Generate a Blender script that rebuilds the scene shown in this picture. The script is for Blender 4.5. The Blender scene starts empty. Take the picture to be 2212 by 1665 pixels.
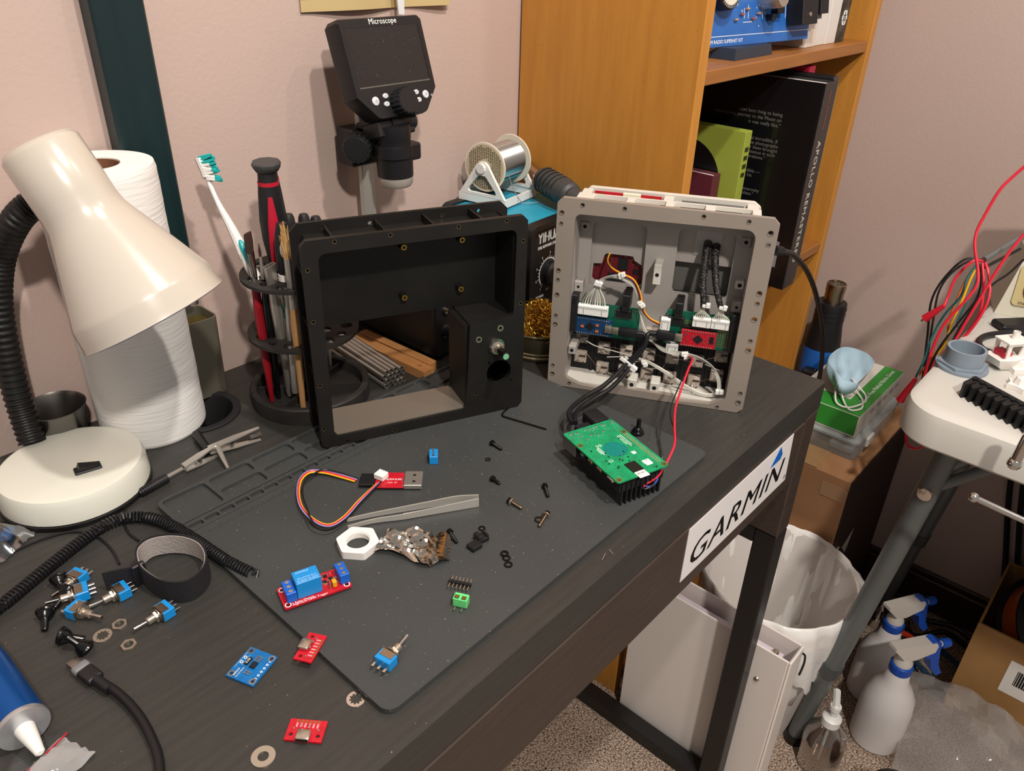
import bpy, bmesh, math, random
from mathutils import Vector, Matrix, Euler
from mathutils.geometry import tessellate_polygon
random.seed(7)
PI = math.pi
SC = bpy.context.scene
COL = SC.collection

# ---------------------------------------------------------------- camera
W, H, F = 2212.0, 1665.0, 1689.7
CAM = Vector((-0.8204, -0.2427, 1.1816))
YAW, PITCH, ROLL = 0.8533, -0.5238, 0.0303
_f = Vector((math.sin(YAW)*math.cos(PITCH), math.cos(YAW)*math.cos(PITCH), math.sin(PITCH)))
_r = Vector((math.cos(YAW), -math.sin(YAW), 0)); _u = _r.cross(_f)
FW = _f
RT = math.cos(ROLL)*_r + math.sin(ROLL)*_u
UP = -math.sin(ROLL)*_r + math.cos(ROLL)*_u
cd = bpy.data.cameras.new('camera'); cam = bpy.data.objects.new('camera', cd); COL.objects.link(cam)
cd.sensor_fit = 'HORIZONTAL'; cd.sensor_width = 36.0; cd.lens = F/W*36.0; cd.clip_start = 0.01
cam.matrix_world = Matrix.Translation(CAM) @ Matrix((RT, UP, -FW)).transposed().to_4x4()
SC.camera = cam

# ---------------------------------------------------------------- world, light, exposure
SC.view_settings.view_transform = 'Standard'; SC.view_settings.look = 'None'
SC.view_settings.gamma = 1.0; SC.view_settings.use_curve_mapping = False
SC.view_settings.exposure = 0.0
SC.cycles.use_denoising = True
SC.cycles.max_bounces = 8; SC.cycles.transparent_max_bounces = 12
SC.cycles.caustics_reflective = False; SC.cycles.caustics_refractive = False
SC.cycles.sample_clamp_indirect = 4.0
wd = bpy.data.worlds.new('room_light'); SC.world = wd; wd.use_nodes = True
wd.node_tree.nodes['Background'].inputs[0].default_value = (1.0, 0.92, 0.86, 1)
wd.node_tree.nodes['Background'].inputs[1].default_value = 0.32
def bulb(name, loc, power, size, color):
    l = bpy.data.lights.new(name, 'AREA'); l.shape = 'DISK'; l.size = size; l.energy = power; l.color = color
    o = bpy.data.objects.new(name, l); COL.objects.link(o); o.location = loc
    d = Vector((-0.3, 0.25, 0.75)) - Vector(loc); o.rotation_euler = d.to_track_quat('-Z', 'Y').to_euler()
    return o
bulb('ceiling_light', (-0.36, -0.50, 2.35), 19.0, 0.07, (1.0, 0.92, 0.84))
bulb('ceiling_light_rear', (-1.10, -1.10, 2.35), 33.0, 0.10, (1.0, 0.92, 0.84))
bulb('ceiling_light_spot', (0.22, -0.60, 2.35), 4.0, 0.08, (1.0, 0.90, 0.80))

# ---------------------------------------------------------------- where a point of the photograph lies on a plane of the room
def _ray(px, py): return FW + (px-W/2)/F*RT - (py-H/2)/F*UP
def aZ(px, py, z=0.75):
    d = _ray(px, py); return CAM + d*((z-CAM.z)/d.z)
def aY(px, py, y=0.5):
    d = _ray(px, py); return CAM + d*((y-CAM.y)/d.y)
def aX(px, py, x=0.0):
    d = _ray(px, py); return CAM + d*((x-CAM.x)/d.x)

# ---------------------------------------------------------------- mesh helpers
def sm(pts, k=6, closed=False):                     # Catmull-Rom
    P = [Vector(p) for p in pts]; n = len(P); out = []
    rng = range(n) if closed else range(n-1)
    for i in rng:
        p0 = P[(i-1) % n] if closed or i > 0 else P[0]*2-P[1]
        p1, p2 = P[i], P[(i+1) % n]
        p3 = P[(i+2) % n] if closed or i+2 < n else P[-1]*2-P[-2]
        for j in range(k):
            t = j/k
            out.append(0.5*((2*p1)+(p2-p0)*t+(2*p0-5*p1+4*p2-p3)*t*t+(3*p1-p0-3*p2+p3)*t**3))
    if not closed: out.append(P[-1])
    return out
def rrect(w, h, r, n=4, cx=0, cy=0):
    o = []
    for sx, sy, a in ((1,1,0),(-1,1,PI/2),(-1,-1,PI),(1,-1,1.5*PI)):
        for i in range(n+1):
            t = a+i/n*PI/2; o.append((cx+sx*(w/2-r)+r*math.cos(t), cy+sy*(h/2-r)+r*math.sin(t)))
    return o
def circ(r, n=16, cx=0, cy=0, a0=0): return [(cx+r*math.cos(a0+2*PI*i/n), cy+r*math.sin(a0+2*PI*i/n)) for i in range(n)]
def chamf(w, h, c, cx=0, cy=0):
    a, b = w/2, h/2
    return [(cx+x, cy+y) for x, y in ((a, -b+c),(a, b-c),(a-c, b),(-a+c, b),(-a, b-c),(-a, -b+c),(-a+c, -b),(a-c, -b))]
def rot(ax, deg): return Matrix.Rotation(math.radians(deg), 4, ax)
def T(x, y=None, z=None): return Matrix.Translation(Vector(x) if y is None else Vector((x, y, z)))
def frame(o, x, z):                                 # matrix with origin o, local x along x, local z nearest z
    x = Vector(x).normalized(); z = Vector(z); y = z.cross(x).normalized(); z = x.cross(y)
    return Matrix.Translation(Vector(o)) @ Matrix((x, y, z)).transposed().to_4x4()
def zaxis(o, z):                                    # matrix with origin o, local z along z
    return Matrix.Translation(Vector(o)) @ Vector(z).to_track_quat('Z', 'Y').to_matrix().to_4x4()
I4 = Matrix.Identity(4)
class MB:
    def __init__(s): s.v = []; s.f = []
    def add(s, vs, fs, M=None):
        b = len(s.v)
        s.v += [tuple(M @ Vector(v)) if M is not None else tuple(v) for v in vs]
        s.f += [tuple(b+i for i in f) for f in fs]; return s
    def box(s, c, d, M=None, bev=0.0, seg=1):
        x, y, z = d[0]/2, d[1]/2, d[2]/2
        if bev <= 0:
            vs = [(c[0]+i*x, c[1]+j*y, c[2]+k*z) for i in (-1,1) for j in (-1,1) for k in (-1,1)]
            return s.add(vs, [(0,1,3,2),(4,6,7,5),(0,4,5,1),(2,3,7,6),(0,2,6,4),(1,5,7,3)], M)
        bm = bmesh.new(); bmesh.ops.create_cube(bm, size=1)
        for v in bm.verts: v.co = Vector((v.co.x*d[0]+c[0], v.co.y*d[1]+c[1], v.co.z*d[2]+c[2]))
        bmesh.ops.bevel(bm, geom=bm.edges[:], offset=min(bev, min(d)*0.49), segments=seg, affect='EDGES', profile=0.5)
        bm.verts.index_update()
        s.add([v.co for v in bm.verts], [[v.index for v in f.verts] for f in bm.faces], M); bm.free(); return s
    def bx(s, x0, x1, y0, y1, z0, z1, M=None, bev=0.0, seg=1):
        return s.box(((x0+x1)/2, (y0+y1)/2, (z0+z1)/2), (x1-x0, y1-y0, z1-z0), M, bev, seg)
    def loft(s, rings, M=None, caps=True, closed=False):
        n = len(rings[0]); vs = [p for r in rings for p in r]; fs = []
        m = len(rings)
        for i in range(m if closed else m-1):
            a, b = i*n, ((i+1) % m)*n
            for j in range(n): k = (j+1) % n; fs.append((a+j, a+k, b+k, b+j))
        if caps and not closed:
            fs.append(tuple(reversed(range(n)))); fs.append(tuple(range((m-1)*n, m*n)))
        return s.add(vs, fs, M)
    def lathe(s, prof, n=24, M=None, caps=True):
        return s.loft([[(r*math.cos(2*PI*i/n), r*math.sin(2*PI*i/n), z) for i in range(n)] for r, z in prof], M, caps)
    def cyl(s, p0, p1, r0, r1=None, n=12, caps=True):
        p0, p1 = Vector(p0), Vector(p1); L = (p1-p0).length
        return s.lathe([(r0, 0), (r0 if r1 is None else r1, L)], n, zaxis(p0, p1-p0), caps)
    def ring(s, ro, ri, z0, z1, n=24, M=None):       # annulus
        return s.loft([[(r*math.cos(2*PI*i/n), r*math.sin(2*PI*i/n), z) for i in range(n)] for r, z in ((ro,z0),(ro,z1),(ri,z1),(ri,z0))], M, closed=True)
    def tube(s, pts, r, n=8, M=None, closed=False, rr=None):
        P = [Vector(p) for p in pts]; m = len(P); rings = []
        t0 = (P[1]-P[0]).normalized(); a = t0.orthogonal().normalized()
        for i in range(m):
            if closed: t = (P[(i+1) % m]-P[i-1])
            else: t = P[min(i+1, m-1)]-P[max(i-1, 0)]
            if t.length < 1e-9: t = t0.copy()
            t.normalize(); a = (a-t*a.dot(t))
            a = t.orthogonal().normalized() if a.length < 1e-6 else a.normalized()
            b = t.cross(a); q = r if rr is None else rr[i]
            rings.append([P[i]+q*(math.cos(2*PI*k/n)*a+math.sin(2*PI*k/n)*b) for k in range(n)])
        return s.loft(rings, M, True, closed)
    def plate(s, outer, holes=(), z0=0.0, z1=0.001, M=None):
        loops = [[Vector((x, y, 0)) for x, y in l] for l in [outer]+list(holes)]
        flat = [p for l in loops for p in l]; n = len(flat)
        tri = tessellate_polygon(loops)
        vs = [(p.x, p.y, z1) for p in flat]+[(p.x, p.y, z0) for p in flat]; fs = []
        for t in tri:
            a, b, c = (flat[i] for i in t)
            if (b-a).cross(c-a).z < 0: t = (t[0], t[2], t[1])
            fs.append(tuple(t)); fs.append((t[0]+n, t[2]+n, t[1]+n))
        k = 0
        for l in loops:
            m = len(l); ar = sum(l[i].x*l[(i+1) % m].y-l[(i+1) % m].x*l[i].y for i in range(m))
            for i in range(m):
                a, b = k+i, k+(i+1) % m
                fs.append((a+n, b+n, b, a) if (ar > 0) == (k == 0) else (b+n, a+n, a, b))
            k += m
        return s.add(vs, fs, M)
    def sphere(s, c, r, n=12, m=8, M=None, sz=1.0):
        return s.lathe([(max(r*math.sin(PI*i/m), r*0.02), c[2]-r*sz*math.cos(PI*i/m)) for i in range(m+1)], n, (M or I4) @ T(c[0], c[1], 0))
    def text(s, body, size, M, depth=0.0, align='CENTER', shear=0.0, bold=0.0, sx=1.0, spacing=1.0):
        if bold:                                     # heavier strokes: the outline laid down a few times with a small shift
            for k in (-1, 0, 1): s.text(body, size, M @ T(k*bold, 0, 0), depth, align, shear, 0.0, sx, spacing)
            return s
        cu = bpy.data.curves.new('t', 'FONT'); cu.body = body; cu.size = size; cu.align_x = align; cu.align_y = 'CENTER'
        cu.extrude = depth; cu.shear = shear; cu.resolution_u = 3; cu.space_character = spacing
        ob = bpy.data.objects.new('t', cu); me = ob.to_mesh()
        s.add([(v.co.x*sx, v.co.y, v.co.z) for v in me.vertices], [tuple(p.vertices) for p in me.polygons], M)
        ob.to_mesh_clear(); bpy.data.objects.remove(ob); bpy.data.curves.remove(cu); return s
    def mesh(s, name, mats, ang=35):
        me = bpy.data.meshes.new(name); me.from_pydata(s.v, [], s.f); me.validate()
        for m in (mats if isinstance(mats, (list, tuple)) else [mats]): me.materials.append(m)
        bm = bmesh.new(); bm.from_mesh(me); bmesh.ops.recalc_face_normals(bm, faces=bm.faces[:]); bm.to_mesh(me); bm.free()
        if ang:
            me.shade_smooth(); me.set_sharp_from_angle(angle=math.radians(ang))
        return me
    def build(s, name, mat, parent=None, M=None, ang=35):
        o = bpy.data.objects.new(name, s.mesh(name, mat, ang)); COL.objects.link(o)
        if parent is not None: o.parent = parent
        if M is not None: o.matrix_local = M
        return o
def B(): return MB()
def tag(o, label, cat, group=None):
    o['label'] = label; o['category'] = cat
    if group: o['group'] = group
    return o
def thing(name, label, cat, M=None, group=None):
    o = bpy.data.objects.new(name, None); o.empty_display_size = 0.01; COL.objects.link(o)
    if M is not None: o.matrix_world = M if isinstance(M, Matrix) else T(M)
    return tag(o, label, cat, group)
def struct(o): o['kind'] = 'structure'; return o
def copy_tree(o, M=None, parent=None, label=None, group=None):
    c = o.copy(); COL.objects.link(c); c.parent = parent
    if M is not None: c.matrix_world = M
    if label: c['label'] = label
    if group: c['group'] = group
    for ch in o.children:
        d = copy_tree(ch, None, c); d.matrix_local = ch.matrix_local.copy()
    return c
def inst(o, M, parent):                              # another copy of one part, same mesh
    c = o.copy(); COL.objects.link(c); c.parent = parent; c.matrix_local = M; return c

# ---------------------------------------------------------------- materials
def lin(h):
    if not isinstance(h, str): return tuple(h)+(1,)
    h = h.lstrip('#'); o = []
    for i in (0, 2, 4):
        c = int(h[i:i+2], 16)/255; o.append(c/12.92 if c <= 0.04045 else ((c+0.055)/1.055)**2.4)
    return tuple(o)+(1,)
MATS = {}
def mat(name, col, rough=0.5, metal=0.0, col2=None, scale=40.0, amt=0.5, bump=0.0, bscale=200.0, stretch=None,
        trans=0.0, alpha=1.0, coat=0.0, spec=0.5, ior=1.45, specks=None, emit=0.0, sub=0.0, bdist=0.001):
    if name in MATS: return MATS[name]
    m = bpy.data.materials.new(name); m.use_nodes = True; nt = m.node_tree; N = nt.nodes; L = nt.links
    p = N['Principled BSDF']; p.inputs['Base Color'].default_value = lin(col)
    p.inputs['Roughness'].default_value = rough; p.inputs['Metallic'].default_value = metal
    p.inputs['Transmission Weight'].default_value = trans; p.inputs['Alpha'].default_value = alpha
    p.inputs['Coat Weight'].default_value = coat; p.inputs['Specular IOR Level'].default_value = spec; p.inputs['IOR'].default_value = ior
    if sub: p.inputs['Subsurface Weight'].default_value = sub; p.inputs['Subsurface Radius'].default_value = (0.004, 0.004, 0.004)
    if emit: p.inputs['Emission Color'].default_value = lin(col); p.inputs['Emission Strength'].default_value = emit
    tc = None
    def coords(st):
        t = N.new('ShaderNodeTexCoord'); mp = N.new('ShaderNodeMapping'); L.new(t.outputs['Object'], mp.inputs[0])
        if st: mp.inputs['Scale'].default_value = st
        return mp.outputs[0]
    out = None
    if col2:
        n = N.new('ShaderNodeTexNoise'); n.inputs['Scale'].default_value = scale; n.inputs['Detail'].default_value = 5
        L.new(coords(stretch), n.inputs['Vector'])
        r = N.new('ShaderNodeValToRGB'); r.color_ramp.elements[0].position = 0.5-amt/2; r.color_ramp.elements[1].position = 0.5+amt/2
        r.color_ramp.elements[0].color = lin(col); r.color_ramp.elements[1].color = lin(col2)
        L.new(n.outputs['Fac'], r.inputs[0]); out = r.outputs[0]
    if specks:                                       # list of (colour, scale, threshold): lint and dust with a shape of its own
        for cc, ss, th in specks:
            n = N.new('ShaderNodeTexNoise'); n.inputs['Scale'].default_value = ss; n.inputs['Detail'].default_value = 2
            L.new(coords(None), n.inputs['Vector'])
            r = N.new('ShaderNodeValToRGB'); r.color_ramp.elements[0].position = th; r.color_ramp.elements[1].position = th+0.03
            L.new(n.outputs['Fac'], r.inputs[0])
            x = N.new('ShaderNodeMix'); x.data_type = 'RGBA'; L.new(r.outputs[0], x.inputs[0])
            if out is None: x.inputs[6].default_value = lin(col)
            else: L.new(out, x.inputs[6])
            x.inputs[7].default_value = lin(cc); out = x.outputs[2]
    if out is not None: L.new(out, p.inputs['Base Color'])
    if bump:
        n = N.new('ShaderNodeTexNoise'); n.inputs['Scale'].default_value = bscale; n.inputs['Detail'].default_value = 3
        L.new(coords(stretch), n.inputs['Vector'])
        b = N.new('ShaderNodeBump'); b.inputs['Strength'].default_value = bump; b.inputs['Distance'].default_value = bdist
        L.new(n.outputs['Fac'], b.inputs['Height']); L.new(b.outputs[0], p.inputs['Normal'])
    MATS[name] = m; return m
def film(name, tint, base=0.12, rough=0.08, gl='ffffff', blend=0.35, bump=0.0, bscale=60):
    if name in MATS: return MATS[name]
    m = bpy.data.materials.new(name); m.use_nodes = True; nt = m.node_tree; N = nt.nodes; L = nt.links; N.remove(N['Principled BSDF'])
    t = N.new('ShaderNodeBsdfTransparent'); t.inputs[0].default_value = lin(tint)
    if gl == 'ffffff': g = N.new('ShaderNodeBsdfGlossy'); g.inputs['Color'].default_value = (0.9, 0.9, 0.9, 1); g.inputs['Roughness'].default_value = rough
    else: g = N.new('ShaderNodeBsdfPrincipled'); g.inputs['Base Color'].default_value = lin(gl); g.inputs['Roughness'].default_value = rough; g.inputs['Specular IOR Level'].default_value = 0.9
    lw = N.new('ShaderNodeLayerWeight'); lw.inputs['Blend'].default_value = blend
    mp = N.new('ShaderNodeMapRange'); mp.inputs['To Min'].default_value = base; mp.inputs['To Max'].default_value = 0.85; L.new(lw.outputs['Facing'], mp.inputs[0])
    x = N.new('ShaderNodeMixShader'); L.new(mp.outputs[0], x.inputs[0]); L.new(t.outputs[0], x.inputs[1]); L.new(g.outputs[0], x.inputs[2]); L.new(x.outputs[0], N['Material Output'].inputs[0])
    if bump:
        n = N.new('ShaderNodeTexNoise'); n.inputs['Scale'].default_value = bscale; b = N.new('ShaderNodeBump'); b.inputs['Strength'].default_value = bump; b.inputs['Distance'].default_value = 0.004
        c = N.new('ShaderNodeTexCoord'); L.new(c.outputs['Object'], n.inputs['Vector']); L.new(n.outputs['Fac'], b.inputs['Height']); L.new(b.outputs[0], g.inputs['Normal'])
    MATS[name] = m; return m
black = mat('black_plastic', '17171a', 0.45)
blackm = mat('black_matte_plastic', '141416', 0.62, bump=0.15, bscale=900)
anod = mat('black_anodised', '1b1a19', 0.45, 0.35, spec=0.5, col2='242220', scale=30, amt=0.5, bump=0.08, bscale=1500)
rubber = mat('black_rubber', '111112', 0.38)
cablebk = mat('black_cable', '131316', 0.42)
white = mat('white_plastic', 'e8e4df', 0.45)
nylon = mat('white_nylon', 'e6e6e2', 0.4, sub=0.1)
steel = mat('steel', 'c6c1b8', 0.36, 0.85, bump=0.05, bscale=300)
chrome = mat('chrome', 'd8d6d2', 0.12, 1.0)
nickel = mat('nickel', 'bfb6a8', 0.32, 0.9)
brass = mat('brass', 'b8903c', 0.3, 1.0)
gold = mat('gold_pads', 'c9b26a', 0.35, 0.9)
tin = mat('solder', 'd5d3cd', 0.25, 1.0)
silk = mat('white_print', 'e9ece8', 0.6)
hole = mat('dark_hole', '050505', 0.9)
chip = mat('chip_black', '1a1b1e', 0.4)
pcbred = mat('red_circuit_board', 'c3182b', 0.35, col2='a81424', scale=300, amt=0.4)
pcbblue = mat('blue_circuit_board', '0f6cb0', 0.35, col2='0c5c9a', scale=300, amt=0.4)
pcbnavy = mat('navy_circuit_board', '123a63', 0.35)
pcbgreen = mat('green_circuit_board', '1c9a63', 0.35, col2='168556', scale=120, amt=0.3)
pcbdark = mat('dark_green_board', '0d5a45', 0.4)
blueplast = mat('blue_plastic', '1787cf', 0.35)
blueterm = mat('blue_terminal_plastic', '0e5fc4', 0.35)
redw = mat('red_wire', 'cf2238', 0.4); yelw = mat('yellow_wire', 'e5b21c', 0.4); bluw = mat('blue_wire', '3b4fa8', 0.4)
whiw = mat('white_wire', 'dedccf', 0.45); greyw = mat('grey_wire', '9b9a95', 0.45); blkw = mat('black_wire', '17171a', 0.4)
lavw = mat('lavender_wire', '8f93c8', 0.4); tealw = mat('teal_wire', '1d5c5e', 0.45); orgw = mat('orange_wire', 'c8642a', 0.45)
tealp = mat('teal_plastic', '20a0a4', 0.4)
redplast = mat('red_rubber', 'b01830', 0.4)
yelplast = mat('yellow_plastic', 'd9a11c', 0.45)
grnplast = mat('green_plastic', '66cf7c', 0.4)
paper = mat('paper_white', 'e9e6e1', 0.9, bump=0.2, bscale=500)
# ---------------------------------------------------------------- setting
WB, WR = 0.502, 0.645                              # back wall plane (y), right wall plane (x)
paint = mat('wall_paint', 'bda8a0', 0.62, col2='b8a298', scale=3, amt=0.6, bump=0.22, bscale=260, bdist=0.0012, spec=0.35)
def carpet_mat():
    m = mat('carpet', '84695a', 0.95, col2='e0ccb8', scale=330, amt=0.22, bump=1.0, bscale=420, bdist=0.006, spec=0.1,
            specks=[('3a2c26', 260, 0.62)]); return m
struct(B().bx(-1.9, WR+0.1, WB, WB+0.1, 0, 2.45).build('wall_back', paint))
struct(B().bx(WR, WR+0.1, -1.4, WB, 0, 2.45).build('wall_right', paint))
struct(B().bx(-1.9, WR+0.1, -1.4, WB+0.1, -0.05, 0.0).build('floor', carpet_mat()))
darkwood = mat('dark_baseboard_wood', '3a2219', 0.4, col2='2a1812', scale=20, stretch=(1, 8, 1))
struct(B().bx(WR-0.014, WR, -1.4, 0.22, 0, 0.075, bev=0.003).bx(WR-0.009, WR, -1.4, 0.22, 0.075, 0.088, bev=0.003).build('baseboard_right', darkwood))
struct(B().bx(-1.9, 0.02, WB-0.014, WB, 0, 0.085, bev=0.003).build('baseboard_back', darkwood))

# ---------------------------------------------------------------- desk
grain = mat('blackbrown_laminate', '2e2d2b', 0.40, col2='3a3936', scale=14, amt=0.7, stretch=(1.2, 16, 16), bump=0.12, bscale=60,
            specks=[('8d8478', 420, 0.745), ('7a7468', 90, 0.80)], spec=0.45)
grainf = mat('blackbrown_front', '332b27', 0.45, col2='463a33', scale=16, amt=0.6, stretch=(1.0, 14, 22), bump=0.1, bscale=60)
metalbk = mat('black_powder_coat', '1b1a1a', 0.42, bump=0.08, bscale=900)
desk = thing('desk', 'black-brown wooden desk with a drawer front and black metal legs', 'desk', T(0, 0, 0))
GX, GY = -0.5228, 0.4399
B().plate([(-1.05, 0.0), (0, 0), (0, 0.498), (-1.05, 0.498)], [circ(0.0345, 32, GX, GY)], 0.7145, 0.75).build('desk_top', grain, desk, ang=20)
g = B().lathe([(0.041, 0.0), (0.0412, 0.0016), (0.0395, 0.0026), (0.0335, 0.0022), (0.0325, 0.0005), (0.0325, -0.036)], 40, T(GX, GY, 0.75), caps=False).build('cable_grommet', blackm, desk)
g['label'] = 'round black cable grommet ring set into the desk top'
B().lathe([(0.0325, -0.05), (0.0325, -0.049)], 24, T(GX, GY, 0.75)).build('grommet_floor', hole, desk)
B().bx(-0.0325, 0, 0.0, 0.498, 0.538, 0.7140, bev=0.0015).build('side_panel', grainf, desk)
B().bx(-1.05, -1.0175, 0.0, 0.498, 0.538, 0.7140, bev=0.0015).build('side_panel', grainf, desk)
B().bx(-1.016, -0.0365, -0.0005, 0.0185, 0.6265, 0.7120, bev=0.0012).build('drawer_front', grainf, desk)
B().bx(-0.72, -0.05, 0.0185, 0.40, 0.632, 0.705).build('drawer_box', blackm, desk)
B().bx(-1.015, -0.0365, 0.470, 0.486, 0.40, 0.7140).build('back_panel', grainf, desk)
sc = B().lathe([(0.0045, 0), (0.0045, 0.0012), (0.002, 0.0014), (0.002, 0.0008)], 14, zaxis((-0.0325, 0.045, 0.565), (-1, 0, 0))).build('cam_screw', brass, desk)
for x0 in (-0.030, -1.05):
    for y0 in (0.0, 0.468):
        B().bx(x0, x0+0.03, y0, y0+0.03, 0.0, 0.5375, bev=0.002).build('leg', metalbk, desk)
    B().bx(x0+0.0005, x0+0.0295, 0.030, 0.468, 0.0, 0.026, bev=0.0015).build('floor_rail', metalbk, desk)
    B().bx(x0+0.0005, x0+0.0295, 0.030, 0.468, 0.512, 0.5375, bev=0.0015).build('upper_rail', metalbk, desk)
sticker = mat('white_sticker_vinyl', 'e6e4e4', 0.35)
st = B().plate([(-0.2895, 0.6458), (-0.0605, 0.6448), (-0.0675, 0.7118), (-0.2890, 0.7110)], (), 0, 0.0006, rot('X', 90) @ T(0, 0, 0.0006)).build('sticker', sticker, desk)
st['label'] = 'white rectangular sticker with a black italic company name and a blue triangle'
XZ = lambda x, z, y: T(x, y, z) @ rot('X', 90)
B().text('GARMIN', 0.0415, XZ(-0.1815, 0.6695, -0.0012), 0.0001, shear=0.22, bold=0.0006, sx=1.20, spacing=1.08).build('lettering', black, st, ang=0)
B().plate([(-0.1165, 0.6905), (-0.0935, 0.6905), (-0.0900, 0.6960), (-0.0985, 0.7095)], (), 0, 0.0004, rot('X', 90) @ T(0, 0, 0.0012)).build('blue_triangle', mat('logo_blue', '1063b8', 0.4), st)
B().text('®', 0.008, XZ(-0.0655, 0.6515, -0.0012), 0.0001).build('trademark_mark', black, st, ang=0)

# ---------------------------------------------------------------- silicone mat
matm = mat('mat_silicone', '363839', 0.50, col2='424443', scale=9, amt=0.7, bump=0.1, bscale=500, spec=0.4,
           specks=[('6e6a64', 420, 0.70), ('9a958b', 190, 0.765)])
MX, MY, MW, MH = -0.6254, 0.022, 0.3989, 0.3048
work = thing('repair_mat', 'dark grey silicone repair mat with moulded trays along its back edge', 'mat', T(0, 0, 0.75))
rc = []
def rec(x0, x1, y0, y1, r=0.004): rc.append(rrect(x1-x0, y1-y0, r, 3, (x0+x1)/2, (y0+y1)/2))
rec(-0.6215, -0.5825, 0.287, 0.3235)
for x in (-0.5785, -0.5355, -0.4925):
    rec(x, x+0.039, 0.3075, 0.3235); rec(x, x+0.039, 0.2865, 0.3030)
for x in (-0.4495, -0.406): rec(x, x+0.039, 0.287, 0.3235)
for x in (-0.3625, -0.319, -0.2755): rec(x, x+0.040, 0.3075, 0.3235); rec(x, x+0.040, 0.287, 0.3030)
for i in range(26): rec(-0.6215+i*0.01415, -0.6215+i*0.01415+0.0122, 0.2725, 0.2788, 0.0015)
rec(-0.6235, -0.229, 0.2822, 0.2838, 0.0006)
B().plate(rrect(MW-0.0006, MH-0.0006, 0.0085, 6, MX+MW/2, MY+MH/2), [], 0.0, 0.0018).build('mat_base', matm, work, ang=20)
B().plate(rrect(MW, MH, 0.009, 6, MX+MW/2, MY+MH/2), rc, 0.0018, 0.005).build('mat_surface', matm, work, ang=20)
rl = B().bx(-0.6235, -0.229, 0.2688, 0.2692, 0.005, 0.0051)
for i in range(150): rl.bx(-0.612+i*0.0025, -0.6116+i*0.0025, 0.2588, 0.2588+(0.004 if i % 4 == 0 else 0.0025), 0.005, 0.00506)
rl.build('ruler_ticks', mat('mat_print', '1d1e1f', 0.6), work)

# ---------------------------------------------------------------- bookcase
oak = mat('stained_wood', 'c58a3c', 0.38, col2='ad7430', scale=9, amt=0.75, stretch=(9, 9, 0.9), bump=0.12, bscale=130, spec=0.4,
          specks=[('8d5c24', 380, 0.70)])
oakx = mat('stained_wood_shelf', 'a26c38', 0.42, col2='8c5926', scale=9, amt=0.7, stretch=(0.9, 9, 9), bump=0.1, bscale=120)
bc = thing('bookcase', 'orange-brown stained wooden bookcase standing in the corner beside the desk', 'bookcase', T(0.0255, 0.229, 0))
BW, BD = 0.540, 0.270
B().bx(0, 0.018, 0, BD, 0, 1.95, bev=0.0012).build('side_panel', oak, bc)
B().bx(BW-0.018, BW, 0, BD, 0, 1.95, bev=0.0012).build('side_panel', oak, bc)
for z in (0.055, 0.392, 0.7195, 1.050, 1.41, 1.78):
    B().bx(0.0185, BW-0.0185, 0.002, BD-0.006, z-0.0165, z, bev=0.001).build('shelf', oakx, bc)
B().bx(0.0185, BW-0.0185, BD-0.005, BD, 0.02, 1.93).build('back_panel', oakx, bc)
B().bx(0, BW, 0, BD, 1.95, 1.97, bev=0.001).build('top_panel', oakx, bc)
# ---------------------------------------------------------------- desk lamp
def aK(px, py, k): return CAM + _ray(px, py)*k
enamel = mat('cream_enamel', 'c0bab0', 0.24, coat=0.4, col2='b9b0a2', scale=6, amt=0.7, specks=[('b9a888', 40, 0.76)])
enamelg = mat('pale_grey_enamel', 'd8d8cc', 0.3, coat=0.3, specks=[('b0a284', 45, 0.77)])
inner = mat('lamp_inside_blue_light', 'b9c2d2', 0.4)  # cool light inside the shade put into the colour as a blue tint
LX, LY = -0.6586, 0.4005
lamp = thing('desk_lamp', 'cream desk lamp with a black gooseneck and a round white base', 'lamp', T(LX, LY, 0.75))
B().lathe([(0.0585, 0), (0.0605, 0.001), (0.0605, 0.0045), (0.058, 0.006)], 64).build('rubber_rim', rubber, lamp)
B().lathe([(0.058, 0.0045), (0.0596, 0.006), (0.0588, 0.022), (0.0565, 0.0272), (0.052, 0.0285), (0.001, 0.0287)], 64).build('lamp_base', enamelg, lamp)
sp = aZ(190, 1013, 0.7787); sd = (aZ(225, 1003, 0.7787)-aZ(156, 1024, 0.7787)); sa = math.atan2(sd.y, sd.x)
SW = T(sp.x-LX, sp.y-LY, 0.0285) @ Matrix.Rotation(sa, 4, 'Z')
sw = B().bx(-0.0105, 0.0105, -0.0055, 0.0055, 0, 0.0022, SW, 0.0008).build('switch_frame', black, lamp)
B().add([(-0.008,-0.004,0.0022),(0.008,-0.004,0.0022),(0.008,0.004,0.0022),(-0.008,0.004,0.0022),(-0.006,-0.004,0.0068),(0.008,-0.004,0.0028),(0.008,0.004,0.0028),(-0.006,0.004,0.0068)],
        [(0,3,2,1),(4,5,6,7),(0,1,5,4),(2,3,7,6),(1,2,6,5),(3,0,4,7)], SW).build('rocker', black, sw)
nb = aZ(70, 955, 0.7785); kb = (nb-CAM).dot(FW)
path = [nb, aK(40, 865, kb*0.97+0.57*0.03), aK(14, 760, kb*0.85+0.58*0.15), aK(-4, 650, kb*0.65+0.59*0.35), aK(2, 555, kb*0.4+0.6*0.6), aK(34, 478, 0.605), aK(84, 432, 0.60), aK(140, 410, 0.595)]
pp = sm([p-Vector((LX, LY, 0.75)) for p in path], 30)
rr = [0.0108+0.0012*(1 if i % 4 < 2 else -1)*0.5 for i in range(len(pp))]
B().tube(pp, 0.01, 14, rr=rr).build('gooseneck', mat('gooseneck_vinyl', '131313', 0.5), lamp)
cap = aK(74, 302, 0.552); rim = aK(334, 683, 0.604); ax = (rim-cap); LA = ax.length; s = LA/0.157
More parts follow.
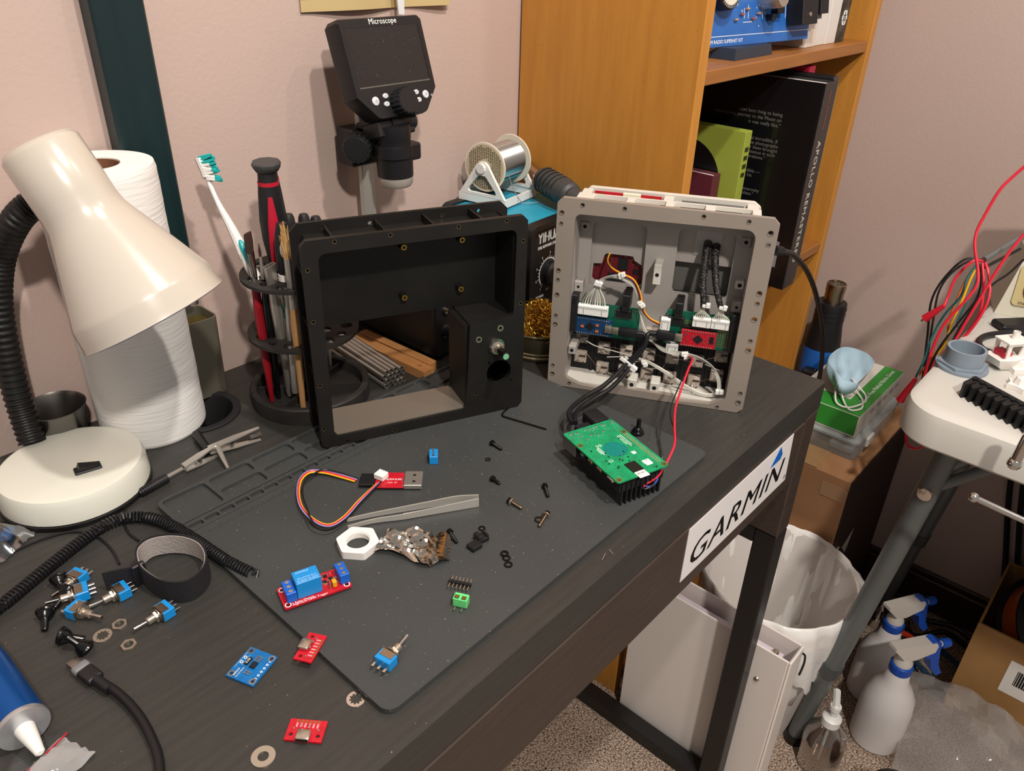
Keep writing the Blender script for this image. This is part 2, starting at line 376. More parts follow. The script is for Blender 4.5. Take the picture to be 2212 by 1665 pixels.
SM = zaxis(cap-Vector((LX, LY, 0.75)), ax)
pr = [(0.001, 0.0), (0.016, 0.0008), (0.0270, 0.0032), (0.0304, 0.008), (0.0308, 0.048), (0.0309, 0.058), (0.0318, 0.0655), (0.0350, 0.0745), (0.0420, 0.0918), (0.0510, 0.1145), (0.0588, 0.1345), (0.0598, 0.1372), (0.0602, 0.139), (0.0614, 0.1520), (0.0620, 0.1560), (0.0622, 0.1570)]
outer = [(r*s, z*s) for r, z in pr]
inn = [((r-0.0022)*s, (z+0.001)*s) for r, z in reversed(pr) if r > 0.0345]
sh = B().lathe(outer+[(0.0606*s, 0.1570*s)], 64, SM, caps=False).build('lamp_shade', enamel, lamp, ang=60)
B().lathe([(0.0606*s, 0.1569*s)]+inn+[(0.028*s, 0.068*s), (0.001, 0.067*s)], 64, SM, caps=False).build('shade_lining', inner, sh, ang=60)
B().cyl(SM @ Vector((0, 0, 0.06)), SM @ Vector((0, 0, 0.10)), 0.014, 0.014, 16).build('bulb_socket', white, sh)

# ---------------------------------------------------------------- paper roll, cup, board, jar
tissue = mat('paper_towel', 'e6e4e1', 0.95, bump=0.3, bscale=90, stretch=(0.35, 0.35, 5), bdist=0.002, spec=0.1)
roll = thing('paper_towel_roll', 'white paper towel roll standing behind the desk lamp', 'paper towel', T(-0.5630, 0.4526, 0.75))
rp = [(0.021, 0.0), (0.0470, 0.0), (0.0483, 0.002)]+[(0.0483+0.00008*math.sin(i*1.7)+0.00012*math.sin(i*0.6), 0.004+i*0.2475/60) for i in range(61)]+[(0.0470, 0.2565), (0.021, 0.2565)]
B().lathe(rp+[(0.021, 0.0)], 64, caps=False).build('paper', tissue, roll, ang=50)
B().ring(0.021, 0.0198, 0.0005, 0.2555, 40).build('cardboard_core', mat('core_card', '7a5138', 0.9), roll)
cup = B().lathe([(0.0005, 0.0005), (0.019, 0.0), (0.0205, 0.002), (0.0262, 0.043), (0.0272, 0.0452), (0.0266, 0.0455), (0.0252, 0.043), (0.0196, 0.003), (0.0005, 0.002)], 40, T(-0.6396, 0.4732, 0.75)).build('steel_cup', mat('dark_steel', '8a8682', 0.3, 1.0), ang=40)
tag(cup, 'small brushed steel cup half hidden behind the lamp neck', 'cup')
teald = mat('dark_teal_board', '12292c', 0.4, col2='0e2124', scale=12, amt=0.6, stretch=(8, 8, 0.7), bump=0.05, bscale=200)
bd = B().bx(-0.5262, -0.4800, 0.4805, 0.5015, 0.853, 1.55, bev=0.002).build('upright_board', teald)
tag(bd, 'dark teal painted board fixed upright on the wall behind the paper roll', 'board')
jar = thing('plastic_jar', 'smoky translucent plastic jar against the wall right of the paper roll', 'jar', T(-0.4945, 0.4785, 0.75))
smoky = film('smoky_plastic', '8a8478', 0.25, 0.15, '8f8a7a')
o_, i_ = rrect(0.040, 0.040, 0.008, 4), rrect(0.037, 0.037, 0.0065, 4)
B().loft([[(x*k, y*k, z) for x, y in q] for q, k, z in ((o_, 0.92, 0), (o_, 1.0, 0.0865), (i_, 1.0, 0.0865), (i_, 0.92, 0.003))], None).build('jar_body', smoky, jar)
B().loft([[(x*k, y*k, z) for x, y in q] for q, k, z in ((i_, 0.915, 0.0032), (i_, 0.985, 0.0755))]).build('amber_contents', mat('dark_contents', '35312a', 0.5), jar)
B().loft([[(x*k, y*k, z) for x, y in q] for q, k, z in ((i_, 0.985, 0.0756), (i_, 0.985, 0.0770))]).build('amber_layer', mat('amber_layer', '4d411f', 0.35), jar)

# ---------------------------------------------------------------- tool carousel
CX, CY = -0.4224, 0.3874
car = thing('tool_carousel', 'black round tool carousel with two perforated discs on a tray', 'tool holder', T(CX, CY, 0.75))
dusty = mat('dusty_black_plastic', '1b1a19', 0.6, col2='2e2b28', scale=60, amt=0.6)
tray = B().lathe([(0.001, 0.0), (0.0607, 0.0), (0.0612, 0.002), (0.0612, 0.0165), (0.0600, 0.0182), (0.0555, 0.0182), (0.0540, 0.0165), (0.0540, 0.004), (0.001, 0.004)], 64).build('tray', dusty, car)
for a in (20, 80, 140, 200, 260, 320):
    B().bx(0.012, 0.0545, -0.0012, 0.0012, 0.003, 0.0125, rot('Z', a)).build('divider', dusty, tray)
B().ring(0.0125, 0.0105, 0.003, 0.0125, 24).build('hub', dusty, tray)
B().cyl((0, 0, 0.003), (0, 0, 0.146), 0.0052, 0.0052, 16).build('post', black, car)
for z, r in ((0.0772, 0.0549), (0.1385, 0.0543)):
    hs = [circ(0.0048 if i % 2 else 0.0062, 12, 0.0425*math.cos(i*PI/7+0.2), 0.0425*math.sin(i*PI/7+0.2)) for i in range(14)]
    hs += [circ(0.0068, 12, 0.0225*math.cos(i*PI/3), 0.0225*math.sin(i*PI/3)) for i in range(6)]
    B().plate(circ(r, 56), hs, z, z+0.0032).build('disc', dusty, car, ang=30)
def at_car(px, py, z): return aZ(px, py, z)
def seg(b, d, t): return b+(d-b)*t                    # along a tool from its foot b through the upper disc d (t=1) and on
ZD = 0.8925
def tool(name, label, cat, b, d):
    x = thing(name, label, cat, T(b)); x['foot'] = 0; del x['foot']
    u = (d-b); return x, zaxis((0, 0, 0), u), u.length
# toothbrush
b, d = aZ(628, 716, 0.835), aZ(549, 592, ZD)
tb, M, L = tool('toothbrush', 'white and teal toothbrush with worn bristles standing in the tool carousel', 'toothbrush', b, d)
P2 = [aY(x, y, yy)-b for x, y, yy in ((628, 716, b.y), (600, 662, (b.y*0.5+d.y*0.5)), (549, 592, d.y), (526, 545, d.y+0.010), (500, 492, d.y+0.02), (472, 440, d.y+0.032), (452, 395, d.y+0.042), (444, 372, d.y+0.046), (430, 340, d.y+0.050))]
Q = sm(P2, 6); n = len(Q); rr = []
for i in range(n):
    t = i/(n-1); rr.append(0.0052 if t < 0.35 else (0.0062-0.004*min(1, (t-0.35)/0.3) if t < 0.72 else (0.0022 if t < 0.8 else 0.0045)))
B().tube(Q, 0.004, 10, rr=rr).build('handle', white, tb)
B().tube([q+(CAM-b).normalized()*0.0042+RT*0.002 for q in Q[14:22]], 0.0042, 8, rr=[0.001, 0.003, 0.0036, 0.0038, 0.0038, 0.0036, 0.003, 0.001]).build('grip', tealp, tb)
B().tube([q+(CAM-b).normalized()*0.0036+RT*0.002 for q in Q[3:11]], 0.0042, 8, rr=[0.001, 0.003, 0.0036, 0.0038, 0.0038, 0.0036, 0.003, 0.001]).build('grip', tealp, tb)
h0, h1 = P2[7], P2[8]
hd = (P2[8]-P2[6]); sd = (RT*0.95+UP*0.12).normalized()
br1, br2 = B(), B()
for i in range(9):
    for j in range(3):
        p = P2[6]+hd*(0.12+i*0.105)+FW*(j-1)*0.0028
        q = p+sd*0.0125+hd.normalized()*random.uniform(-0.0035, 0.004)+UP*random.uniform(-0.002, 0.002)
        (br2 if i > 5 else br1).cyl(p, p+(q-p)*0.62, 0.0013, 0.0014, 5)
        br2.cyl(p+(q-p)*0.62, q, 0.0014, 0.0010, 5)
br1.build('white_bristles', white, tb); br2.build('teal_bristles', mat('teal_bristles', '16a3a3', 0.6), tb)
# two red and black screwdrivers
def screwdriver(label, x, y, zt, grp=None):
    t = thing('screwdriver', label, 'screwdriver', T(x, y, 0.757), 'red and black screwdrivers in the carousel')
    z0, z1 = ZD+0.0015-0.757, zt-0.757; hL = z1-z0
    prof = [(0.0052, 0), (0.0085, 0.004), (0.0118, 0.030), (0.0124, 0.05), (0.0105, 0.075), (0.0088, 0.090), (0.0085, 0.096)]
    k = (hL-0.009)/0.096
    hn = B().lathe([(r, z0+z*k) for r, z in prof], 20).build('handle', black, t)
    B().ring(0.0096, 0.0080, z0+hL*0.80, z0+hL*0.835, 20).build('red_band', redplast, hn)
    d = (CAM-Vector((x, y, 0.95))).normalized(); a = math.atan2(d.y, d.x)
    st = []
    for zz, w in ((0.003, 0.0062), (0.03, 0.0058), (0.05, 0.0046), (0.075, 0.0018)):
        r = [q for q in prof if q[1] >= zz][0][0]
        st.append([((r+0.0006)*math.cos(a+o), (r+0.0006)*math.sin(a+o), z0+zz*k) for o in [(-w+2*w*i/6)/r for i in range(7)]]+[((r-0.004)*math.cos(a+o), (r-0.004)*math.sin(a+o), z0+zz*k) for o in [(w-2*w*i/6)/r for i in range(7)]])
    B().loft(st).build('red_inlay', redplast, hn)
    B().lathe([(0.0085, z1-0.009), (0.0105, z1-0.0075), (0.0132, z1-0.0035), (0.0132, z1-0.001), (0.0118, z1), (0.001, z1)], 8).build('end_cap', mat('grey_rubber_cap', '3a3a3c', 0.5), t)
    B().cyl((0, 0, 0.0), (0, 0, z0+0.001), 0.0028, 0.0028, 10).build('shaft', steel, t)
screwdriver('front red and black screwdriver standing tallest in the tool carousel', -0.4340, 0.4000, 0.9955)
screwdriver('second screwdriver with a black hexagonal cap right behind the front red one', -0.4215, 0.4190, 0.9920)
# craft knife with white oval
def stand(name, label, cat, pb, pd, zb=0.757, grp=None):
    b, d = aZ(*pb, zb), aZ(*pd, ZD); x = thing(name, label, cat, T(b), grp); return x, zaxis((0, 0, 0), d-b), (d-b).length
t, M, L = stand('craft_knife', 'black craft knife handle with a white oval beside the red screwdriver', 'knife', (640, 872), (618, 604))
B().lathe([(0.0035, L*0.1), (0.004, L-0.001)], 14, M).build('blade_holder', steel, t)
kh = B().lathe([(0.0055, L+0.004), (0.0074, L+0.010), (0.0078, L+0.03), (0.0070, L+0.045), (0.0048, L+0.055), (0.001, L+0.056)], 18, M).build('handle', black, t)
B().lathe([(0.0062, L-0.0005), (0.0072, L), (0.0072, L+0.006), (0.006, L+0.0065)], 18, M).build('white_collar', white, t)
B().sphere((0, 0, 0), 0.0042, 12, 8, M @ T(0.0, 0.0, L+0.030) @ Matrix.Translation((M.inverted().to_3x3() @ (CAM-Vector((-0.42, 0.36, 0.9))).normalized())*0.0056+Vector((-0.0022, 0, 0))), 2.0).build('white_oval', white, kh)
# flat brown brush with red handle
t, M, L = stand('flat_paintbrush', 'flat paintbrush with dark brown bristles and a red handle in the carousel', 'paintbrush', (588, 866), (549, 603))
B().lathe([(0.0022, 0), (0.0042, L*0.35), (0.0050, L*0.7), (0.0032, L+0.002)], 12, M).build('handle', mat('red_lacquer', '8e1420', 0.25), t)
FA = M @ rot('Z', 55)
B().loft([[(x*a, y*b_, z) for x, y in circ(1, 16)] for a, b_, z in ((0.0034, 0.0034, L-0.002), (0.0046, 0.003, L+0.01), (0.0058, 0.0024, L+0.027))], FA).build('ferrule', chrome, t)
B().loft([[(x*a, y*b_, z) for x, y in circ(1, 16)] for a, b_, z in ((0.0054, 0.0021, L+0.0265), (0.0062, 0.0023, L+0.036), (0.0060, 0.0014, L+0.0455))], FA).build('bristles', mat('brown_bristle', '35211a', 0.8, bump=0.6, bscale=900, stretch=(1, 1, 0.1)), t)
# fine brush with black handle
t, M, L = stand('fine_paintbrush', 'thin pointed paintbrush with a silver ferrule between two flat brushes', 'paintbrush', (602, 858), (569, 604))
B().lathe([(0.0024, 0), (0.0044, L*0.4), (0.0048, L*0.75), (0.0022, L+0.001)], 12, M).build('handle', mat('black_lacquer', '0c0c0e', 0.2), t)
B().lathe([(0.0022, L-0.001), (0.0019, L+0.012), (0.0013, L+0.024)], 10, M).build('ferrule', steel, t)
B().lathe([(0.0012, L+0.0235), (0.0014, L+0.029), (0.0002, L+0.037)], 8, M).build('bristles', mat('brown_bristle', '35211a', 0.8), t)
# wide metal ferrule brush, head down
t, M, L = stand('flat_metal_tool', 'flat-ended steel tool with a fluted round shaft in the carousel', 'tool', (628, 852), (588, 610))
B().lathe([(0.0038, 0.0), (0.0046, 0.006), (0.0040, 0.03), (0.0052, L*0.5), (0.0058, L*0.8), (0.0050, L-0.004)], 14, M).build('shaft', steel, t)
q1, q2 = rrect(0.0115, 0.0040, 0.0015, 2), rrect(0.0132, 0.0050, 0.0015, 2); q3 = rrect(0.0118, 0.0036, 0.0012, 2)
B().loft([[(x, y, z) for x, y in q] for q, z in ((q1, L-0.006), (q2, L+0.0185), (q3, L+0.0185), (q3, L+0.008))], M @ rot('Z', 50)).build('flat_end', steel, t)
# pale-haired brush with wooden handle
t, M, L = stand('wooden_paintbrush', 'paintbrush with pale splayed bristles and a bare wooden handle beside the black case', 'paintbrush', (655, 880), (629, 618))
B().lathe([(0.0028, 0), (0.0034, L*0.4), (0.0044, L*0.72), (0.0036, L*0.84)], 12, M).build('handle', mat('raw_wood', 'b48a5c', 0.6, col2='9d7447', scale=60, stretch=(4, 4, 0.4)), t)
B().lathe([(0.0037, L*0.83), (0.0040, L*0.95), (0.0044, L+0.028)], 12, M).build('ferrule', steel, t)
bb = B()
for i in range(46):
    a = random.uniform(0, 2*PI); r = random.uniform(0, 0.0038); f = 1.6 if random.random() < 0.25 else 0.8
    p = Vector((r*math.cos(a), r*math.sin(a), L+0.0275)); q = Vector((r*f*math.cos(a)-0.003*random.random(), r*f*math.sin(a)+0.003*random.random(), L+0.052+random.uniform(-0.006, 0.010)))
    bb.cyl(M @ p, M @ q, 0.0006, 0.0003, 4)
bb.build('bristles', mat('pale_bristle', 'c29a62', 0.7), t)
# three small black precision drivers behind
for i, (px, py, yy) in enumerate(((622, 461, 0.415), (655, 461, 0.412), (681, 466, 0.408))):
    tp = aY(px, py, yy)
    t = thing('precision_driver', ('leftmost', 'middle', 'rightmost')[i]+' of three black precision driver caps peeking over the black case', 'screwdriver', T(tp.x, tp.y, 0.757), 'black precision drivers')
    z = tp.z-0.757
    B().lathe([(0.004, ZD-0.757+0.001), (0.0062, ZD-0.757+0.006), (0.0064, z-0.012), (0.0055, z-0.004), (0.0040, z-0.0005), (0.0005, z)], 16).build('handle', mat('dark_cap', '222224', 0.45), t)
    B().cyl((0, 0, 0), (0, 0, ZD-0.757+0.002), 0.002, 0.002, 8).build('shaft', steel, t)
# ---------------------------------------------------------------- black machined enclosure
def ray_on(px, py, M, z=0.0):                        # local (x, y) where a pixel meets plane z of frame M
    Mi = M.inverted(); o = Mi @ CAM; d = (Mi.to_3x3() @ _ray(px, py)); t = (z-o.z)/d.z; return o+d*t
def fillet(pts, rad, n=5):                           # rounded corners of a polygon; rad per corner
    out = []; m = len(pts)
    for i in range(m):
        p, a, b = Vector(pts[i]+(0,)), Vector(pts[i-1]+(0,)), Vector(pts[(i+1) % m]+(0,)); r = rad[i]
        if r <= 0: out.append((p.x, p.y)); continue
        u, v = (a-p).normalized(), (b-p).normalized(); ang = u.angle(v); t = r/math.tan(ang/2)
        c = p+(u+v).normalized()*(r/math.sin(ang/2)); s0 = p+u*t-c; s1 = p+v*t-c; th = s0.angle(s1); nrm = s0.cross(s1).z
        for k in range(n+1):
            q = Matrix.Rotation((th if nrm > 0 else -th)*k/n, 3, 'Z') @ s0; out.append((c.x+q.x, c.y+q.y))
    return out
mm = 0.001
def S(pts): return [(x*mm, y*mm) for x, y in pts]
BU = Vector((0.9185, -0.3955, 0)).normalized()
BO = Vector((-0.4782, 0.2892, 0.7551))-BU*0.0012
BM = frame(BO, BU, (0, 0, 1))                         # local x along the face, y back, z up
case = thing('black_enclosure', 'black machined metal enclosure standing open on the mat beside the tool carousel', 'enclosure', BM)
FR = rot('X', 90)                                    # (x, y) of a plate -> (x, z), thickness along -y
def front(y): return T(0, y, 0) @ FR
op = fillet([(12.5, 10.5), (146.5, 10.5), (150, 103.5), (195.5, 104.5), (196.5, 192), (14, 192)], [6, 6, 2, 6, 6.5, 7])
inserts = [(29,201),(77,201),(139.5,201),(186,201),(203.5,180),(203,117),(4.5,179),(4.5,131.5),(4,68),(3.5,21.5),(24,3.2),(71,3.2),(156.5,26)]
fh = [S(circ(2.1, 10, u, v)) for u, v in inserts]
fh += [S(circ(13.2, 32, 181, 46)), S(circ(1.3, 8, 170, 58)), S(circ(1.3, 8, 194, 34)), S(circ(3.2, 12, 181.5, 94.5)), S(circ(3.2, 12, 159, 86.2))]
CW, CHH = 207.5, 204.5
B().plate(S(chamf(CW, CHH, 5, CW/2, CHH/2)), [S(op)]+fh, 0, 0.0055, front(0.0055)).build('front_flange', anod, case, ang=25)
B().plate(S(chamf(CW, CHH, 7, CW/2, CHH/2)), [S(fillet([(14, 11), (147, 11), (147, 104), (14, 104)], [4]*4))]+[S(circ(2.2, 10, u, 197.5)) for u in (30, 72, 141, 178)], 0, 0.004, front(0.050)).build('rear_flange', anod, case, ang=25)
w = B()
w.bx(0.0105, 0.197, 0.0055, 0.046, 0.192, 0.1945).bx(0.0105, 0.1985, 0.0055, 0.046, 0.0075, 0.0105)
w.bx(0.0095, 0.0125, 0.0055, 0.046, 0.0105, 0.192).bx(0.1955, 0.1985, 0.0055, 0.046, 0.0105, 0.1945)
w.build('side_walls', anod, case)
B().bx(0.0125, 0.1465, 0.0030, 0.0495, 0.0106, 0.0116).build('lit_floor_sheet', mat('anodised_lit_floor', '857c71', 0.42, 0.5, bump=0.05, bscale=400), case)  # sheet over the black floor, its light sheen put into the colour
w = B(); w.bx(0.1465, 0.1500, 0.0055, 0.046, 0.0105, 0.0995).bx(0.1500, 0.1955, 0.0055, 0.046, 0.1005, 0.1040)
w.add([(0.1465, 0.0055, 0.0995), (0.1535, 0.0055, 0.1040), (0.1535, 0.0055, 0.0985), (0.1465, 0.0460, 0.0995), (0.1535, 0.0460, 0.1040), (0.1535, 0.0460, 0.0985)], [(0,1,2),(3,5,4),(0,3,4,1),(1,4,5,2),(2,5,3,0)])
w.build('corner_block', anod, case)
for u in (30, 76, 121, 167): B().bx(u*mm-0.0007, u*mm+0.0007, 0.0055, 0.046, 0.1945, 0.2015).build('rib', anod, case)
for v in (168, 118, 70, 26): B().bx(0.0028, 0.0095, 0.0055, 0.046, v*mm-0.0007, v*mm+0.0007).build('rib', anod, case)
thread = mat('thread_insert', '8f7d5f', 0.35, 1.0)
ins = None
for u, v in inserts:
    Mi = front(0.0) @ T(u*mm, v*mm, -0.0004)
    if ins is None:
        ins = B().ring(0.0021, 0.0013, -0.004, 0, 12).build('threaded_insert', thread, case, Mi)
        B().cyl((0, 0, -0.004), (0, 0, -0.0035), 0.0014, 0.0014, 10).build('bore', hole, ins)
    else:
        c = inst(ins, Mi, case); k = inst(ins.children[0], I4, c)
for u, v in ((100, 174), (157.5, 174), (98.5, 124), (156, 124)):
    sO = B().lathe([(0.0036, 0), (0.0030, 0.008)], 14, front(0.0465) @ T(u*mm, v*mm, 0)).build('standoff', anod, case)
    B().ring(0.0028, 0.0015, 0.008, 0.0086, 14, front(0.0465) @ T(u*mm, v*mm, 0)).build('brass_insert', brass, sO)
for u, v in ((181.5, 94.5), (159, 86.2)):
    B().ring(0.0032, 0.0020, -0.004, 0.0008, 16, front(0.0) @ T(u*mm, v*mm, 0)).build('bushing', nickel, case)
PO = front(0.0) @ T(0.1775, 0.0755, 0)
po = B().ring(0.0085, 0.0035, 0, 0.0018, 24, PO).lathe([(0.0062, 0.0018), (0.0062, 0.0048)], 6, PO).build('potentiometer', chrome, case)
B().lathe([(0.0068, 0.0048), (0.0045, 0.0056), (0.0045, 0.0095)], 20, PO).build('threaded_bushing', nickel, po)
B().lathe([(0.0036, 0.0095), (0.0036, 0.0225), (0.0030, 0.0235), (0.0005, 0.0235)], 16, PO).build('shaft', mat('dark_steel_shaft', '55514b', 0.3, 1.0), po)
B().lathe([(0.0031, 0.0235), (0.0031, 0.0239)], 16, PO).build('shaft_tip', mat('pale_green_tip', '6fb28a', 0.5), po)

# ---------------------------------------------------------------- digital microscope
psu = thing('bench_power_supply', 'dark metal bench power supply with binding posts behind the black enclosure', 'power supply', T(-0.279, 0.350, 0.75))
B().bx(0, 0.130, 0, 0.142, 0.004, 0.080, bev=0.002).build('housing', mat('dark_sheet_metal', '2b2823', 0.5, bump=0.1, bscale=500), psu)
B().bx(0.001, 0.129, -0.003, 0, 0.005, 0.079, bev=0.001).build('front_panel', blackm, psu)
for i, x in enumerate((0.018, 0.046, 0.074)):
    k = B().lathe([(0.0075, 0), (0.0075, 0.004), (0.0060, 0.005), (0.0066, 0.016), (0.0050, 0.018), (0.001, 0.018)], 10, zaxis((x, -0.003, 0.034), (0, -1, 0))).build('binding_post', black, psu)
    B().ring(0.0078, 0.0055, 0.0, 0.0015, 20, zaxis((x, -0.003, 0.034), (0, -1, 0))).build('collar', chrome, k)
for i in range(3): B().lathe([(0.004, 0), (0.0035, 0.003), (0.001, 0.0034)], 14, zaxis((0.015+i*0.016, -0.003, 0.061), (0, -1, 0))).build('indicator', chrome, psu)
for x in (0.01, 0.12):
    for y in (0.01, 0.13): B().cyl((x, y, 0), (x, y, 0.004), 0.005, 0.005, 12).build('foot', rubber, psu)
B().text('SET', 0.006, T(0.070, -0.0032, 0.063) @ rot('X', 90), 0.0001).build('lettering', silk, psu, ang=0)

mic = thing('digital_microscope', 'black digital microscope with a tilted screen on an aluminium post', 'microscope', T(-0.2600, 0.440, 0.8305))
MO = Vector((-0.2600, 0.440, 0.8305))
B().bx(-0.055, 0.045, -0.06, 0.050, 0, 0.006, bev=0.002).build('base_plate', blackm, mic)
pz = aY(797, 459, 0.476); 
B().bx(pz.x-MO.x-0.0085, pz.x-MO.x+0.0085, 0.476-MO.y-0.004, 0.476-MO.y+0.004, 0.006, 1.020-MO.z, bev=0.001).build('post', mat('aluminium', 'c4c4bc', 0.4, 0.55, bump=0.05, bscale=400), mic)
HM = T(-MO) @ frame((-0.2548, 0.445, 1.105), (1, 0, 0), (0, -0.95, 0.312))
def hp(pts): return [(x*mm, y*mm) for x, y in pts]
out = [(-55, -75), (-34, -97.5), (-30, -99), (30, -99), (36, -97.5), (55, -75), (55, -4), (51, 0), (-51, 0), (-55, -4)]
scr = [(-47.5, -66.5), (47.5, -66.5), (47.5, -9.5), (-47.5, -9.5)]
bodyp = [(x*0.985, -49.5+(y+49.5)*0.985) for x, y in out]
hd = B().loft([[(x, y, z) for x, y in hp(q)] for q, z in ((bodyp, -0.024), (out, -0.021), (out, -0.004), ([(x*0.975, -49.5+(y+49.5)*0.975) for x, y in out], 0.0-0.0008))], HM).build('screen_head', black, mic, ang=30)
B().plate(hp([(x*0.972, -49.5+(y+49.5)*0.972) for x, y in out]), [hp(scr)], -0.003, 0.0, HM).build('bezel', mat('satin_black', '1a1a1c', 0.38, specks=[('4a4844', 900, 0.72)]), hd)
B().plate(hp(scr), (), -0.0018, -0.0004, HM).build('display', mat('dark_glass', '131416', 0.16, specks=[('55524c', 700, 0.70)], coat=0.4), hd)
B().bx(-0.0475, 0.0475, -0.0668, -0.0655, -0.0004, 0.0002, HM).build('dusty_sill', mat('dust', '5a5650', 0.9), hd)
B().text('Microscope', 0.0078, HM @ T(0.0015, -0.0048, 0.0002), 0.00008, sx=0.95, spacing=1.05).build('lettering', silk, hd, ang=0)
clear = mat('clear_button', 'c9ccd0', 0.25, coat=0.5)
for x, y, a, b_ in ((-32.3, -80, 4.4, 4.4), (36.5, -80.5, 4.2, 4.2), (-18.3, -76.3, 3.6, 2.6), (-19, -84.3, 3.6, 2.6), (24, -77, 3.4, 2.6), (25.5, -85, 3.4, 2.6)):
    bt = B().loft([[(x*mm+a*k*mm*math.cos(t*PI/10), y*mm+b_*k*mm*math.sin(t*PI/10), z) for t in range(20)] for k, z in ((1, 0), (1, 0.001), (0.8, 0.0016))], HM).build('button', clear, hd)
    B().ring(0.0011 if a > 4 else 0.0007, 0.0007 if a > 4 else 0.0004, 0.0016, 0.00175, 12, HM @ T(x*mm, y*mm, 0)).build('icon', mat('grey_icon', '7d8084', 0.5), bt)
B().cyl(HM @ Vector((0.045, -0.0822, 0)), HM @ Vector((0.045, -0.0822, 0.0006)), 0.0013, 0.0013, 12).build('indicator', mat('grey_led', '8c8f98', 0.3), hd)
kn = [(r*(1.0 if (i // 2) % 2 else 0.93)) for r in (1,) for i in range(72)]
kr = lambda R, z: [(R*(kn[i])*math.cos(2*PI*i/72), R*(kn[i])*math.sin(2*PI*i/72), z) for i in range(72)]
KM = HM @ T(-0.0002, -0.0850, 0)
k = B().loft([kr(0.0140, 0), kr(0.0140, 0.0125), kr(0.0132, 0.014)], KM).build('focus_knob', black, hd, ang=25)
B().lathe([(0.0122, 0.0139), (0.0120, 0.0144), (0.001, 0.0144)], 40, KM).build('knob_face', mat('satin_black', '1a1a1c', 0.38), k)
hb = B().bx(-0.0295, 0.0215, -0.1010, -0.0830, -0.040, -0.0205, HM, 0.002).build('hinge_block', black, mic)
B().cyl(HM @ Vector((-0.012, -0.1035, -0.014)), HM @ Vector((0.0215, -0.1035, -0.014)), 0.009, 0.009, 20).build('hinge_barrel', black, mic)
B().bx(-0.0295, 0.0195, -0.116, -0.098, -0.038, -0.008, HM, 0.002).build('bracket', black, mic)
lt, lb = aY(849, 288, 0.425)-MO, aY(856, 398, 0.425)-MO; LM = zaxis(lt, lb-lt); LL = (lb-lt).length/0.0560
B().lathe([(r, z*LL) for r, z in ((0.019, -0.010), (0.019, 0.004), (0.0185, 0.006), (0.0185, 0.011), (0.0218, 0.0115), (0.0218, 0.0235), (0.0200, 0.0245), (0.0196, 0.0455), (0.001, 0.0456))], 40, LM).build('lens_barrel', black, mic, ang=30)
B().lathe([(r, z*LL) for r, z in ((0.0192, 0.0456), (0.0188, 0.0530), (0.0165, 0.0565), (0.0120, 0.0565), (0.010, 0.050), (0.001, 0.050))], 40, LM).build('clear_nose', mat('frosted_clear', 'd8d0c6', 0.35, trans=0.5, sub=0.0), mic, ang=50)
sc_ = aY(800, 322, 0.462)-MO
B().bx(sc_.x-0.026, sc_.x+0.022, 0.476-MO.y-0.016, 0.476-MO.y+0.012, sc_.z-0.016, sc_.z+0.024, bev=0.002).build('stage_clamp', black, mic)
B().bx(sc_.x-0.004, sc_.x+0.030, -0.030, 0.022, sc_.z-0.006, sc_.z+0.012, bev=0.002).build('arm', black, mic)
kc = aY(772, 320, 0.445)-MO; KX = zaxis(kc, (-0.75, -0.66, 0))
k = B().loft([kr(0.0155, -0.014), kr(0.0155, 0.004), kr(0.0145, 0.006)], KX).build('clamp_knob', black, mic, ang=25)
B().lathe([(0.0125, 0.0058), (0.0120, 0.0064), (0.001, 0.0064)], 32, KX).build('knob_face', mat('satin_black', '1a1a1c', 0.38), k)
B().bx(sc_.x-0.016, sc_.x-0.001, 0.008, 0.026, sc_.z+0.0235, sc_.z+0.030, bev=0.002).build('post_cap', black, mic)

# ---------------------------------------------------------------- soldering station, spool holder, hot-air handle
SX, SY, SZ = -0.1290, 0.345, 0.876
STM = T(SX, SY, 0.75) @ rot('Z', 3)
stn = thing('soldering_station', 'teal soldering station with a black front panel and temperature dial', 'soldering station', STM)
blk2 = mat('station_black', '161617', 0.42)
tealb = mat('teal_sheet_metal', '1f8fae', 0.45, col2='2a9cb8', scale=25, amt=0.5)
SWd, SDp, SH = 0.140, 0.140, 0.126
B().bx(0.003, SWd-0.003, 0.008, SDp-0.006, 0.006, SH-0.003, bev=0.003).build('teal_cover', tealb, stn)
fr = [(x, y) for x, y in rrect(SWd, SH-0.002, 0.012, 5, SWd/2, (SH+0.002)/2)]
B().plate(fr, [], 0, 0.010, T(0, 0.008, 0) @ FR).build('front_panel', blk2, stn)
B().plate(fr, [rrect(SWd-0.012, SH-0.014, 0.009, 5, SWd/2, (SH+0.002)/2)], 0, 0.006, T(0, -0.002+0.0001, 0) @ FR).build('front_rim', blk2, stn)
B().plate(fr, [], 0, 0.012, T(0, SDp+0.002, 0) @ FR).build('rear_panel', blk2, stn)
for x in (0.013, SWd-0.013):
    for z in (0.012, SH-0.012): B().lathe([(0.0028, 0), (0.0025, 0.0008), (0.0012, 0.0009), (0.001, 0.0003)], 12, T(x, -0.0021, z) @ FR).build('screw', blk2, stn)
SF = T(0, -0.0023, 0) @ FR
B().text('YIHUA', 0.019, SF @ T(0.044, SH-0.0205, 0), 0.0002, bold=0.0003, sx=0.80).build('lettering', silk, stn, ang=0)
B().text('SMD REWORK STATION', 0.0052, SF @ T(0.046, SH-0.0320, 0), 0.0001, sx=0.85).build('lettering', silk, stn, ang=0)
dk = B().lathe([(0.0165, 0), (0.0160, 0.010), (0.0130, 0.013), (0.001, 0.0135)], 32, SF @ T(0.045, 0.058, 0)).build('dial', black, stn)
tk = B()
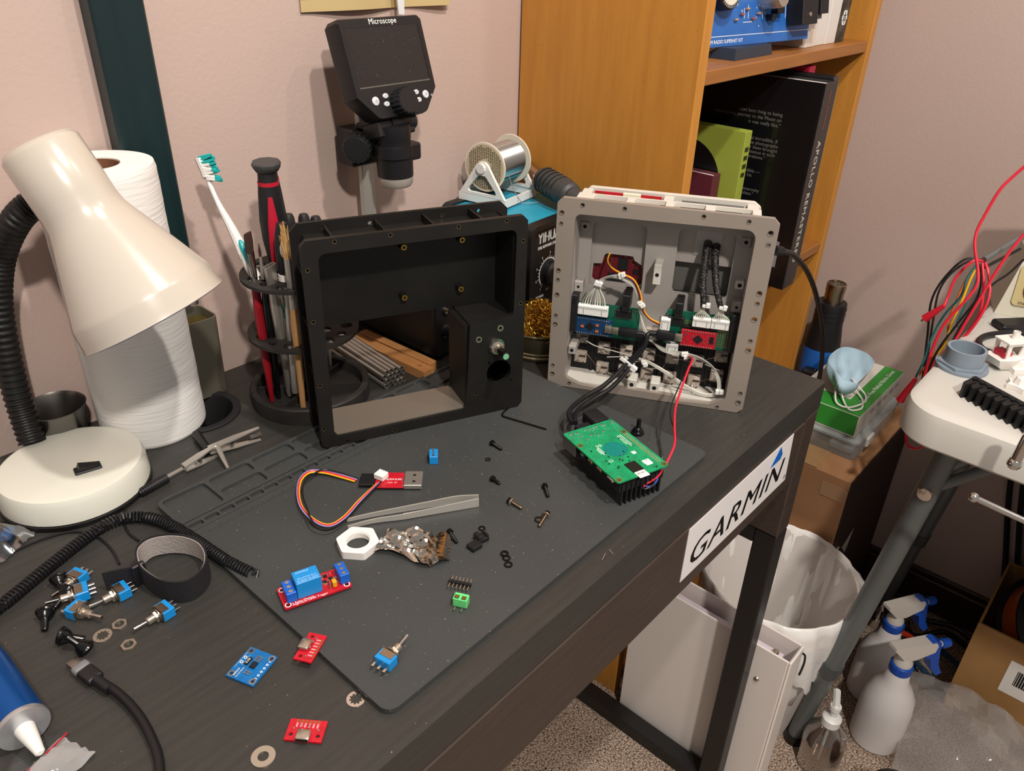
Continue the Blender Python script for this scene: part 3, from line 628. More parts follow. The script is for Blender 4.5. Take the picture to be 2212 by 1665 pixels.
for i in range(23):
    a = math.radians(235-i*12.7); r0, r1 = 0.0190, (0.0225 if i % 3 == 0 else 0.0210)
    tk.bx(r0, r1, -0.00035, 0.00035, 0, 0.0002, SF @ T(0.045, 0.058, 0) @ Matrix.Rotation(a, 4, 'Z'))
for i in range(40):
    a0, a1 = math.radians(235-i*7), math.radians(235-(i+1)*7)
    tk.add([(0.0174*math.cos(a0), 0.0174*math.sin(a0), 0.0001), (0.0191*math.cos(a0), 0.0191*math.sin(a0), 0.0001), (0.0191*math.cos(a1), 0.0191*math.sin(a1), 0.0001), (0.0174*math.cos(a1), 0.0174*math.sin(a1), 0.0001)], [(0,1,2,3)], SF @ T(0.045, 0.058, 0))
for i in range(8):
    a = math.radians(235-i*38.1); tk.text(str(i+1), 0.0042, SF @ T(0.045+0.0252*math.cos(a), 0.058+0.0252*math.sin(a), 0), 0.0001)
tk.text('AIR', 0.004, SF @ T(0.045, 0.034, 0), 0.0001); tk.text('POWER', 0.0050, SF @ T(0.030, 0.0275, 0), 0.0001)
tk.ring(0.0022, 0.0016, 0, 0.0002, 16, SF @ T(0.022, 0.012, 0)); tk.bx(0.030, 0.035, 0.0118, 0.0124, 0, 0.0002, SF)
tk.build('dial_markings', silk, stn, ang=0)
B().bx(0.018, 0.042, 0.0165, 0.0235, 0, 0.003, SF, 0.001).build('power_switch', blk2, stn)
for x in (0.012, SWd-0.012):
    for y in (0.015, SDp-0.02): B().cyl((x, y, 0), (x, y, 0.006), 0.006, 0.006, 12).build('foot', rubber, stn)

# solder spool on its printed stand
pla = mat('white_print_plastic', 'e4e2dd', 0.42, bump=0.12, bscale=700, stretch=(0.3, 0.3, 3))
f0, f1, f2 = aZ(1091, 451, SZ), aZ(1158, 422, SZ), aZ(1001, 425, SZ)
ux = (f1-f0); Wx = ux.length; uy = (f2-f0); Wy = min(uy.length, 0.085)
HM2 = frame((f0.x, f0.y, SZ), ux, (0, 0, 1))
hold = thing('spool_stand', 'white printed solder spool stand on top of the teal station', 'stand', HM2)
B().plate([(0, 0), (Wx, 0), (Wx, Wy), (0, Wy)], [[(0.003, 0.003), (Wx-0.003, 0.003), (Wx-0.003, Wy-0.003), (0.003, Wy-0.003)]], 0.0, 0.010).build('base_frame', pla, hold)
AH = 0.0455
for x in (0.0, Wx-0.0042):
    tri = [(Wy*0.02, 0.0095), (Wy*0.98, 0.0095), (Wy*0.5+0.0085, AH+0.004), (Wy*0.5+0.004, AH+0.0075), (Wy*0.5-0.004, AH+0.0075), (Wy*0.5-0.0085, AH+0.004)]
    inn_ = fillet([(Wy*0.15, 0.013), (Wy*0.85, 0.013), (Wy*0.5+0.0055, AH-0.0095), (Wy*0.5-0.0055, AH-0.0095)], [0.003, 0.003, 0.002, 0.002], 3)
    B().plate(tri, [inn_], 0, 0.0042, T(x, 0, 0) @ Matrix(((0,0,1,0),(1,0,0,0),(0,1,0,0),(0,0,0,1)))).build('a_frame', pla, hold)
AXM = HM2 @ T(0, Wy*0.5, AH)
sp_ = thing('solder_spool', 'spool of shiny solder wire with a printed paper label on its flange', 'spool', AXM)
XA = rot('Y', 90)                                     # local z -> +x
R1, x0, x1 = 0.0310, 0.0065, Wx-0.0065
B().lathe([(0.001, -0.004), (0.0062, -0.004), (0.0062, 0.0), (0.0048, 0.001), (0.0048, Wx+0.003), (0.001, Wx+0.003)], 10, XA).build('axle', pla, sp_)
fl = mat('ivory_plastic', 'd9d2c0', 0.45)
B().lathe([(0.006, x0), (R1, x0), (R1+0.0004, x0+0.001), (R1, x0+0.0022), (0.006, x0+0.0022)], 48, XA).build('flange', fl, sp_)
B().lathe([(0.006, x1-0.0022), (R1, x1-0.0022), (R1+0.0004, x1-0.001), (R1, x1), (0.006, x1)], 48, XA).build('flange', fl, sp_)
lb_ = B().ring(R1*0.93, 0.0095, x0-0.0003, x0, 48, XA)
lb_ = lb_.build('paper_label', mat('label_paper', 'b9ab8e', 0.8), sp_)
tx = B()
for i in range(17):
    xx = -0.0235+i*0.0029; hh = math.sqrt(max(0, (R1*0.9)**2-xx*xx)); y = -hh
    while y < hh-0.001:
        l = random.uniform(0.0012, 0.004)
        if xx*xx+(y+l/2)**2 > 0.0108**2 and y+l < hh: tx.bx(x0-0.0005, x0-0.0003, xx-0.0007, xx+0.0006, y, y+l)
        y += l+0.0009
tx.build('label_print', mat('grey_print', '4d463a', 0.8), lb_, ang=0)
wl = [(0.0045, x0+0.0022)]
nw = 34; step = (x1-x0-0.0044)/nw
for i in range(nw):
    z = x0+0.0022+i*step; wl += [(0.0238, z+0.0001), (0.0245, z+step*0.5), (0.0238, z+step-0.0001)]
wl += [(0.0045, x1-0.0022)]
B().lathe(wl, 48, XA).build('solder_wire', mat('bright_solder', 'c9c8c4', 0.22, 1.0), sp_, ang=60)
e0 = Vector((Wx*0.4, -Wy*0.5, 0.006-AH))
B().tube(sm([(Wx*0.45, -0.019, -0.012), (Wx*0.40, -0.028, -0.026), (Wx*0.38, -Wy*0.5-0.002, 0.0075-AH), (Wx*0.42, -Wy*0.5-0.008, 0.0015-AH), (Wx*0.62, -Wy*0.5-0.020, 0.0012-AH)], 6), 0.0005, 6).build('wire_tail', steel, sp_)

# hot-air handle lying behind the spool
hb_ = aZ(1200, 402, 0.896)
ha = thing('hot_air_handle', 'grey slotted hot-air gun handle with a steel nozzle lying behind the solder spool', 'hot air gun', T(hb_))
h0, h1, h2, h3 = [aZ(x, y, zz)-hb_ for x, y, zz in ((1132, 350, 0.905), (1172, 386, 0.901), (1236, 424, 0.8965), (1268, 443, 0.8920))]
B().cyl(h0, h1+(h1-h0)*0.1, 0.0085, 0.0085, 24).build('nozzle', mat('heat_tinted_steel', 'c2ab8c', 0.25, 1.0), ha)
dg = mat('dark_grey_plastic', '3c3d3d', 0.5)
AM = zaxis(h1, h2-h1); AL = (h2-h1).length; cl_ = AM.to_3x3().inverted() @ (CAM-hb_); A0 = math.degrees(math.atan2(cl_.y, cl_.x))
hh_ = B().lathe([(0.0088, 0.0), (0.0150, 0.001), (0.0172, 0.006), (0.0178, AL*0.7), (0.0155, AL*0.95), (0.012, AL)], 28, AM).build('handle_body', dg, ha)
B().cyl(h2, h3, 0.012, 0.010, 18).build('grip', dg, ha)
for i in range(5):
    B().tube([(0.0174*math.cos(t), 0.0174*math.sin(t), AL*(0.12+i*0.13)+0.003*math.sin(t)) for t in [math.radians(q) for q in range(int(A0)-75, int(A0)+16, 10)]], 0.0010, 6, AM).build('vent_slot', hole, hh_)
    B().tube([(0.0174*math.cos(t), 0.0174*math.sin(t), AL*(0.12+i*0.13)) for t in [math.radians(q) for q in range(int(A0)+40, int(A0)+90, 10)]], 0.0010, 6, AM).build('vent_slot', hole, hh_)

# brass wool in its tin
TCX, TCY = -0.1610, 0.2905
tinm = mat('tin_plate', '8c8468', 0.35, 1.0)
tn = thing('brass_wool_tin', 'round tin of curly brass tip-cleaning wool between the two enclosures', 'tip cleaner', T(TCX, TCY, 0.75))
B().lathe([(0.001, 0.0), (0.0455, 0.0), (0.0470, 0.0015), (0.0470, 0.0045), (0.0455, 0.006), (0.0455, 0.0085), (0.0440, 0.0095), (0.0440, 0.0275), (0.0452, 0.029), (0.0458, 0.031), (0.0448, 0.0325), (0.0432, 0.031), (0.0430, 0.004), (0.001, 0.003)], 64).build('tin_can', tinm, tn)
bw = B(); random.seed(3)
for i in range(900):
    a, r = random.uniform(0, 2*PI), 0.040*math.sqrt(random.random()); h = 0.026+0.030*(1-(r/0.042)**2)*random.uniform(0.55, 1.0)
    c = Vector((r*math.cos(a), r*math.sin(a), h)); q = Euler((random.uniform(0, 6), random.uniform(0, 6), random.uniform(0, 6))).to_matrix(); R_ = random.uniform(0.0022, 0.0048)
    bw.tube([c+q @ Vector((R_*math.cos(t), R_*math.sin(t), t*0.0007)) for t in [k*0.8 for k in range(9)]], 0.00042, 3)
o = bw.build('brass_curls', mat('brass_shavings', 'e0b650', 0.25, 0.9), tn); o['kind'] = 'stuff'
B().lathe([(0.042, 0.022), (0.036, 0.028), (0.022, 0.034), (0.001, 0.036)], 24).build('wool_core', mat('brass_dark', '8a6a22', 0.5, 0.6), tn)

# ---------------------------------------------------------------- steel tubes and wood strips seen through the enclosure
tubm = mat('polished_tube', 'c9c4ba', 0.24, 0.85)
t0, t1 = Vector((-0.3470, 0.3405, 0.7536)), Vector((-0.3360, 0.4560, 0.7536)); td = (t1-t0).normalized(); tl = 0.118
side = Vector((td.y, -td.x, 0)); rT = 0.00285
tm = B().ring(rT, rT-0.0003, 0, tl, 16).mesh('steel_tube', tubm, 40)
rows = ((5, 0), (4, 1), (5, 2), (4, 3)); kidx = 0
for n_, rw in rows:
    for i in range(n_):
        p = t0+side*((i-(n_-1)/2)*rT*2.02)+Vector((0, 0, rT-0.0032+rw*rT*1.76))-td*random.uniform(-0.002, 0.002)
        p.z = 0.7502+rT+rw*rT*1.76
        o = bpy.data.objects.new('steel_tube', tm); COL.objects.link(o); o.matrix_world = zaxis(p, td)
        tag(o, (('leftmost', 'second', 'middle', 'fourth', 'rightmost') if n_ == 5 else ('leftmost', 'second', 'third', 'rightmost'))[i]+' thin steel tube in the '+('bottom', 'second', 'third', 'top')[rw]+' layer of the tube bundle', 'tube', 'bundle of steel tubes')
strip = mat('pale_wood', 'b98452', 0.55, col2='a3703f', scale=40, stretch=(6, 0.5, 6), bump=0.1, bscale=200)
q0 = Vector((-0.3180, 0.3240, 0.7502)); qd = Vector((-0.035, 0.99, 0)).normalized(); qs = Vector((qd.y, -qd.x, 0))
WM = frame(q0, qs, (0, 0, 1))
w1 = B().plate([(0, 0), (0.0150, 0), (0.0150, 0.130), (0, 0.130)], [circ(0.0024, 12, 0.0075, 0.016)], 0, 0.0105, WM).build('wood_strip', strip, ang=30)
tag(w1, 'pale wooden strip with a drilled hole lying beside the steel tubes', 'wood')
w2 = B().bx(0.0156, 0.0270, -0.004+0.012, 0.128, 0, 0.0120, WM, 0.0005).build('wood_strip', strip)
tag(w2, 'second pale wooden strip without a hole touching the drilled one', 'wood')
# ---------------------------------------------------------------- grey enclosure with the keypad electronics
GU = Vector((0.0923, -0.1799, 0)).normalized()
GO = Vector((-0.2252, 0.2183, 0.7505))
GM = frame(GO, GU, (0, 0, 1))
gc = thing('grey_enclosure', 'grey cast metal enclosure standing upright, open side showing circuit boards and wiring', 'enclosure', GM)
gf = mat('grey_flange_metal', '9c9288', 0.45, 0.25, col2='948a80', scale=14, amt=0.6, bump=0.1, bscale=1200)
gi = mat('grey_inner_paint', 'a39d98', 0.6, bump=0.15, bscale=900)
gl = mat('pale_grey_paint', 'c6c3ba', 0.55, bump=0.1, bscale=900)
L0, L1, VT = -5.0, 204.7, 210.0
def gx(x0, x1, v0, v1, d0, d1, b=0.0, o=None): return (o or B()).bx(x0*mm, x1*mm, d0*mm, d1*mm, v0*mm, v1*mm, bev=b)
gop = fillet([(13.5, 12.0), (30, 5.0), (62, 3.0), (66, 8.5), (132, 8.5), (136, 3.0), (170, 5.0), (185.5, 14.0), (185.5, 197), (13.5, 195)], [6, 8, 3, 2, 2, 3, 8, 6, 9, 6])
ghl = [(0,195,2.1),(0,184,1.6),(0,134.5,2.1),(0,124.4,1.6),(0,107.6,2.1),(0,84,1.6),(0,74,2.1),(0,24.5,1.6),(0,14,2.1),(19.4,5,1.5),(20,204.5,1.9),(61,205.2,1.9),(135.6,205.5,1.9),(177,205,1.9),
       (198,196,2.6),(198,185,2.0),(198.6,135.6,2.6),(198.6,125.1,2.0),(198.7,107.9,2.6),(198.9,84.5,2.0),(198.7,73.8,2.6),(199.2,23.5,2.0),(198.9,12.3,2.6),(178.8,3.4,1.5)]
B().plate(S(chamf(L1-L0, VT, 5.5, (L0+L1)/2, VT/2)), [S(gop)]+[S(circ(r, 12, u, v)) for u, v, r in ghl], 0, 0.006, front(0.006)).build('front_flange', gf, gc, ang=25)
rg = {}
for u, v, r in ghl:
    if r not in rg:
        rg[r] = B().ring(r*mm+0.0006, r*mm, -0.0002, 0.0003, 14).build('hole_rim', nickel, gc, front(0.0) @ T(u*mm, v*mm, 0))
    else: inst(rg[r], front(0.0) @ T(u*mm, v*mm, 0), gc)
# shell behind the flange
w = B(); gx(9.5, 13.5, 5, 199, 6, 40, o=w); gx(185.5, 189.5, 5, 199, 6, 40, o=w); gx(13.5, 185.5, 195, 199, 6, 40, o=w)
w.build('side_walls', gi, gc)
B().plate(S([(9.5, 2.0), (189.5, 2.0), (189.5, 5.5), (9.5, 5.5)]), (), 0, 0.034, front(0.040)).build('floor_wall', gl, gc)
# back wall with two pockets
winL = [(40, 140), (42, 142.5), (70, 142.5), (72, 138), (81, 133), (82, 113.5), (79.5, 111), (31, 111), (28.5, 113.5), (29, 130), (38, 131)]
winR = fillet([(115.5, 111), (169.5, 111), (169.5, 145), (115.5, 145)], [5]*4)
B().plate(S([(9.5, 55), (189.5, 55), (189.5, 199), (9.5, 199)]), [S(fillet([(26.5, 106), (83, 106), (82, 179), (26.5, 178)], [5]*4)), S(fillet([(114, 111), (170, 111), (170, 180), (114, 180)], [5]*4))], 0, 0.004, front(0.040)).build('back_wall', gi, gc, ang=25)
B().plate(S([(24, 104), (85, 104), (85, 181), (24, 181)]), [S(winL)], 0, 0.003, front(0.0462)).build('pocket_floor', gi, gc, ang=25)
B().plate(S([(112, 143), (172, 143), (172, 182), (112, 182)]), [], 0, 0.003, front(0.0462)).build('pocket_floor', gi, gc)
gx(112, 172, 108, 144, 52, 54, 0, B()).build('pocket_back', mat('dark_grey_paint', '5e5c58', 0.6), gc)
B().bx(0.024, 0.086, 0.0485, 0.0500, 0.105, 0.146).build('red_display_board', mat('dark_red_board', '6e1420', 0.4, col2='561019', scale=150, amt=0.5), gc)
for u, v, a, b_ in ((60, 131, 10, 12), (54, 115, 18, 9), (74, 124, 5, 5)):
    B().box((u*mm, 0.0478, v*mm), (a*mm, 0.0016, b_*mm)).build('chip', chip, gc)
pt = B(); random.seed(5)
for i in range(90):
    u, v = random.uniform(28, 83), random.uniform(108, 142); pt.box((u*mm, 0.0483, v*mm), (0.0009, 0.0004, 0.0005))
pt.build('board_components', tin, gc, ang=0)
plt_ = gx(130.5, 156.5, 152, 179, 42.2, 43.2, 0.0003).build('label_plate', mat('pale_plate', 'a9a7a4', 0.5), gc)
# bosses, tabs
def boss(u, v, wd, ht, d0, d1, hr, m=None):
    b_ = B().bx((u-wd/2)*mm, (u+wd/2)*mm, d0*mm, d1*mm, (v-ht/2)*mm, (v+ht/2)*mm, bev=0.0008).build('boss', m or gi, gc)
    B().cyl((u*mm, d0*mm-0.0002, v*mm), (u*mm, d0*mm+0.001, v*mm), hr*mm, hr*mm, 14).build('bolt_hole', hole, b_)
boss(98.2, 135, 8, 22, 18, 40, 2.0, gl)
for u, v in ((18.5, 172), (179.5, 173.5)): boss(u, v, 10, 10, 34, 40, 1.9)
boss(180.5, 130.5, 9, 9, 28, 40, 2.2, gl); boss(18, 110, 9, 12, 22, 40, 1.5); boss(181, 109, 9, 12, 22, 40, 1.5); boss(18.5, 42.5, 8, 10, 6, 40, 2.0)
for u in (86.6, 111): boss(u, 12.3, 10, 12, 4, 22, 2.3, gl)
# keypad: black carrier and the undersides of nineteen switches
car2 = gx(13.6, 185.4, 5.6, 58, 37, 39, 0, B()).build('keypad_carrier', mat('black_carrier', '0e0e0f', 0.5), gc)
for u in (37, 62, 87, 112, 137, 163): gx(u-1.2, u+1.2, 6, 56, 34, 37, 0, B()).build('carrier_rib', mat('black_carrier', '0e0e0f', 0.5), car2)
keyb = mat('switch_housing', 'b3a79b', 0.5, bump=0.1, bscale=800)
k0 = B().bx(-0.0068, 0.0068, 0, 0.006, -0.0068, 0.0068, bev=0.0008).bx(-0.0058, 0.0058, -0.0012, 0, -0.0058, 0.0050, bev=0.0005).mesh('key_switch', keyb)
k1 = B().lathe([(0.0021, 0), (0.0019, 0.0022), (0.001, 0.0024)], 12, FR).mesh('center_pin', keyb)
k2 = B().box((0.0028, -0.0012, 0.0038), (0.0070, 0.0006, 0.0018)).box((-0.0036, -0.0012, -0.0035), (0.0012, 0.0008, 0.0012)).box((0.0040, -0.0012, -0.0040), (0.0016, 0.0008, 0.0010)).mesh('contact_slot', mat('dark_contact', '3a332d', 0.5))
kp = [(24.5, 47), (24.5, 22.5), (175.5, 47), (174, 22.5)]+[(u, v) for v in (12, 36.8, 61.5) for u in (50, 74.5, 99.3, 124.8, 151)]
for u, v in kp:
    o = bpy.data.objects.new('key_switch', k0); COL.objects.link(o); o.parent = gc; o.matrix_local = T(u*mm, 0.031, v*mm)
    for nm, me in (('center_pin', k1), ('contact_slot', k2)):
        c = bpy.data.objects.new(nm, me); COL.objects.link(c); c.parent = o; c.matrix_local = T(0, -0.0012, -0.0008)
# circuit boards
def pads(pts, r0, r1, d, name, m, par):
    b_ = B()
    for u, v in pts: b_.ring(r0*mm, r1*mm, 0, 0.0001, 8, front(d*mm) @ T(u*mm, v*mm, 0))
    return b_.build(name, m, par, ang=0)
lbd = gx(20.5, 86, 57.5, 95, 19, 20.6, 0.0002).build('proto_board', pcbdark, gc); lbd['label'] = 'dark green prototyping board on the left'
pads([(58+i*2.54, 82+j*2.54) for i in range(11) for j in range(5)], 0.9, 0.45, 19, 'solder_pads', tin, lbd)
blu = gx(20, 58.5, 61, 80.5, 12.4, 14, 0.0002).build('blue_controller', pcbnavy, gc); blu['label'] = 'small navy blue microcontroller board'
rbd = gx(113.5, 184, 60, 99, 19, 20.6, 0.0002).build('proto_board', pcbdark, gc); rbd['label'] = 'dark green prototyping board on the right'
pads([(120+i*2.54, 84+j*2.54) for i in range(23) for j in range(3)]+[(167.5+i*2.54, 64+j*2.54) for i in range(5) for j in range(9)], 0.9, 0.45, 19, 'solder_pads', gold, rbd)
red = gx(130.5, 166, 63, 82, 12.4, 14, 0.0002).build('red_controller', pcbred, gc); red['label'] = 'small red microcontroller board'
def controller(par, u0, u1, v0, v1, d, right):
    b_ = B()
    n_ = int((u1-u0-2)/2.54)
    for i in range(n_):
        for v in (v0+1.4, v1-1.4): b_.sphere(((u0+1.8+i*2.54)*mm, (d-0.2)*mm, v*mm), 0.0008, 8, 4)
    b_.build('pin_solder', tin, par)
    cu = (u0+u1)/2+(0 if right else -4)
    B().box((0, 0, 0), (0.0072, 0.001, 0.0072), T(cu*mm, (d-0.4)*mm, (v0+v1)/2*mm) @ rot('Y', 45)).build('processor', chip, par)
    q = B(); random.seed(u0)
    for i in range(46):
        u, v = random.uniform(u0+2, u1-2), random.uniform(v0+3.2, v1-3.2)
        if abs(u-cu)+abs(v-(v0+v1)/2) > 6.2: q.box((u*mm, (d-0.2)*mm, v*mm), (random.choice((0.0010, 0.0016, 0.0006)), 0.0005, random.choice((0.0008, 0.0005))))
    q.build('components', tin, par, ang=0)
    sx_ = (u1-7.5) if not right else (u0-6)
    B().bx(sx_*mm, (sx_+8)*mm, (d-3.2)*mm, d*mm, ((v0+v1)/2-4.3)*mm, ((v0+v1)/2+4.3)*mm, bev=0.0010, seg=2).build('usb_socket', nickel, par)
controller(blu, 20, 58.5, 61, 80.5, 12.4, False); controller(red, 130.5, 166, 63, 82, 12.4, True)
B().box((0.162, 0.0119, 0.0735), (0.0042, 0.001, 0.0075)).build('memory_chip', chip, red)
for u, v in ((27, 70), (43, 73), (43, 66)): B().box((u*mm, 0.0118, v*mm), (0.0032, 0.0012, 0.0022)).build('tantalum_capacitor', orgw, blu)
hdr = B()
for i in range(13): hdr.box(((21.5+i*2.54)*mm, 0.0165, 0.0825), (0.00256, 0.004, 0.0023))
hdr.build('pin_header', black, gc); hdr = B()
for i in range(13): hdr.box(((132+i*2.54)*mm, 0.0165, 0.0842), (0.00256, 0.004, 0.0023))
hdr.build('pin_header', black, gc)
def jst(u0, u1, v0, v1, d):
    o = B().bx(u0*mm, u1*mm, d*mm, (d+6)*mm, v0*mm, v1*mm, bev=0.0006).bx((u0+0.3)*mm, (u1-0.3)*mm, (d-0.8)*mm, d*mm, (v1-3)*mm, (v1-0.6)*mm, bev=0.0003).build('connector', nylon, gc)
    s_ = B()
    for i in range(2): s_.box(((u0+(u1-u0)*(0.2+0.6*i))*mm, d*mm-0.0001, (v0+(v1-v0)*0.4)*mm), (0.0006, 0.0004, (v1-v0)*0.5*mm))
    s_.build('latch_slot', greyw, o); return o
jst(20.8, 53, 83.5, 95, 11); jst(140, 158.2, 86.5, 97.2, 11); jst(158.6, 176.8, 86.7, 97.6, 11); jst(108, 118.2, 77.5, 91, 12); jst(116.8, 129.6, 53, 63, 13)
# clamps
blkclamp = mat('printed_black_clamp', '161617', 0.5, bump=0.15, bscale=700)
for u0, u1, v0, v1 in ((12.8, 20.6, 62.5, 105), (178, 186, 63, 105)):
    c = gx(u0, u1, v0, v1, 10, 20, 0.0008).build('board_clamp', blkclamp, gc)
    B().lathe([(0.0026, 0), (0.0026, 0.001), (0.0014, 0.0011), (0.0013, 0.0002)], 14, front(0.010) @ T((u0+u1)/2*mm, (v1-5)*mm, 0)).build('clamp_screw', black, c)
for u0, u1, v0, v1 in ((67, 74.5, 84, 111), (121.3, 129, 84, 110)):
    c = gx(u0, u1, v0+8, v1, 12, 38, 0.0008).build('board_clamp', blkclamp, gc)
    gx(u0-6, u1+3, v0, v0+9, 15, 20, 0.0006).build('clamp_foot', blkclamp, c)
    B().lathe([(0.0026, 0), (0.0026, 0.001), (0.0014, 0.0011), (0.0013, 0.0002)], 14, front(0.012) @ T((u0+u1)/2*mm, (v1-8)*mm, 0)).build('clamp_screw', black, c)
# wiring inside the box: u, v, depth in mm
def gp(pts): return [Vector((u*mm, d*mm, v*mm)) for u, v, d in pts]
def wire(pts, r, m, name='wire', k=6): return B().tube(sm(gp(pts), k), r*mm, 6).build(name, m, gc)
for i in range(10):
    u = 24.5+i*2.75
    wire([(u, 94.5, 14), (u*0.8+8+0.0*i, 104, 13), (37+i*0.55, 117, 11), (41+i*0.5, 125, 10+0.3*i), (52, 131.5-0.35*i, 9+0.4*i), (63, 133.0-0.45*i, 10), (75, 127.5-0.5*i, 11), (82.5-0.3*i, 116, 11), (85.5-0.3*i, 106, 10+0.25*i), (86.5, 92, 12), (91+0.3*i, 75, 14), (98+0.4*i, 63, 16), (112, 56.8-0.4*i, 15), (126, 55.0-0.45*i, 13), (138, 56.0-0.5*i, 11+0.3*i)], 0.72, whiw if i % 4 else greyw)
for i in range(6):
    wire([(137, 56-0.5*i, 11), (152, 54-0.6*i, 9+0.4*i), (166, 47-0.4*i, 8+0.4*i), (175-0.5*i, 36, 8), (179-0.6*i, 24, 9), (178.6-0.5*i, 16, 10), (173, 9+0.6*i, 11), (160, 8+0.5*i, 12), (142, 14+0.6*i, 14), (122, 24+0.6*i, 17), (104, 32+0.5*i, 19), (94, 35+0.3*i, 20), (80, 37+0.4*i, 22)], 0.78, whiw if i % 3 else greyw)
wire([(30, 46, 27), (40, 42, 26), (52, 40.5, 25), (80, 38, 22)], 0.6, whiw); wire([(55, 30, 26), (66, 33, 24), (78, 36.5, 22)], 0.6, whiw)
wire([(80, 25, 26), (88, 31, 24), (95, 33, 22)], 0.6, whiw); wire([(105, 24, 26), (114, 27, 22), (118, 27, 20)], 0.6, whiw)
wire([(150, 12, 24), (153, 5.5, 16), (165, 6.5, 12), (176, 12, 11)], 0.6, whiw); wire([(160, 38, 26), (176, 34, 24)], 0.5, greyw)
for m, o in ((yelw, 1.6), (redw, 0.4), (blkw, -0.8)):
    wire([(46, 144+o*0.5, 46), (45, 137+o, 34), (52, 135.5+o, 18), (63, 134.5+o*0.8, 9), (76, 129.5+o*0.8, 9), (83+o*0.6, 118, 9), (86.5+o*0.7, 106, 8.5), (90+o*0.6, 96, 11), (97+o*0.4, 88+o*0.3, 13), (108.5, 82.5+o*0.9, 14)], 0.75, m)
thin = mat('copper_link', '8d6a5c', 0.4, 0.5)
for a, b_ in (((31, 30), (44, 15)), ((30, 49), (43, 57)), ((56, 41), (68, 40)), ((81, 40), (93, 39)), ((106, 40), (118, 37)), ((131, 38), (144, 37)), ((157, 40), (169, 46)), ((56, 9), (68, 10)), ((81, 11), (93, 9)), ((106, 10), (118, 9)), ((131, 10), (144, 11)), ((158, 15), (168, 20)), ((144, 30), (146, 19)), ((118, 30), (114, 18))):
    wire([(a[0], a[1], 29), ((a[0]+b_[0])/2, (a[1]+b_[1])/2+1.5, 27), (b_[0], b_[1], 29)], 0.25, thin, 'link_wire')
# braided sleeves
braid = mat('braided_sleeve', '131315', 0.5, bump=0.6, bscale=600, specks=[('8b8a88', 900, 0.62)])
for pts in ([(143.5, 166, 42), (143, 160, 30), (143.5, 148, 22), (144.5, 132, 16), (147, 120, 12), (148.5, 109, 11)], [(152, 164, 42), (152, 158, 32), (154, 147, 24), (157.5, 132, 17), (161.5, 121, 13), (166, 110, 11)]):
    B().tube(sm(gp(pts), 8), 3.2*mm, 12, rr=[(4.3-1.3*(i/40))*mm for i in range(41)]).build('braided_sleeve', braid, gc)
for c, u0, u1 in ((148.5, 142, 156), (166, 160.5, 175)):
    for i in range(8):
        u = u0+(u1-u0)*i/7
        wire([(c-1+0.3*i, 110, 11), (c-2.2+0.6*i, 105, 11.5), (u, 99, 13), (u, 96, 14)], 0.5, whiw)
# cable ties
tiem = nylon
for u, v, d, a, wd, ht in ((40, 121.5, 9, 20, 7, 5), (63, 133.3, 8.5, -20, 5, 6), (85.6, 106, 8.5, 55, 6, 5), (150, 112, 9, 0, 6, 3.4), (166.5, 112, 9, 10, 6, 3.4), (137.5, 55.5, 8.5, 80, 4.5, 7), (178, 17, 8, 0, 7, 5), (96, 35, 17, 70, 5, 5)):
    t_ = B().box((0, 0, 0), (wd*mm, 0.0045, ht*mm), T(u*mm, d*mm, v*mm) @ rot('Y', a), 0.0005).build('cable_tie', tiem, gc)
    B().box((0.0028, -0.0012, 0.0012), (0.0042, 0.0042, 0.0048), T(u*mm, d*mm, v*mm) @ rot('Y', a), 0.0004).build('tie_head', tiem, t_)
# upper rear: top plate with four wells, raised rear body
B().plate(S([(11, 6), (188, 6), (188, 33), (11, 33)]), [S(fillet([(a, 9), (b_, 9), (b_, 30), (a, 30)], [2]*4, 3)) for a, b_ in ((28, 60), (68, 98), (106, 136), (145, 180))], 0.2035, 0.2075).build('top_plate', gl, gc, ang=25)
gx(12, 187, 198.9, 200.5, 6, 40, 0, B()).build('well_floor', gi, gc)
for u in (17, 99, 181): gx(u-6 if u > 100 else u-5, u+5, 199, 206.8, 33, 52, 0.0006).build('bridge', gl, gc)
B().plate(S(fillet([(8, 150), (189, 150), (189, 203), (182, 208), (18, 208), (8, 197)], [2, 2, 4, 4, 4, 6])), [], 0, 0.008, front(0.060)).build('rear_body_plate', gl, gc, ang=25)
B().bx(0.009, 0.188, 0.0545, 0.0600, 0.045, 0.152).build('rear_body', gl, gc)
w = B(); gx(9.5, 12.5, 55, 198, 40, 54, o=w); gx(186, 189, 55, 198, 40, 54, o=w); gx(12.5, 186, 52, 55, 40, 54, o=w); w.build('rear_walls', gi, gc)
gx(24, 92, 196, 206.5, 46, 47.5, 0, B()).build('red_sensor_board', pcbred, gc)
B().box((0.062, 0.0452, 0.2045), (0.018, 0.004, 0.006), None, 0.0005).build('white_socket', mat('ivory_socket', 'ddd6bd', 0.5), gc)
for u in (30, 84): B().lathe([(0.0025, 0), (0.0025, 0.001), (0.0012, 0.001)], 12, front(0.046) @ T(u*mm, 0.203, 0)).build('board_screw', brass, gc)
for v, d in ((205, 42), (202, 37)): gx(112, 172, v-1, v+1, d, d+3, 0.0005).build('grey_bar', mat('dark_bar', '55534f', 0.5), gc)

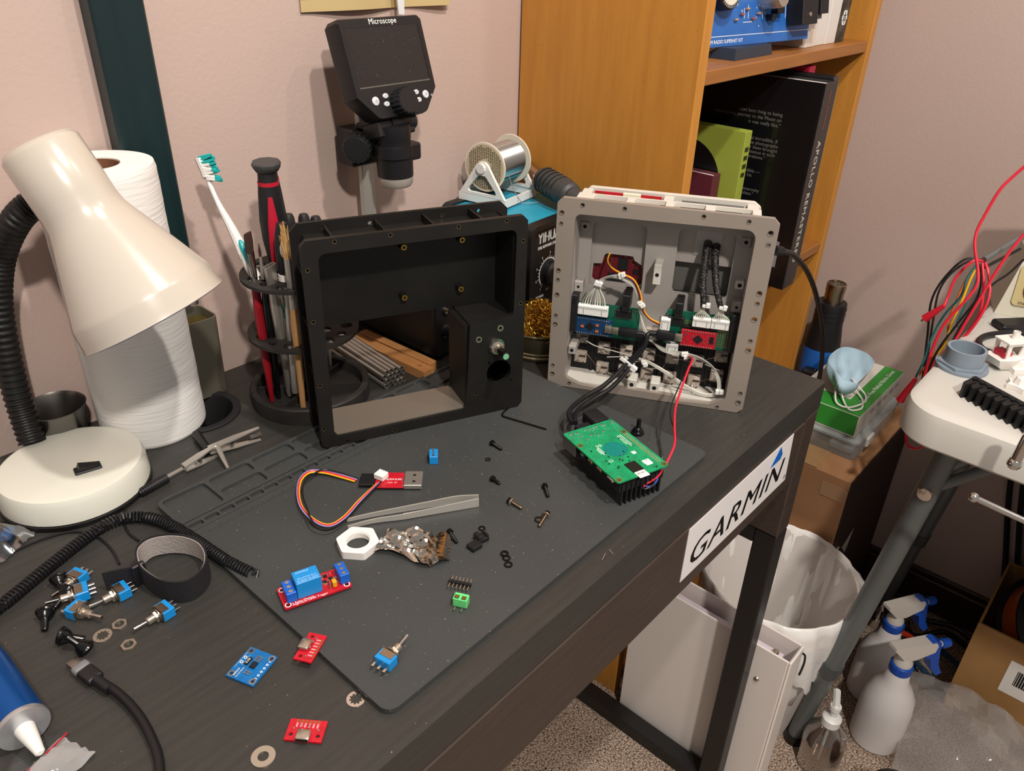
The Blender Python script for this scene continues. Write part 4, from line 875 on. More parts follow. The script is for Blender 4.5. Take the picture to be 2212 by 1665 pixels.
# ---------------------------------------------------------------- cables that leave the box
def world_g(pts): return [GM @ v for v in gp(pts)]
def usb_cable(label, up, vp, side, path, tail, r=0.0024):
    root = thing('usb_cable', label, 'cable', T(GM @ Vector((up*mm, 0.010, vp*mm))), 'black USB cables')
    o = GM @ Vector((up*mm, 0.010, vp*mm))
    p = [q-o for q in world_g(path)+tail]
    B().tube(sm(p, 8), r, 12).build('cord', cablebk, root)
    d = GU*side
    MP = frame(p[0], d, (0, 0, 1))
    B().bx(-0.001, 0.008, -0.0026, 0.0026, -0.0026, 0.0026, MP, 0.001).build('strain_relief', black, root)
    B().bx(0.007, 0.026, -0.0038, 0.0038, -0.0048, 0.0048, MP, 0.0015, 2).build('plug_body', black, root)
    B().bx(0.026, 0.0335, -0.0014, 0.0014, -0.0041, 0.0041, MP, 0.0010, 2).build('plug_shell', nickel, root)
    return root
plugP = aZ(1236, 917, 0.7775)
tl = [aZ(1345, 795, 0.790), aZ(1305, 832, 0.782), aZ(1262, 858, 0.778), aZ(1236, 879, 0.7775), aZ(1229, 897, 0.7775), aZ(1236, 914, 0.7775)]
tl2 = [aZ(1358, 797, 0.786), aZ(1322, 836, 0.778), aZ(1282, 862, 0.773), aZ(1252, 882, 0.771), aZ(1242, 899, 0.772), aZ(1243, 914, 0.7728)]
ucA = usb_cable('left black cable plugged into the blue board and running down to the green board', 92.5, 70.5, -1, [(92.5, 70.5, 10.5), (95.5, 68, 9), (94, 60, 6), (86, 47.5, 2), (80, 40.5, 0)], tl)
ucB = usb_cable('right black cable plugged into the red board and running down to the green board', 98.5, 73, 1, [(98.5, 73, 10.5), (96.5, 71, 8), (96.0, 62, 5), (89.5, 48.5, 1), (84, 41.5, -1)], tl2)
tw = GM @ Vector((0.0815, -0.0005, 0.0405)); TD = (GM.to_3x3() @ Vector((0.55, 0, 0.83))).normalized()
tie = thing('cable_tie', 'white cable tie binding the two black cables below the boards', 'cable tie', frame(tw, TD.cross(GM.to_3x3() @ Vector((0, 1, 0))), GM.to_3x3() @ Vector((0, -1, 0))))
B().bx(-0.0075, 0.0110, -0.0021, 0.0021, 0.0018, 0.0034, None, 0.0005).bx(-0.0065, 0.0065, -0.0021, 0.0021, -0.0042, -0.0028).build('strap', nylon, tie)
B().bx(-0.0105, -0.0040, -0.0030, 0.0030, 0.0010, 0.0062, None, 0.0006).build('head', nylon, tie)
# black power cord leaving the right side
pc = thing('supply_cable', 'thick black cord with a ribbed strain relief leaving the grey enclosure and hanging down', 'cord', T(aY(1690, 543, 0.06)))
po_ = aY(1690, 543, 0.06)
cp = [aY(x, y, yy)-po_ for x, y, yy in ((1676, 541, 0.062), (1698, 544, 0.060), (1716, 552, 0.062), (1740, 580, 0.068), (1758, 620, 0.072), (1770, 670, 0.075), (1777, 730, 0.078), (1774, 790, 0.080), (1764, 850, 0.085), (1750, 930, 0.095))]
B().tube(sm(cp, 8), 0.0031, 12).build('cord', cablebk, pc)
rbm = zaxis(cp[0], cp[1]-cp[0])
for i in range(6): B().ring(0.0052, 0.003, -0.003+i*0.0026, -0.0014+i*0.0026, 14, rbm).build('strain_rib', black, pc)
# ---------------------------------------------------------------- small things lying on the mat and the desk
ZM, ZT = 0.7551, 0.7501                               # mat surface, desk surface
def on(px, py, z=ZM): return aZ(px, py, z)
def lay(p, q, z=ZM, dz=0.0):                          # frame at pixel p, local x towards pixel q, lying flat
    a, b = aZ(*p, z), aZ(*q, z); return frame((a.x, a.y, z+dz), b-a, (0, 0, 1))
def dist(p, q, z=ZM): return (aZ(*p, z)-aZ(*q, z)).length

# single-board computer, upside down
PA = -1.8813
PM = frame((-0.3333, 0.1185, 0.7810), (math.cos(PA), math.sin(PA), 0), (0, 0, 1))
pi_ = thing('single_board_computer', 'green single-board computer lying upside down on a black heatsink at the mat edge', 'circuit board', PM)
L_, W_ = 0.085, 0.056
holes4 = [(0.0815, 0.0035), (0.0815, 0.0525), (0.0235, 0.0035), (0.0235, 0.0525)]
brd = B().plate(rrect(L_, W_, 0.003, 4, L_/2, W_/2), [circ(0.00135, 12, *h) for h in holes4], 0, 0.0014).build('board', pcbgreen, pi_, ang=25)
for h in holes4: B().ring(0.003, 0.00135, 0.0014, 0.0015, 16, T(h[0], h[1], 0)).build('mounting_ring', gold, brd)
b_ = B()
for i in range(20):
    for j in range(2): b_.box((0.0275+i*0.00254, 0.0500+j*0.00254, 0.0016), (0.0016, 0.0016, 0.0006), None, 0.0002)
b_.build('gpio_pads', mat('tinned_gold', 'd5cfa6', 0.3, 0.7), brd)
b_ = B(); random.seed(11)
for cx_, cy_ in ((0.010, 0.010), (0.010, 0.029), (0.010, 0.047)):
    for i in range(26): b_.lathe([(0.0006, 0.0014), (0.0003, 0.0020)], 6, T(cx_+random.uniform(-0.007, 0.009), cy_+random.uniform(-0.007, 0.007), 0))
for x, y in ((0.004, 0.006), (0.006, 0.013), (0.004, 0.022), (0.004, 0.035), (0.004, 0.041), (0.004, 0.053), (0.014, 0.022), (0.014, 0.036)): b_.lathe([(0.0013, 0.0014), (0.0008, 0.0022)], 8, T(x, y, 0))
for x in (0.030, 0.034, 0.045, 0.050, 0.0585, 0.064, 0.072, 0.077): b_.lathe([(0.0006, 0.0014), (0.0003, 0.0020)], 6, T(x, 0.0025+random.random()*0.002, 0))
b_.build('solder_joints', tin, brd)
b_ = B()
for i in range(150):
    x, y = random.uniform(0.022, 0.082), random.uniform(0.005, 0.046)
    if not (0.034 < x < 0.052 and 0.020 < y < 0.038) and not (x > 0.066 and 0.018 < y < 0.034): b_.box((x, y, 0.0016), (random.choice((0.0005, 0.0009)), 0.0005, 0.0004))
b_.build('chip_parts', tin, brd, ang=0)
b_ = B()
for i in range(16): b_.box((random.uniform(0.024, 0.082), random.uniform(0.005, 0.046), 0.0017), (0.0015, 0.001, 0.0005))
b_.build('dark_parts', chip, brd, ang=0)
B().plate(circ(0.0115, 20, 0.043, 0.0285), (), 0.0014, 0.00146).build('processor_area', mat('teal_mask', '12847a', 0.35, col2='0f7068', scale=500, amt=0.3), brd)
b_ = B()
for i, (x0, x1, y) in enumerate(((0.026, 0.044, 0.0465), (0.026, 0.046, 0.0445), (0.026, 0.042, 0.0425), (0.030, 0.046, 0.0160), (0.034, 0.046, 0.0145), (0.036, 0.044, 0.0130))): b_.bx(x0, x1, y-0.0003, y+0.0003, 0.0014, 0.00146)
b_.text('CE', 0.004, T(0.056, 0.014, 0.00142) @ rot('Z', -90), 0.00004); b_.ring(0.0017, 0.0012, 0.0014, 0.00146, 12, T(0.032, 0.019, 0))
b_.box((0.055, 0.040, 0.00143), (0.004, 0.004, 0.00008)); b_.build('board_print', silk, brd, ang=0)
B().box((0.0725, 0.0415, 0.00146), (0.0080, 0.0075, 0.00012)).build('white_sticker', paper, brd)
sdc = B().bx(0.0660, 0.0800, 0.0205, 0.0320, 0.0014, 0.0025, None, 0.0003).build('card_slot', mat('slot_metal', '35322c', 0.35, 0.6), pi_)
B().bx(0.0745, 0.0885, 0.0210, 0.0318, 0.0012, 0.0020, None, 0.0003).build('memory_card', white, pi_)
B().text('128 GB', 0.0028, T(0.083, 0.0264, 0.0021) @ rot('Z', -90), 0.00003).build('card_print', chip, sdc, ang=0)
B().bx(-0.0015, 0.0195, 0.0015, 0.0175, -0.0135, 0, None, 0.0005).build('network_jack', mat('jack_shell', '9a948c', 0.35, 0.9), pi_)
for y in (0.021, 0.039): B().bx(-0.002, 0.0150, y, y+0.0145, -0.0155, 0, None, 0.0005).build('usb_ports', mat('jack_shell', '9a948c', 0.35, 0.9), pi_)
aj = B().bx(0.0285, 0.0365, 0.0, 0.012, -0.006, 0, None, 0.0004).build('audio_jack', black, pi_)
B().ring(0.0030, 0.0017, 0, 0.0025, 18, T(0.0325, 0.0, -0.0032) @ FR).build('jack_barrel', black, aj)
for x in (0.0445, 0.0580): 
    h = B().bx(x-0.0035, x+0.0035, -0.0012, 0.007, -0.0032, 0, None, 0.0008).build('hdmi_socket', mat('socket_copper', 'a58768', 0.3, 0.9), pi_)
    B().bx(x-0.0026, x+0.0026, -0.0013, -0.0011, -0.0026, -0.0007).build('opening', hole, h)
h = B().bx(0.0695, 0.0785, -0.0012, 0.006, -0.0034, 0, None, 0.0014, 2).build('power_socket', nickel, pi_)
B().bx(0.0708, 0.0772, -0.0013, -0.0011, -0.0026, -0.0008).build('opening', hole, h)
hs = B().bx(0.024, 0.083, 0.004, 0.052, -0.012, -0.0040).build('heatsink', blackm, pi_)
for i in range(9): B().bx(0.0825, 0.0842, 0.006+i*0.0052, 0.0075+i*0.0052, -0.0255, -0.004).build('fin', blackm, hs)
for i in range(9): B().bx(0.026, 0.0825, 0.006+i*0.0052, 0.0075+i*0.0052, -0.0255, -0.012).build('fin', blackm, hs)
up = thing('usb_plug', 'black molded USB plug where the two cables meet at the green board', 'plug', PM @ T(-0.002, 0.047, -0.006))
B().bx(-0.022, 0.000, -0.0085, 0.0085, -0.0052, 0.0075, None, 0.002, 2).build('plug_body', black, up)
B().bx(-0.026, -0.021, -0.0055, 0.0055, -0.0030, 0.0050, None, 0.0015).build('strain_relief', black, up)
dn = B().bx(-0.0125, -0.0022, 0.0215, 0.0375, -0.0110, -0.0030, PM, 0.0008).build('usb_dongle', black)
tag(dn, 'small black USB dongle plugged into the green board left of the cable plug', 'dongle')
# fan leads at the card end
def kpath(a, b, px, n=8):                             # a lead from a to b whose way is known in the photograph
    ka, kb_ = (a-CAM).dot(FW), (b-CAM).dot(FW); m = len(px)+1
    return sm([a]+[aK(x, y, ka+(kb_-ka)*(i+1)/m) for i, (x, y) in enumerate(px)]+[b], n)
for nm, m, off, pts in (('red_lead', redw, 0.0, ((1431, 1012), (1420, 1030), (1395, 1046))), ('blue_lead', bluw, 0.002, ((1418, 1018), (1420, 1035), (1408, 1050))), ('black_lead', blkw, -0.002, ((1415, 1020), (1412, 1045), (1395, 1056)))):
    a, e = PM @ Vector((0.080, 0.049+off, -0.003)), PM @ Vector((0.084, 0.030+off, -0.014))
    q = [PM.inverted() @ v for v in kpath(a, e, pts)]; B().tube(q, 0.0008, 6).build(nm, m, pi_)
lead0 = GM @ Vector((0.1405, 0.0075, 0.0540)); lead1 = PM @ Vector((0.0815, 0.0545, -0.002))
for nm, m, r, px, lb in (('red_wire', redw, 0.0011, ((1496, 775), (1486, 800), (1470, 845), (1459, 882), (1457, 920), (1457, 960)), 'red power wire running from the grey enclosure down to the green board'),
                         ('black_wire', blkw, 0.0007, ((1492, 778), (1480, 806), (1462, 845), (1449, 880), (1450, 908), (1461, 938), (1455, 970)), 'thin black wire twisting beside the red one down to the green board')):
    q = kpath(lead0, lead1, px); o = B().tube([v-q[0] for v in q], r, 8).build(nm, m, None, T(q[0])); tag(o, lb, 'wire')

# rubber toggle boots
boot_prof = [(0.0062, 0), (0.0066, 0.0012), (0.0062, 0.0024), (0.0057, 0.0026), (0.0057, 0.0034), (0.0050, 0.0042), (0.0046, 0.0058), (0.0030, 0.0072), (0.0023, 0.0085), (0.0023, 0.0155), (0.0019, 0.0165), (0.0003, 0.0167)]
gboot = mat('gloss_rubber', '0b0b0c', 0.22)
bm0 = B().lathe(boot_prof, 24).mesh('toggle_boot', gboot)
def boot(px, tip, label, z=ZT, up=None):
    if up: M = zaxis(on(*px, z), up)
    else:
        a = aZ(*px, z+0.006); d = aZ(*tip, z+0.003)-a; M = zaxis(a, (d.x, d.y, -0.25*d.length))
    o = bpy.data.objects.new('toggle_boot', bm0); COL.objects.link(o); o.matrix_world = M
    return tag(o, label, 'rubber boot', 'black rubber toggle boots')
boot((1377, 936), None, 'glossy black rubber boot standing upright beside the green board', ZM, (0.02, 0, 1))
boot((126, 1246), (137, 1290), 'black rubber boot lying above the heap, behind the hindmost blue switch')
boot((98, 1318), (95, 1362), 'leftmost black rubber boot of the heap of switches')
boot((128, 1372), (180, 1378), 'black rubber boot lying sideways below the lowest blue switch')
boot((188, 1404), None, 'black rubber boot nearest the grey cable plug, stem leaning back', ZT, (-0.45, 0.55, 0.8))
# toggle switches
framem = mat('switch_frame', 'a79c8c', 0.3, 1.0)
def toggle(label, pb, pt, z, roll=0, dz=0.0045, lever=(0.0, 0.10)):
    a, d = aZ(*pb, z), aZ(*pt, z); M = frame((a.x, a.y, z+dz), d-a, (0, 0, 1)) @ rot('X', roll)
    t = thing('toggle_switch', label, 'switch', M, 'blue toggle switches')
    B().bx(-0.0095, -0.0005, -0.0064, 0.0064, -0.0040, 0.0040, None, 0.0004).build('body', blueplast, t)
    B().bx(-0.0060, 0.0, -0.0050, 0.0050, 0.0040, 0.0044).bx(-0.0060, 0.0, -0.0050, 0.0050, -0.0044, -0.0040).bx(-0.0005, 0.0002, -0.0064, 0.0064, -0.0044, 0.0044).build('frame', framem, t)
    B().lathe([(0.0030, 0.0), (0.0030, 0.0085), (0.0024, 0.0090), (0.001, 0.009)], 16, rot('Y', 90)).build('bushing', nickel, t)
    B().ring(0.0052, 0.0030, 0.0005, 0.0011, 20, rot('Y', 90)).build('washer', nickel, t)
    B().lathe([(0.0047, 0.0018), (0.0047, 0.0036)], 6, rot('Y', 90)).build('nut', nickel, t)
    B().cyl((0.008, 0, 0), (0.0185, lever[0]*0.01, lever[1]*0.01), 0.0010, 0.0014, 10).build('lever', chrome, t)
    for i in (-1, 0, 1): B().bx(-0.0140, -0.0095, i*0.0047-0.001, i*0.0047+0.001, -0.0004, 0.0004, None, 0.0002).build('terminal', tin, t)
toggle('blue toggle switch alone on the mat near its front corner', (845, 1424), (871, 1396), ZM)
toggle('blue toggle switch set apart to the right of the switch heap', (345, 1337), (291, 1372), ZT)
toggle('blue toggle switch at the right side of the heap, lever pointing left', (252, 1293), (196, 1322), ZT)
toggle('lowest blue toggle switch of the heap, lever pointing right', (180, 1330), (236, 1349), ZT)
toggle('middle blue toggle switch of the heap, lever pointing left', (167, 1302), (104, 1324), ZT, dz=0.0085)
toggle('hindmost blue toggle switch of the heap, half under a rubber boot', (160, 1264), (120, 1296), ZT)
boot((150, 1270), (132, 1296), 'black rubber boot leaning on the hindmost blue switch', ZT+0.004)
# three-terminal block seen from above
tb3M = lay((937, 1003), (937, 972))
t = thing('terminal_switch', 'small blue switch standing upside down on the mat with three solder lugs on top', 'switch', tb3M)
B().bx(0.0, 0.0132, -0.0040, 0.0040, 0, 0.0085, None, 0.0004).build('body', blueplast, t)
for i in range(3): B().lathe([(0.0013, 0.0085), (0.0009, 0.0105), (0.0003, 0.0108)], 8, T(0.0022+i*0.0044, 0, 0)).build('solder_lug', tin, t)
# nuts and washers
def flat(name, label, cat, px, z, mesh_b, m, group=None, tilt=(0, 0, 0), rz=0):
    o = mesh_b.build(name, m, None, T(on(*px, z)) @ Euler(tilt).to_matrix().to_4x4() @ rot('Z', rz)); return tag(o, label, cat, group)
hexnut = lambda R, r, h: B().plate(circ(R, 6), [circ(r, 18)], 0, h)
flat('hex_nut', 'thin steel hex nut between the lowest switch and the lone switch', 'nut', (259, 1351), ZT, hexnut(0.0053, 0.0032, 0.0018), nickel, 'thin hex nuts', rz=12)
flat('hex_nut', 'thin steel hex nut nearest the grey cable plug', 'nut', (279, 1395), ZT, hexnut(0.0053, 0.0032, 0.0018), nickel, 'thin hex nuts', rz=28)
def lockw(): return B().plate(circ(0.0062, 28), [[((0.0044 if i % 4 < 2 else 0.0034)*math.cos(2*PI*i/40), (0.0044 if i % 4 < 2 else 0.0034)*math.sin(2*PI*i/40)) for i in range(40)]], 0, 0.0005)
flat('lock_washer', 'toothed steel lock washer below the heap of switches', 'washer', (222, 1373), ZT, lockw(), nickel, 'toothed lock washers')
flat('lock_washer', 'toothed steel lock washer beside the front corner of the mat', 'washer', (769, 1510), ZT, lockw(), chrome, 'toothed lock washers')
flat('flat_washer', 'wide flat steel washer near the bottom edge of the picture', 'washer', (569, 1635), ZT, B().ring(0.0072, 0.0033, 0, 0.0009, 32), mat('pale_steel', 'c9c3b4', 0.35, 0.9))
# screws
sk = mat('black_oxide', '1d1c1c', 0.35, 0.6); skb = mat('bronze_thread', '6b5a48', 0.35, 0.9)
def screw(label, h, tpx, wash=False, m2=None, rh=0.0027):
    a, d = aZ(*h, ZM+0.0026), aZ(*tpx, ZM+0.0014); L = (d-a).length; t = thing('socket_screw', label, 'screw', zaxis(a, d-a), 'loose black screws')
    hd_ = B().lathe([(0.0011, -0.0012), (0.0012, -0.0020), (0.0024, -0.0020), (rh, -0.0015), (rh, 0.001)], 18).build('head', sk, t)
    B().cyl((0, 0, -0.0013), (0, 0, -0.0012), 0.0013, 0.0013, 6).build('hex_recess', hole, hd_)
    pr_ = [(0.0016, 0.001)]+[(0.0016 if i % 2 else 0.0013, 0.0012+i*(L-0.002)/22) for i in range(22)]+[(0.0011, L)]
    B().lathe(pr_, 12).build('thread', m2 or sk, t)
    if wash: B().ring(0.0036, 0.0018, 0.0012, 0.0024, 18).build('washer', nickel, t)
screw('black socket screw nearest the blue upside-down switch corner of the black enclosure', (1064, 957), (1084, 971))
screw('short black socket screw left of the green board, below the small rubber washer', (1065, 1034), (1080, 1045))
screw('black socket screw pointing down, nearest the heatsink of the green board', (1177, 1050), (1184, 1073))
screw('dark screw with a washer and bronze thread in the middle of the mat', (1102, 1082), (1127, 1098), True, skb)
screw('dark screw with a washer lying across an o-ring at the right', (1181, 1110), (1164, 1137), True, skb)
screw('black socket screw beside the foil wrapper', (972, 1149), (987, 1172))
for px, lb, m_, r in (((1054, 993), 'tiny black rubber washer between the two upper screws', rubber, 0.0026), ((1041, 1142), 'small dark split washer above the two black clips', sk, 0.0030), ((1090, 1196), 'upper dark washer of the three lying together', sk, 0.0033),
                     ((1094, 1206), 'middle dark washer of the three, half under the upper one', sk, 0.0033), ((1098, 1220), 'lowest dark washer of the three lying together', sk, 0.0034), ((1164, 1123), 'thin rubber ring under the screw at the right', rubber, 0.0040)):
    flat('small_washer', lb, 'washer', px, ZM+(0.0009 if 'upper dark' in lb else 0), B().ring(r, r*0.58, 0, 0.0008, 24), m_, 'small dark washers')
# printed black clips
for px, q, lb in (((1025, 1183), (1046, 1170), 'black plastic clip nearer the foil wrapper'), ((1040, 1166), (1058, 1158), 'black plastic clip with a notch behind the first clip')):
    M = lay(px, q); t = thing('plastic_clip', lb, 'clip', M, 'small black clips')
    B().bx(-0.005, 0.005, -0.0042, 0.0042, 0, 0.0042, None, 0.0004).build('block', blkclamp, t)
    if 'notch' in lb: B().bx(-0.005, -0.001, -0.0042, 0.0042, 0.0042, 0.0072, None, 0.0004).bx(0.003, 0.005, -0.0042, 0.0042, 0.0042, 0.0060, None, 0.0004).build('lug', blkclamp, t)
# hex key
hk = [on(1101, 879, ZM+0.001), on(1089, 889, ZM+0.001), on(1085, 896, ZM+0.001), on(1093, 901, ZM+0.001), on(1130, 912, ZM+0.001), on(1180, 927, ZM+0.001)]
o = B().tube([v-hk[0] for v in sm(hk, 5)], 0.0010, 6).build('hex_key', sk, None, T(hk[0])); tag(o, 'black L-shaped hex key lying by the corner of the black enclosure', 'hex key')
# wire clippings
for i, (p, q) in enumerate((((1080, 976), (1103, 981)), ((1316, 1187), (1325, 1197)), ((1300, 1210), (1308, 1195)), ((1004, 1303), (1016, 1310)))):
    a, b2 = on(*p, ZM+0.0004), on(*q, ZM+0.0004)
    if i in (1, 2): a, b2 = on(*p, ZT+0.0004), on(*q, ZT+0.0004)
    if i == 3: continue
    o = B().cyl((0, 0, 0), b2-a, 0.0003, 0.0003, 5).build('wire_clipping', tin, None, T(a)); tag(o, ('short silver wire clipping beside the upper socket screw', 'copper-coloured wire clipping on the desk edge nearer the sticker', 'tiny wire clipping on the desk edge beside another')[i], 'clipping')

# USB serial adapter with its lead
uM = lay((809, 1060), (872, 1060), ZM, 0.0026); s_ = dist((809, 1060), (872, 1060)); wy = dist((840, 1061), (840, 1029))
ad = thing('usb_serial_adapter', 'red USB serial adapter stick with a looped four-wire lead', 'usb adapter', uM)
pb_ = B().bx(0, s_, 0, wy, 0, 0.0014, None, 0.0002).build('board', pcbred, ad)
us = dist((872, 1060), (911, 1060))
ush = B().bx(s_, s_+us, wy*0.02, wy*0.98, -0.0012, 0.0033, None, 0.0004).build('usb_plug', steel, ad)
for y in (0.28, 0.70): B().box((s_+us*0.55, wy*y, 0.00335), (0.0026, 0.0024, 0.0001)).build('plug_window', hole, ush)
B().text('MODULES', 0.0034, T(s_*0.60, wy*0.52, 0.0015), 0.00003).build('board_print', silk, pb_, ang=0)
B().text('3.3V  5V', 0.0024, T(s_*0.60, wy*0.30, 0.0015), 0.00003).build('board_print', silk, pb_, ang=0)
for x, y in ((0.96, 0.1), (0.96, 0.9), (0.93, 0.4), (0.93, 0.6), (0.05, 0.95)): B().sphere((s_*x, wy*y, 0.0014), 0.0010, 8, 4).build('solder_joint', tin, pb_)
B().bx(-0.0135, -0.0005, wy*0.12, wy*0.88, -0.0002, 0.0024, None, 0.0003).build('pin_housing', black, ad)
ui = uM.inverted()
loop = [(770, 1037), (735, 1026), (700, 1018), (668, 1018), (648, 1036), (643, 1066), (652, 1098), (680, 1126), (712, 1136), (745, 1118), (775, 1085), (800, 1060), (818, 1043)]
for i, (nm, m) in enumerate((('yellow_wire', yelw), ('red_wire', redw), ('lavender_wire', lavw), ('black_wire', blkw))):
    pts = []
    for j, (x, y) in enumerate(loop):
        t_ = j/(len(loop)-1); sp_w = (i-1.5)*3.2*(1-0.3*math.sin(PI*t_)); c_ = Vector((715, 1075, 0)); d_ = (Vector((x, y, 0))-c_).normalized()
        zz = ZM+0.0018+0.010*math.sin(PI*t_)*(0.35 if i != 3 else 0.8)+(0.004 if j > 10 else 0)
        off = sp_w+(14 if i == 3 and 2 < j < 7 else 0)*-1
        pts.append(ui @ aZ(x+d_.x*off, y+d_.y*off, zz))
    B().tube(sm(pts, 7), 0.00075 if i != 1 else 0.0010, 6).build(nm, m, ad)
jM = ui @ lay((818, 1046), (836, 1031), ZM, 0.0046)
B().bx(0, 0.0085, -0.0050, 0.0050, 0, 0.0052, jM, 0.0004).build('white_connector', nylon, ad)
for i in range(4): B().bx(0.002, 0.0085, -0.0042+i*0.0024, -0.0030+i*0.0024, 0.0052, 0.0056, jM).build('connector_rib', nylon, ad)

# tweezers on edge
twz = thing('tweezers', 'steel tweezers with ribbed grips lying open on the mat', 'tweezers', T(on(1034, 1086)))
t0_ = on(1034, 1086)
def arm(pts, h0, h1, side):
    P = [on(*q)-t0_ for q in pts]; P = sm(P, 8); n_ = len(P); rings = []
    for i, p in enumerate(P):
        d_ = (P[min(i+1, n_-1)]-P[max(i-1, 0)]).normalized(); nn = Vector((-d_.y, d_.x, 0))*0.0006; f_ = i/(n_-1)
        z0 = 0.0004+(0.0016 if side else 0.0004)*f_; h = h0*(1-f_)+h1*f_
        rings.append([p-nn+Vector((0, 0, z0)), p+nn+Vector((0, 0, z0)), p+nn+Vector((0, 0, z0+h)), p-nn+Vector((0, 0, z0+h))])
    return B().loft(rings).build('arm', mat('satin_steel', 'cfcbc3', 0.42, 0.6), twz, ang=50), P
a1, P1 = arm([(1034, 1086), (985, 1087), (930, 1096), (870, 1106), (800, 1118), (750, 1128)], 0.0085, 0.0030, 0)
a2, P2_ = arm([(1034, 1094), (985, 1103), (930, 1113), (870, 1124), (810, 1132), (752, 1146)], 0.0085, 0.0030, 1)
rb_ = B()
for i in range(12, 24):
    p = P2_[i]; d_ = (P2_[i+1]-P2_[i]).normalized(); 
    for k in range(2):
        q = p+(P2_[i+1]-p)*k/2; nn = Vector((d_.y, -d_.x, 0))
        rb_.box((0, 0, 0), (0.0006, 0.0006, 0.0052), T(q+nn*0.0008+Vector((0, 0, 0.0045))) @ Matrix.Rotation(math.atan2(d_.y, d_.x), 4, 'Z'))
rb_.build('grip_ribs', steel, a2, ang=0)
# white plastic lock nut
nt_ = thing('plastic_lock_nut', 'white plastic hexagonal lock nut beside the tweezers', 'nut', T(on(774, 1180)) @ rot('Z', 8))
B().plate(fillet(circ(0.0176, 6), [0.003]*6, 3), [circ(0.0098, 32)], 0, 0.0068).build('ring', white, nt_, ang=30)
for i in range(3): B().ring(0.0099, 0.0091, 0.0012+i*0.0019, 0.0020+i*0.0019, 32).build('thread', white, nt_)
# foil wrapper
foil = mat('foil', 'cfc9bf', 0.14, 1.0, bump=0.3, bscale=300)
fc = [on(838, 1160), on(976, 1160), on(968, 1216), on(808, 1200)]
fp = thing('foil_wrapper', 'torn shiny foil wrapper crumpled beside the white lock nut', 'wrapper', T(fc[3]))
random.seed(21); NX, NY = 26, 14
def foilz(u, v): return 0.0012+0.0050*abs(math.sin(u*9+v*4))*(0.3+v)+0.0035*abs(math.sin(u*5-v*11+1))+random.uniform(0, 0.0012)
vs, fs = [], []
for j in range(NY):
    for i in range(NX):
        u, v = i/(NX-1), j/(NY-1)
        p = (fc[3]*(1-u)+fc[2]*u)*(1-v)+(fc[0]*(1-u)+fc[1]*u)*v-fc[3]
        if j == 0: p += Vector((0.004*math.sin(u*7), -0.010*math.sin(u*PI)*(u > 0.2), 0))
        if i == NX-1: p.x += 0.0012*(j % 2)
        zz = foilz(u, v) if u < 0.72 else 0.0045*math.sin((u-0.72)/0.28*PI)+0.001+0.0003*(i % 2)
        vs.append((p.x, p.y, p.z+zz))
fs = [(j*NX+i, j*NX+i+1, (j+1)*NX+i+1, (j+1)*NX+i) for j in range(NY-1) for i in range(NX-1)]
vs2 = [(x, y, z-0.0002) for x, y, z in vs]; n_ = len(vs)
bd_ = [(i, i+1) for i in range(NX-1)]+[(j*NX+NX-1, (j+1)*NX+NX-1) for j in range(NY-1)]+[((NY-1)*NX+i+1, (NY-1)*NX+i) for i in range(NX-2, -1, -1)]+[((j+1)*NX, j*NX) for j in range(NY-2, -1, -1)]
B().add(vs+vs2, fs+[tuple(n_+k for k in reversed(f)) for f in fs]+[(a, a+n_, b_+n_, b_) for a, b_ in bd_]).build('foil_sheet', foil, fp, ang=12)
# pin header
hM = lay((970, 1262), (1018, 1272), ZM, 0.0025); hl = dist((970, 1262), (1018, 1272))
t = thing('pin_header', 'loose six-pin black header above the green terminal', 'pin header', hM)
B().bx(0, hl, -0.0012, 0.0012, 0, 0.0025, None, 0.0002).build('spacer', black, t)
for i in range(6):
    x = hl*(i+0.5)/6; B().bx(x-0.0003, x+0.0003, -0.0062, 0.0060, 0.0009, 0.0015).build('pin', tin, t)
# green terminal block
gM = lay((975, 1313), (1010, 1302), ZM)
t = thing('green_terminal_block', 'bright green two-way screw terminal with two pins', 'terminal', frame(on(996, 1306), on(1013, 1300)-on(979, 1292), (0, 0, 1)))
bo = B().bx(-0.0055, 0.0055, -0.0035, 0.0035, 0.0005, 0.0085, None, 0.0006).build('body', grnplast, t)
for x in (-0.0027, 0.0027):
    B().box((x, -0.0012, 0.0086), (0.0034, 0.0034, 0.0004)).build('screw_well', mat('dark_green_well', '1d4a2a', 0.6), bo)
    B().cyl((x, -0.0012, 0.0086), (x, -0.0012, 0.0090), 0.0013, 0.0013, 10).build('screw', brass, bo)
    B().bx(x-0.0004, x+0.0004, -0.0085, -0.0035, 0.0018, 0.0026).build('pin', tin, t)

# relay module
rM = lay((617, 1324), (762, 1272), ZM, 0.0020); RL = dist((617, 1324), (762, 1272)); RW = min(dist((617, 1324), (594, 1281)), 0.0275)
rm = thing('relay_module', 'red relay module with a big blue relay and two blue screw terminals', 'relay module', rM)
rb2 = B().plate(rrect(RL, RW, 0.0015, 3, RL/2, RW/2), [circ(0.0016, 12, x, y) for x in (0.0032, RL-0.0032) for y in (0.0032, RW-0.0032)], 0, 0.0016).build('board', pcbred, rm)
for x in (0.0032, RL-0.0032):
    for y in (0.0032, RW-0.0032): B().ring(0.0024, 0.0017, 0.0016, 0.0017, 18, T(x, y, 0)).build('mounting_ring', silk, rb2)
b_ = B()
for i in range(14): b_.cyl((RL*(0.06+0.065*i), RW*random.uniform(0.25, 0.8), -0.0019), (RL*(0.06+0.065*i), RW*random.uniform(0.25, 0.8), 0.0), 0.0004, 0.0004, 6)
b_.build('trimmed_legs', tin, rb2)
k_ = RL/0.0515
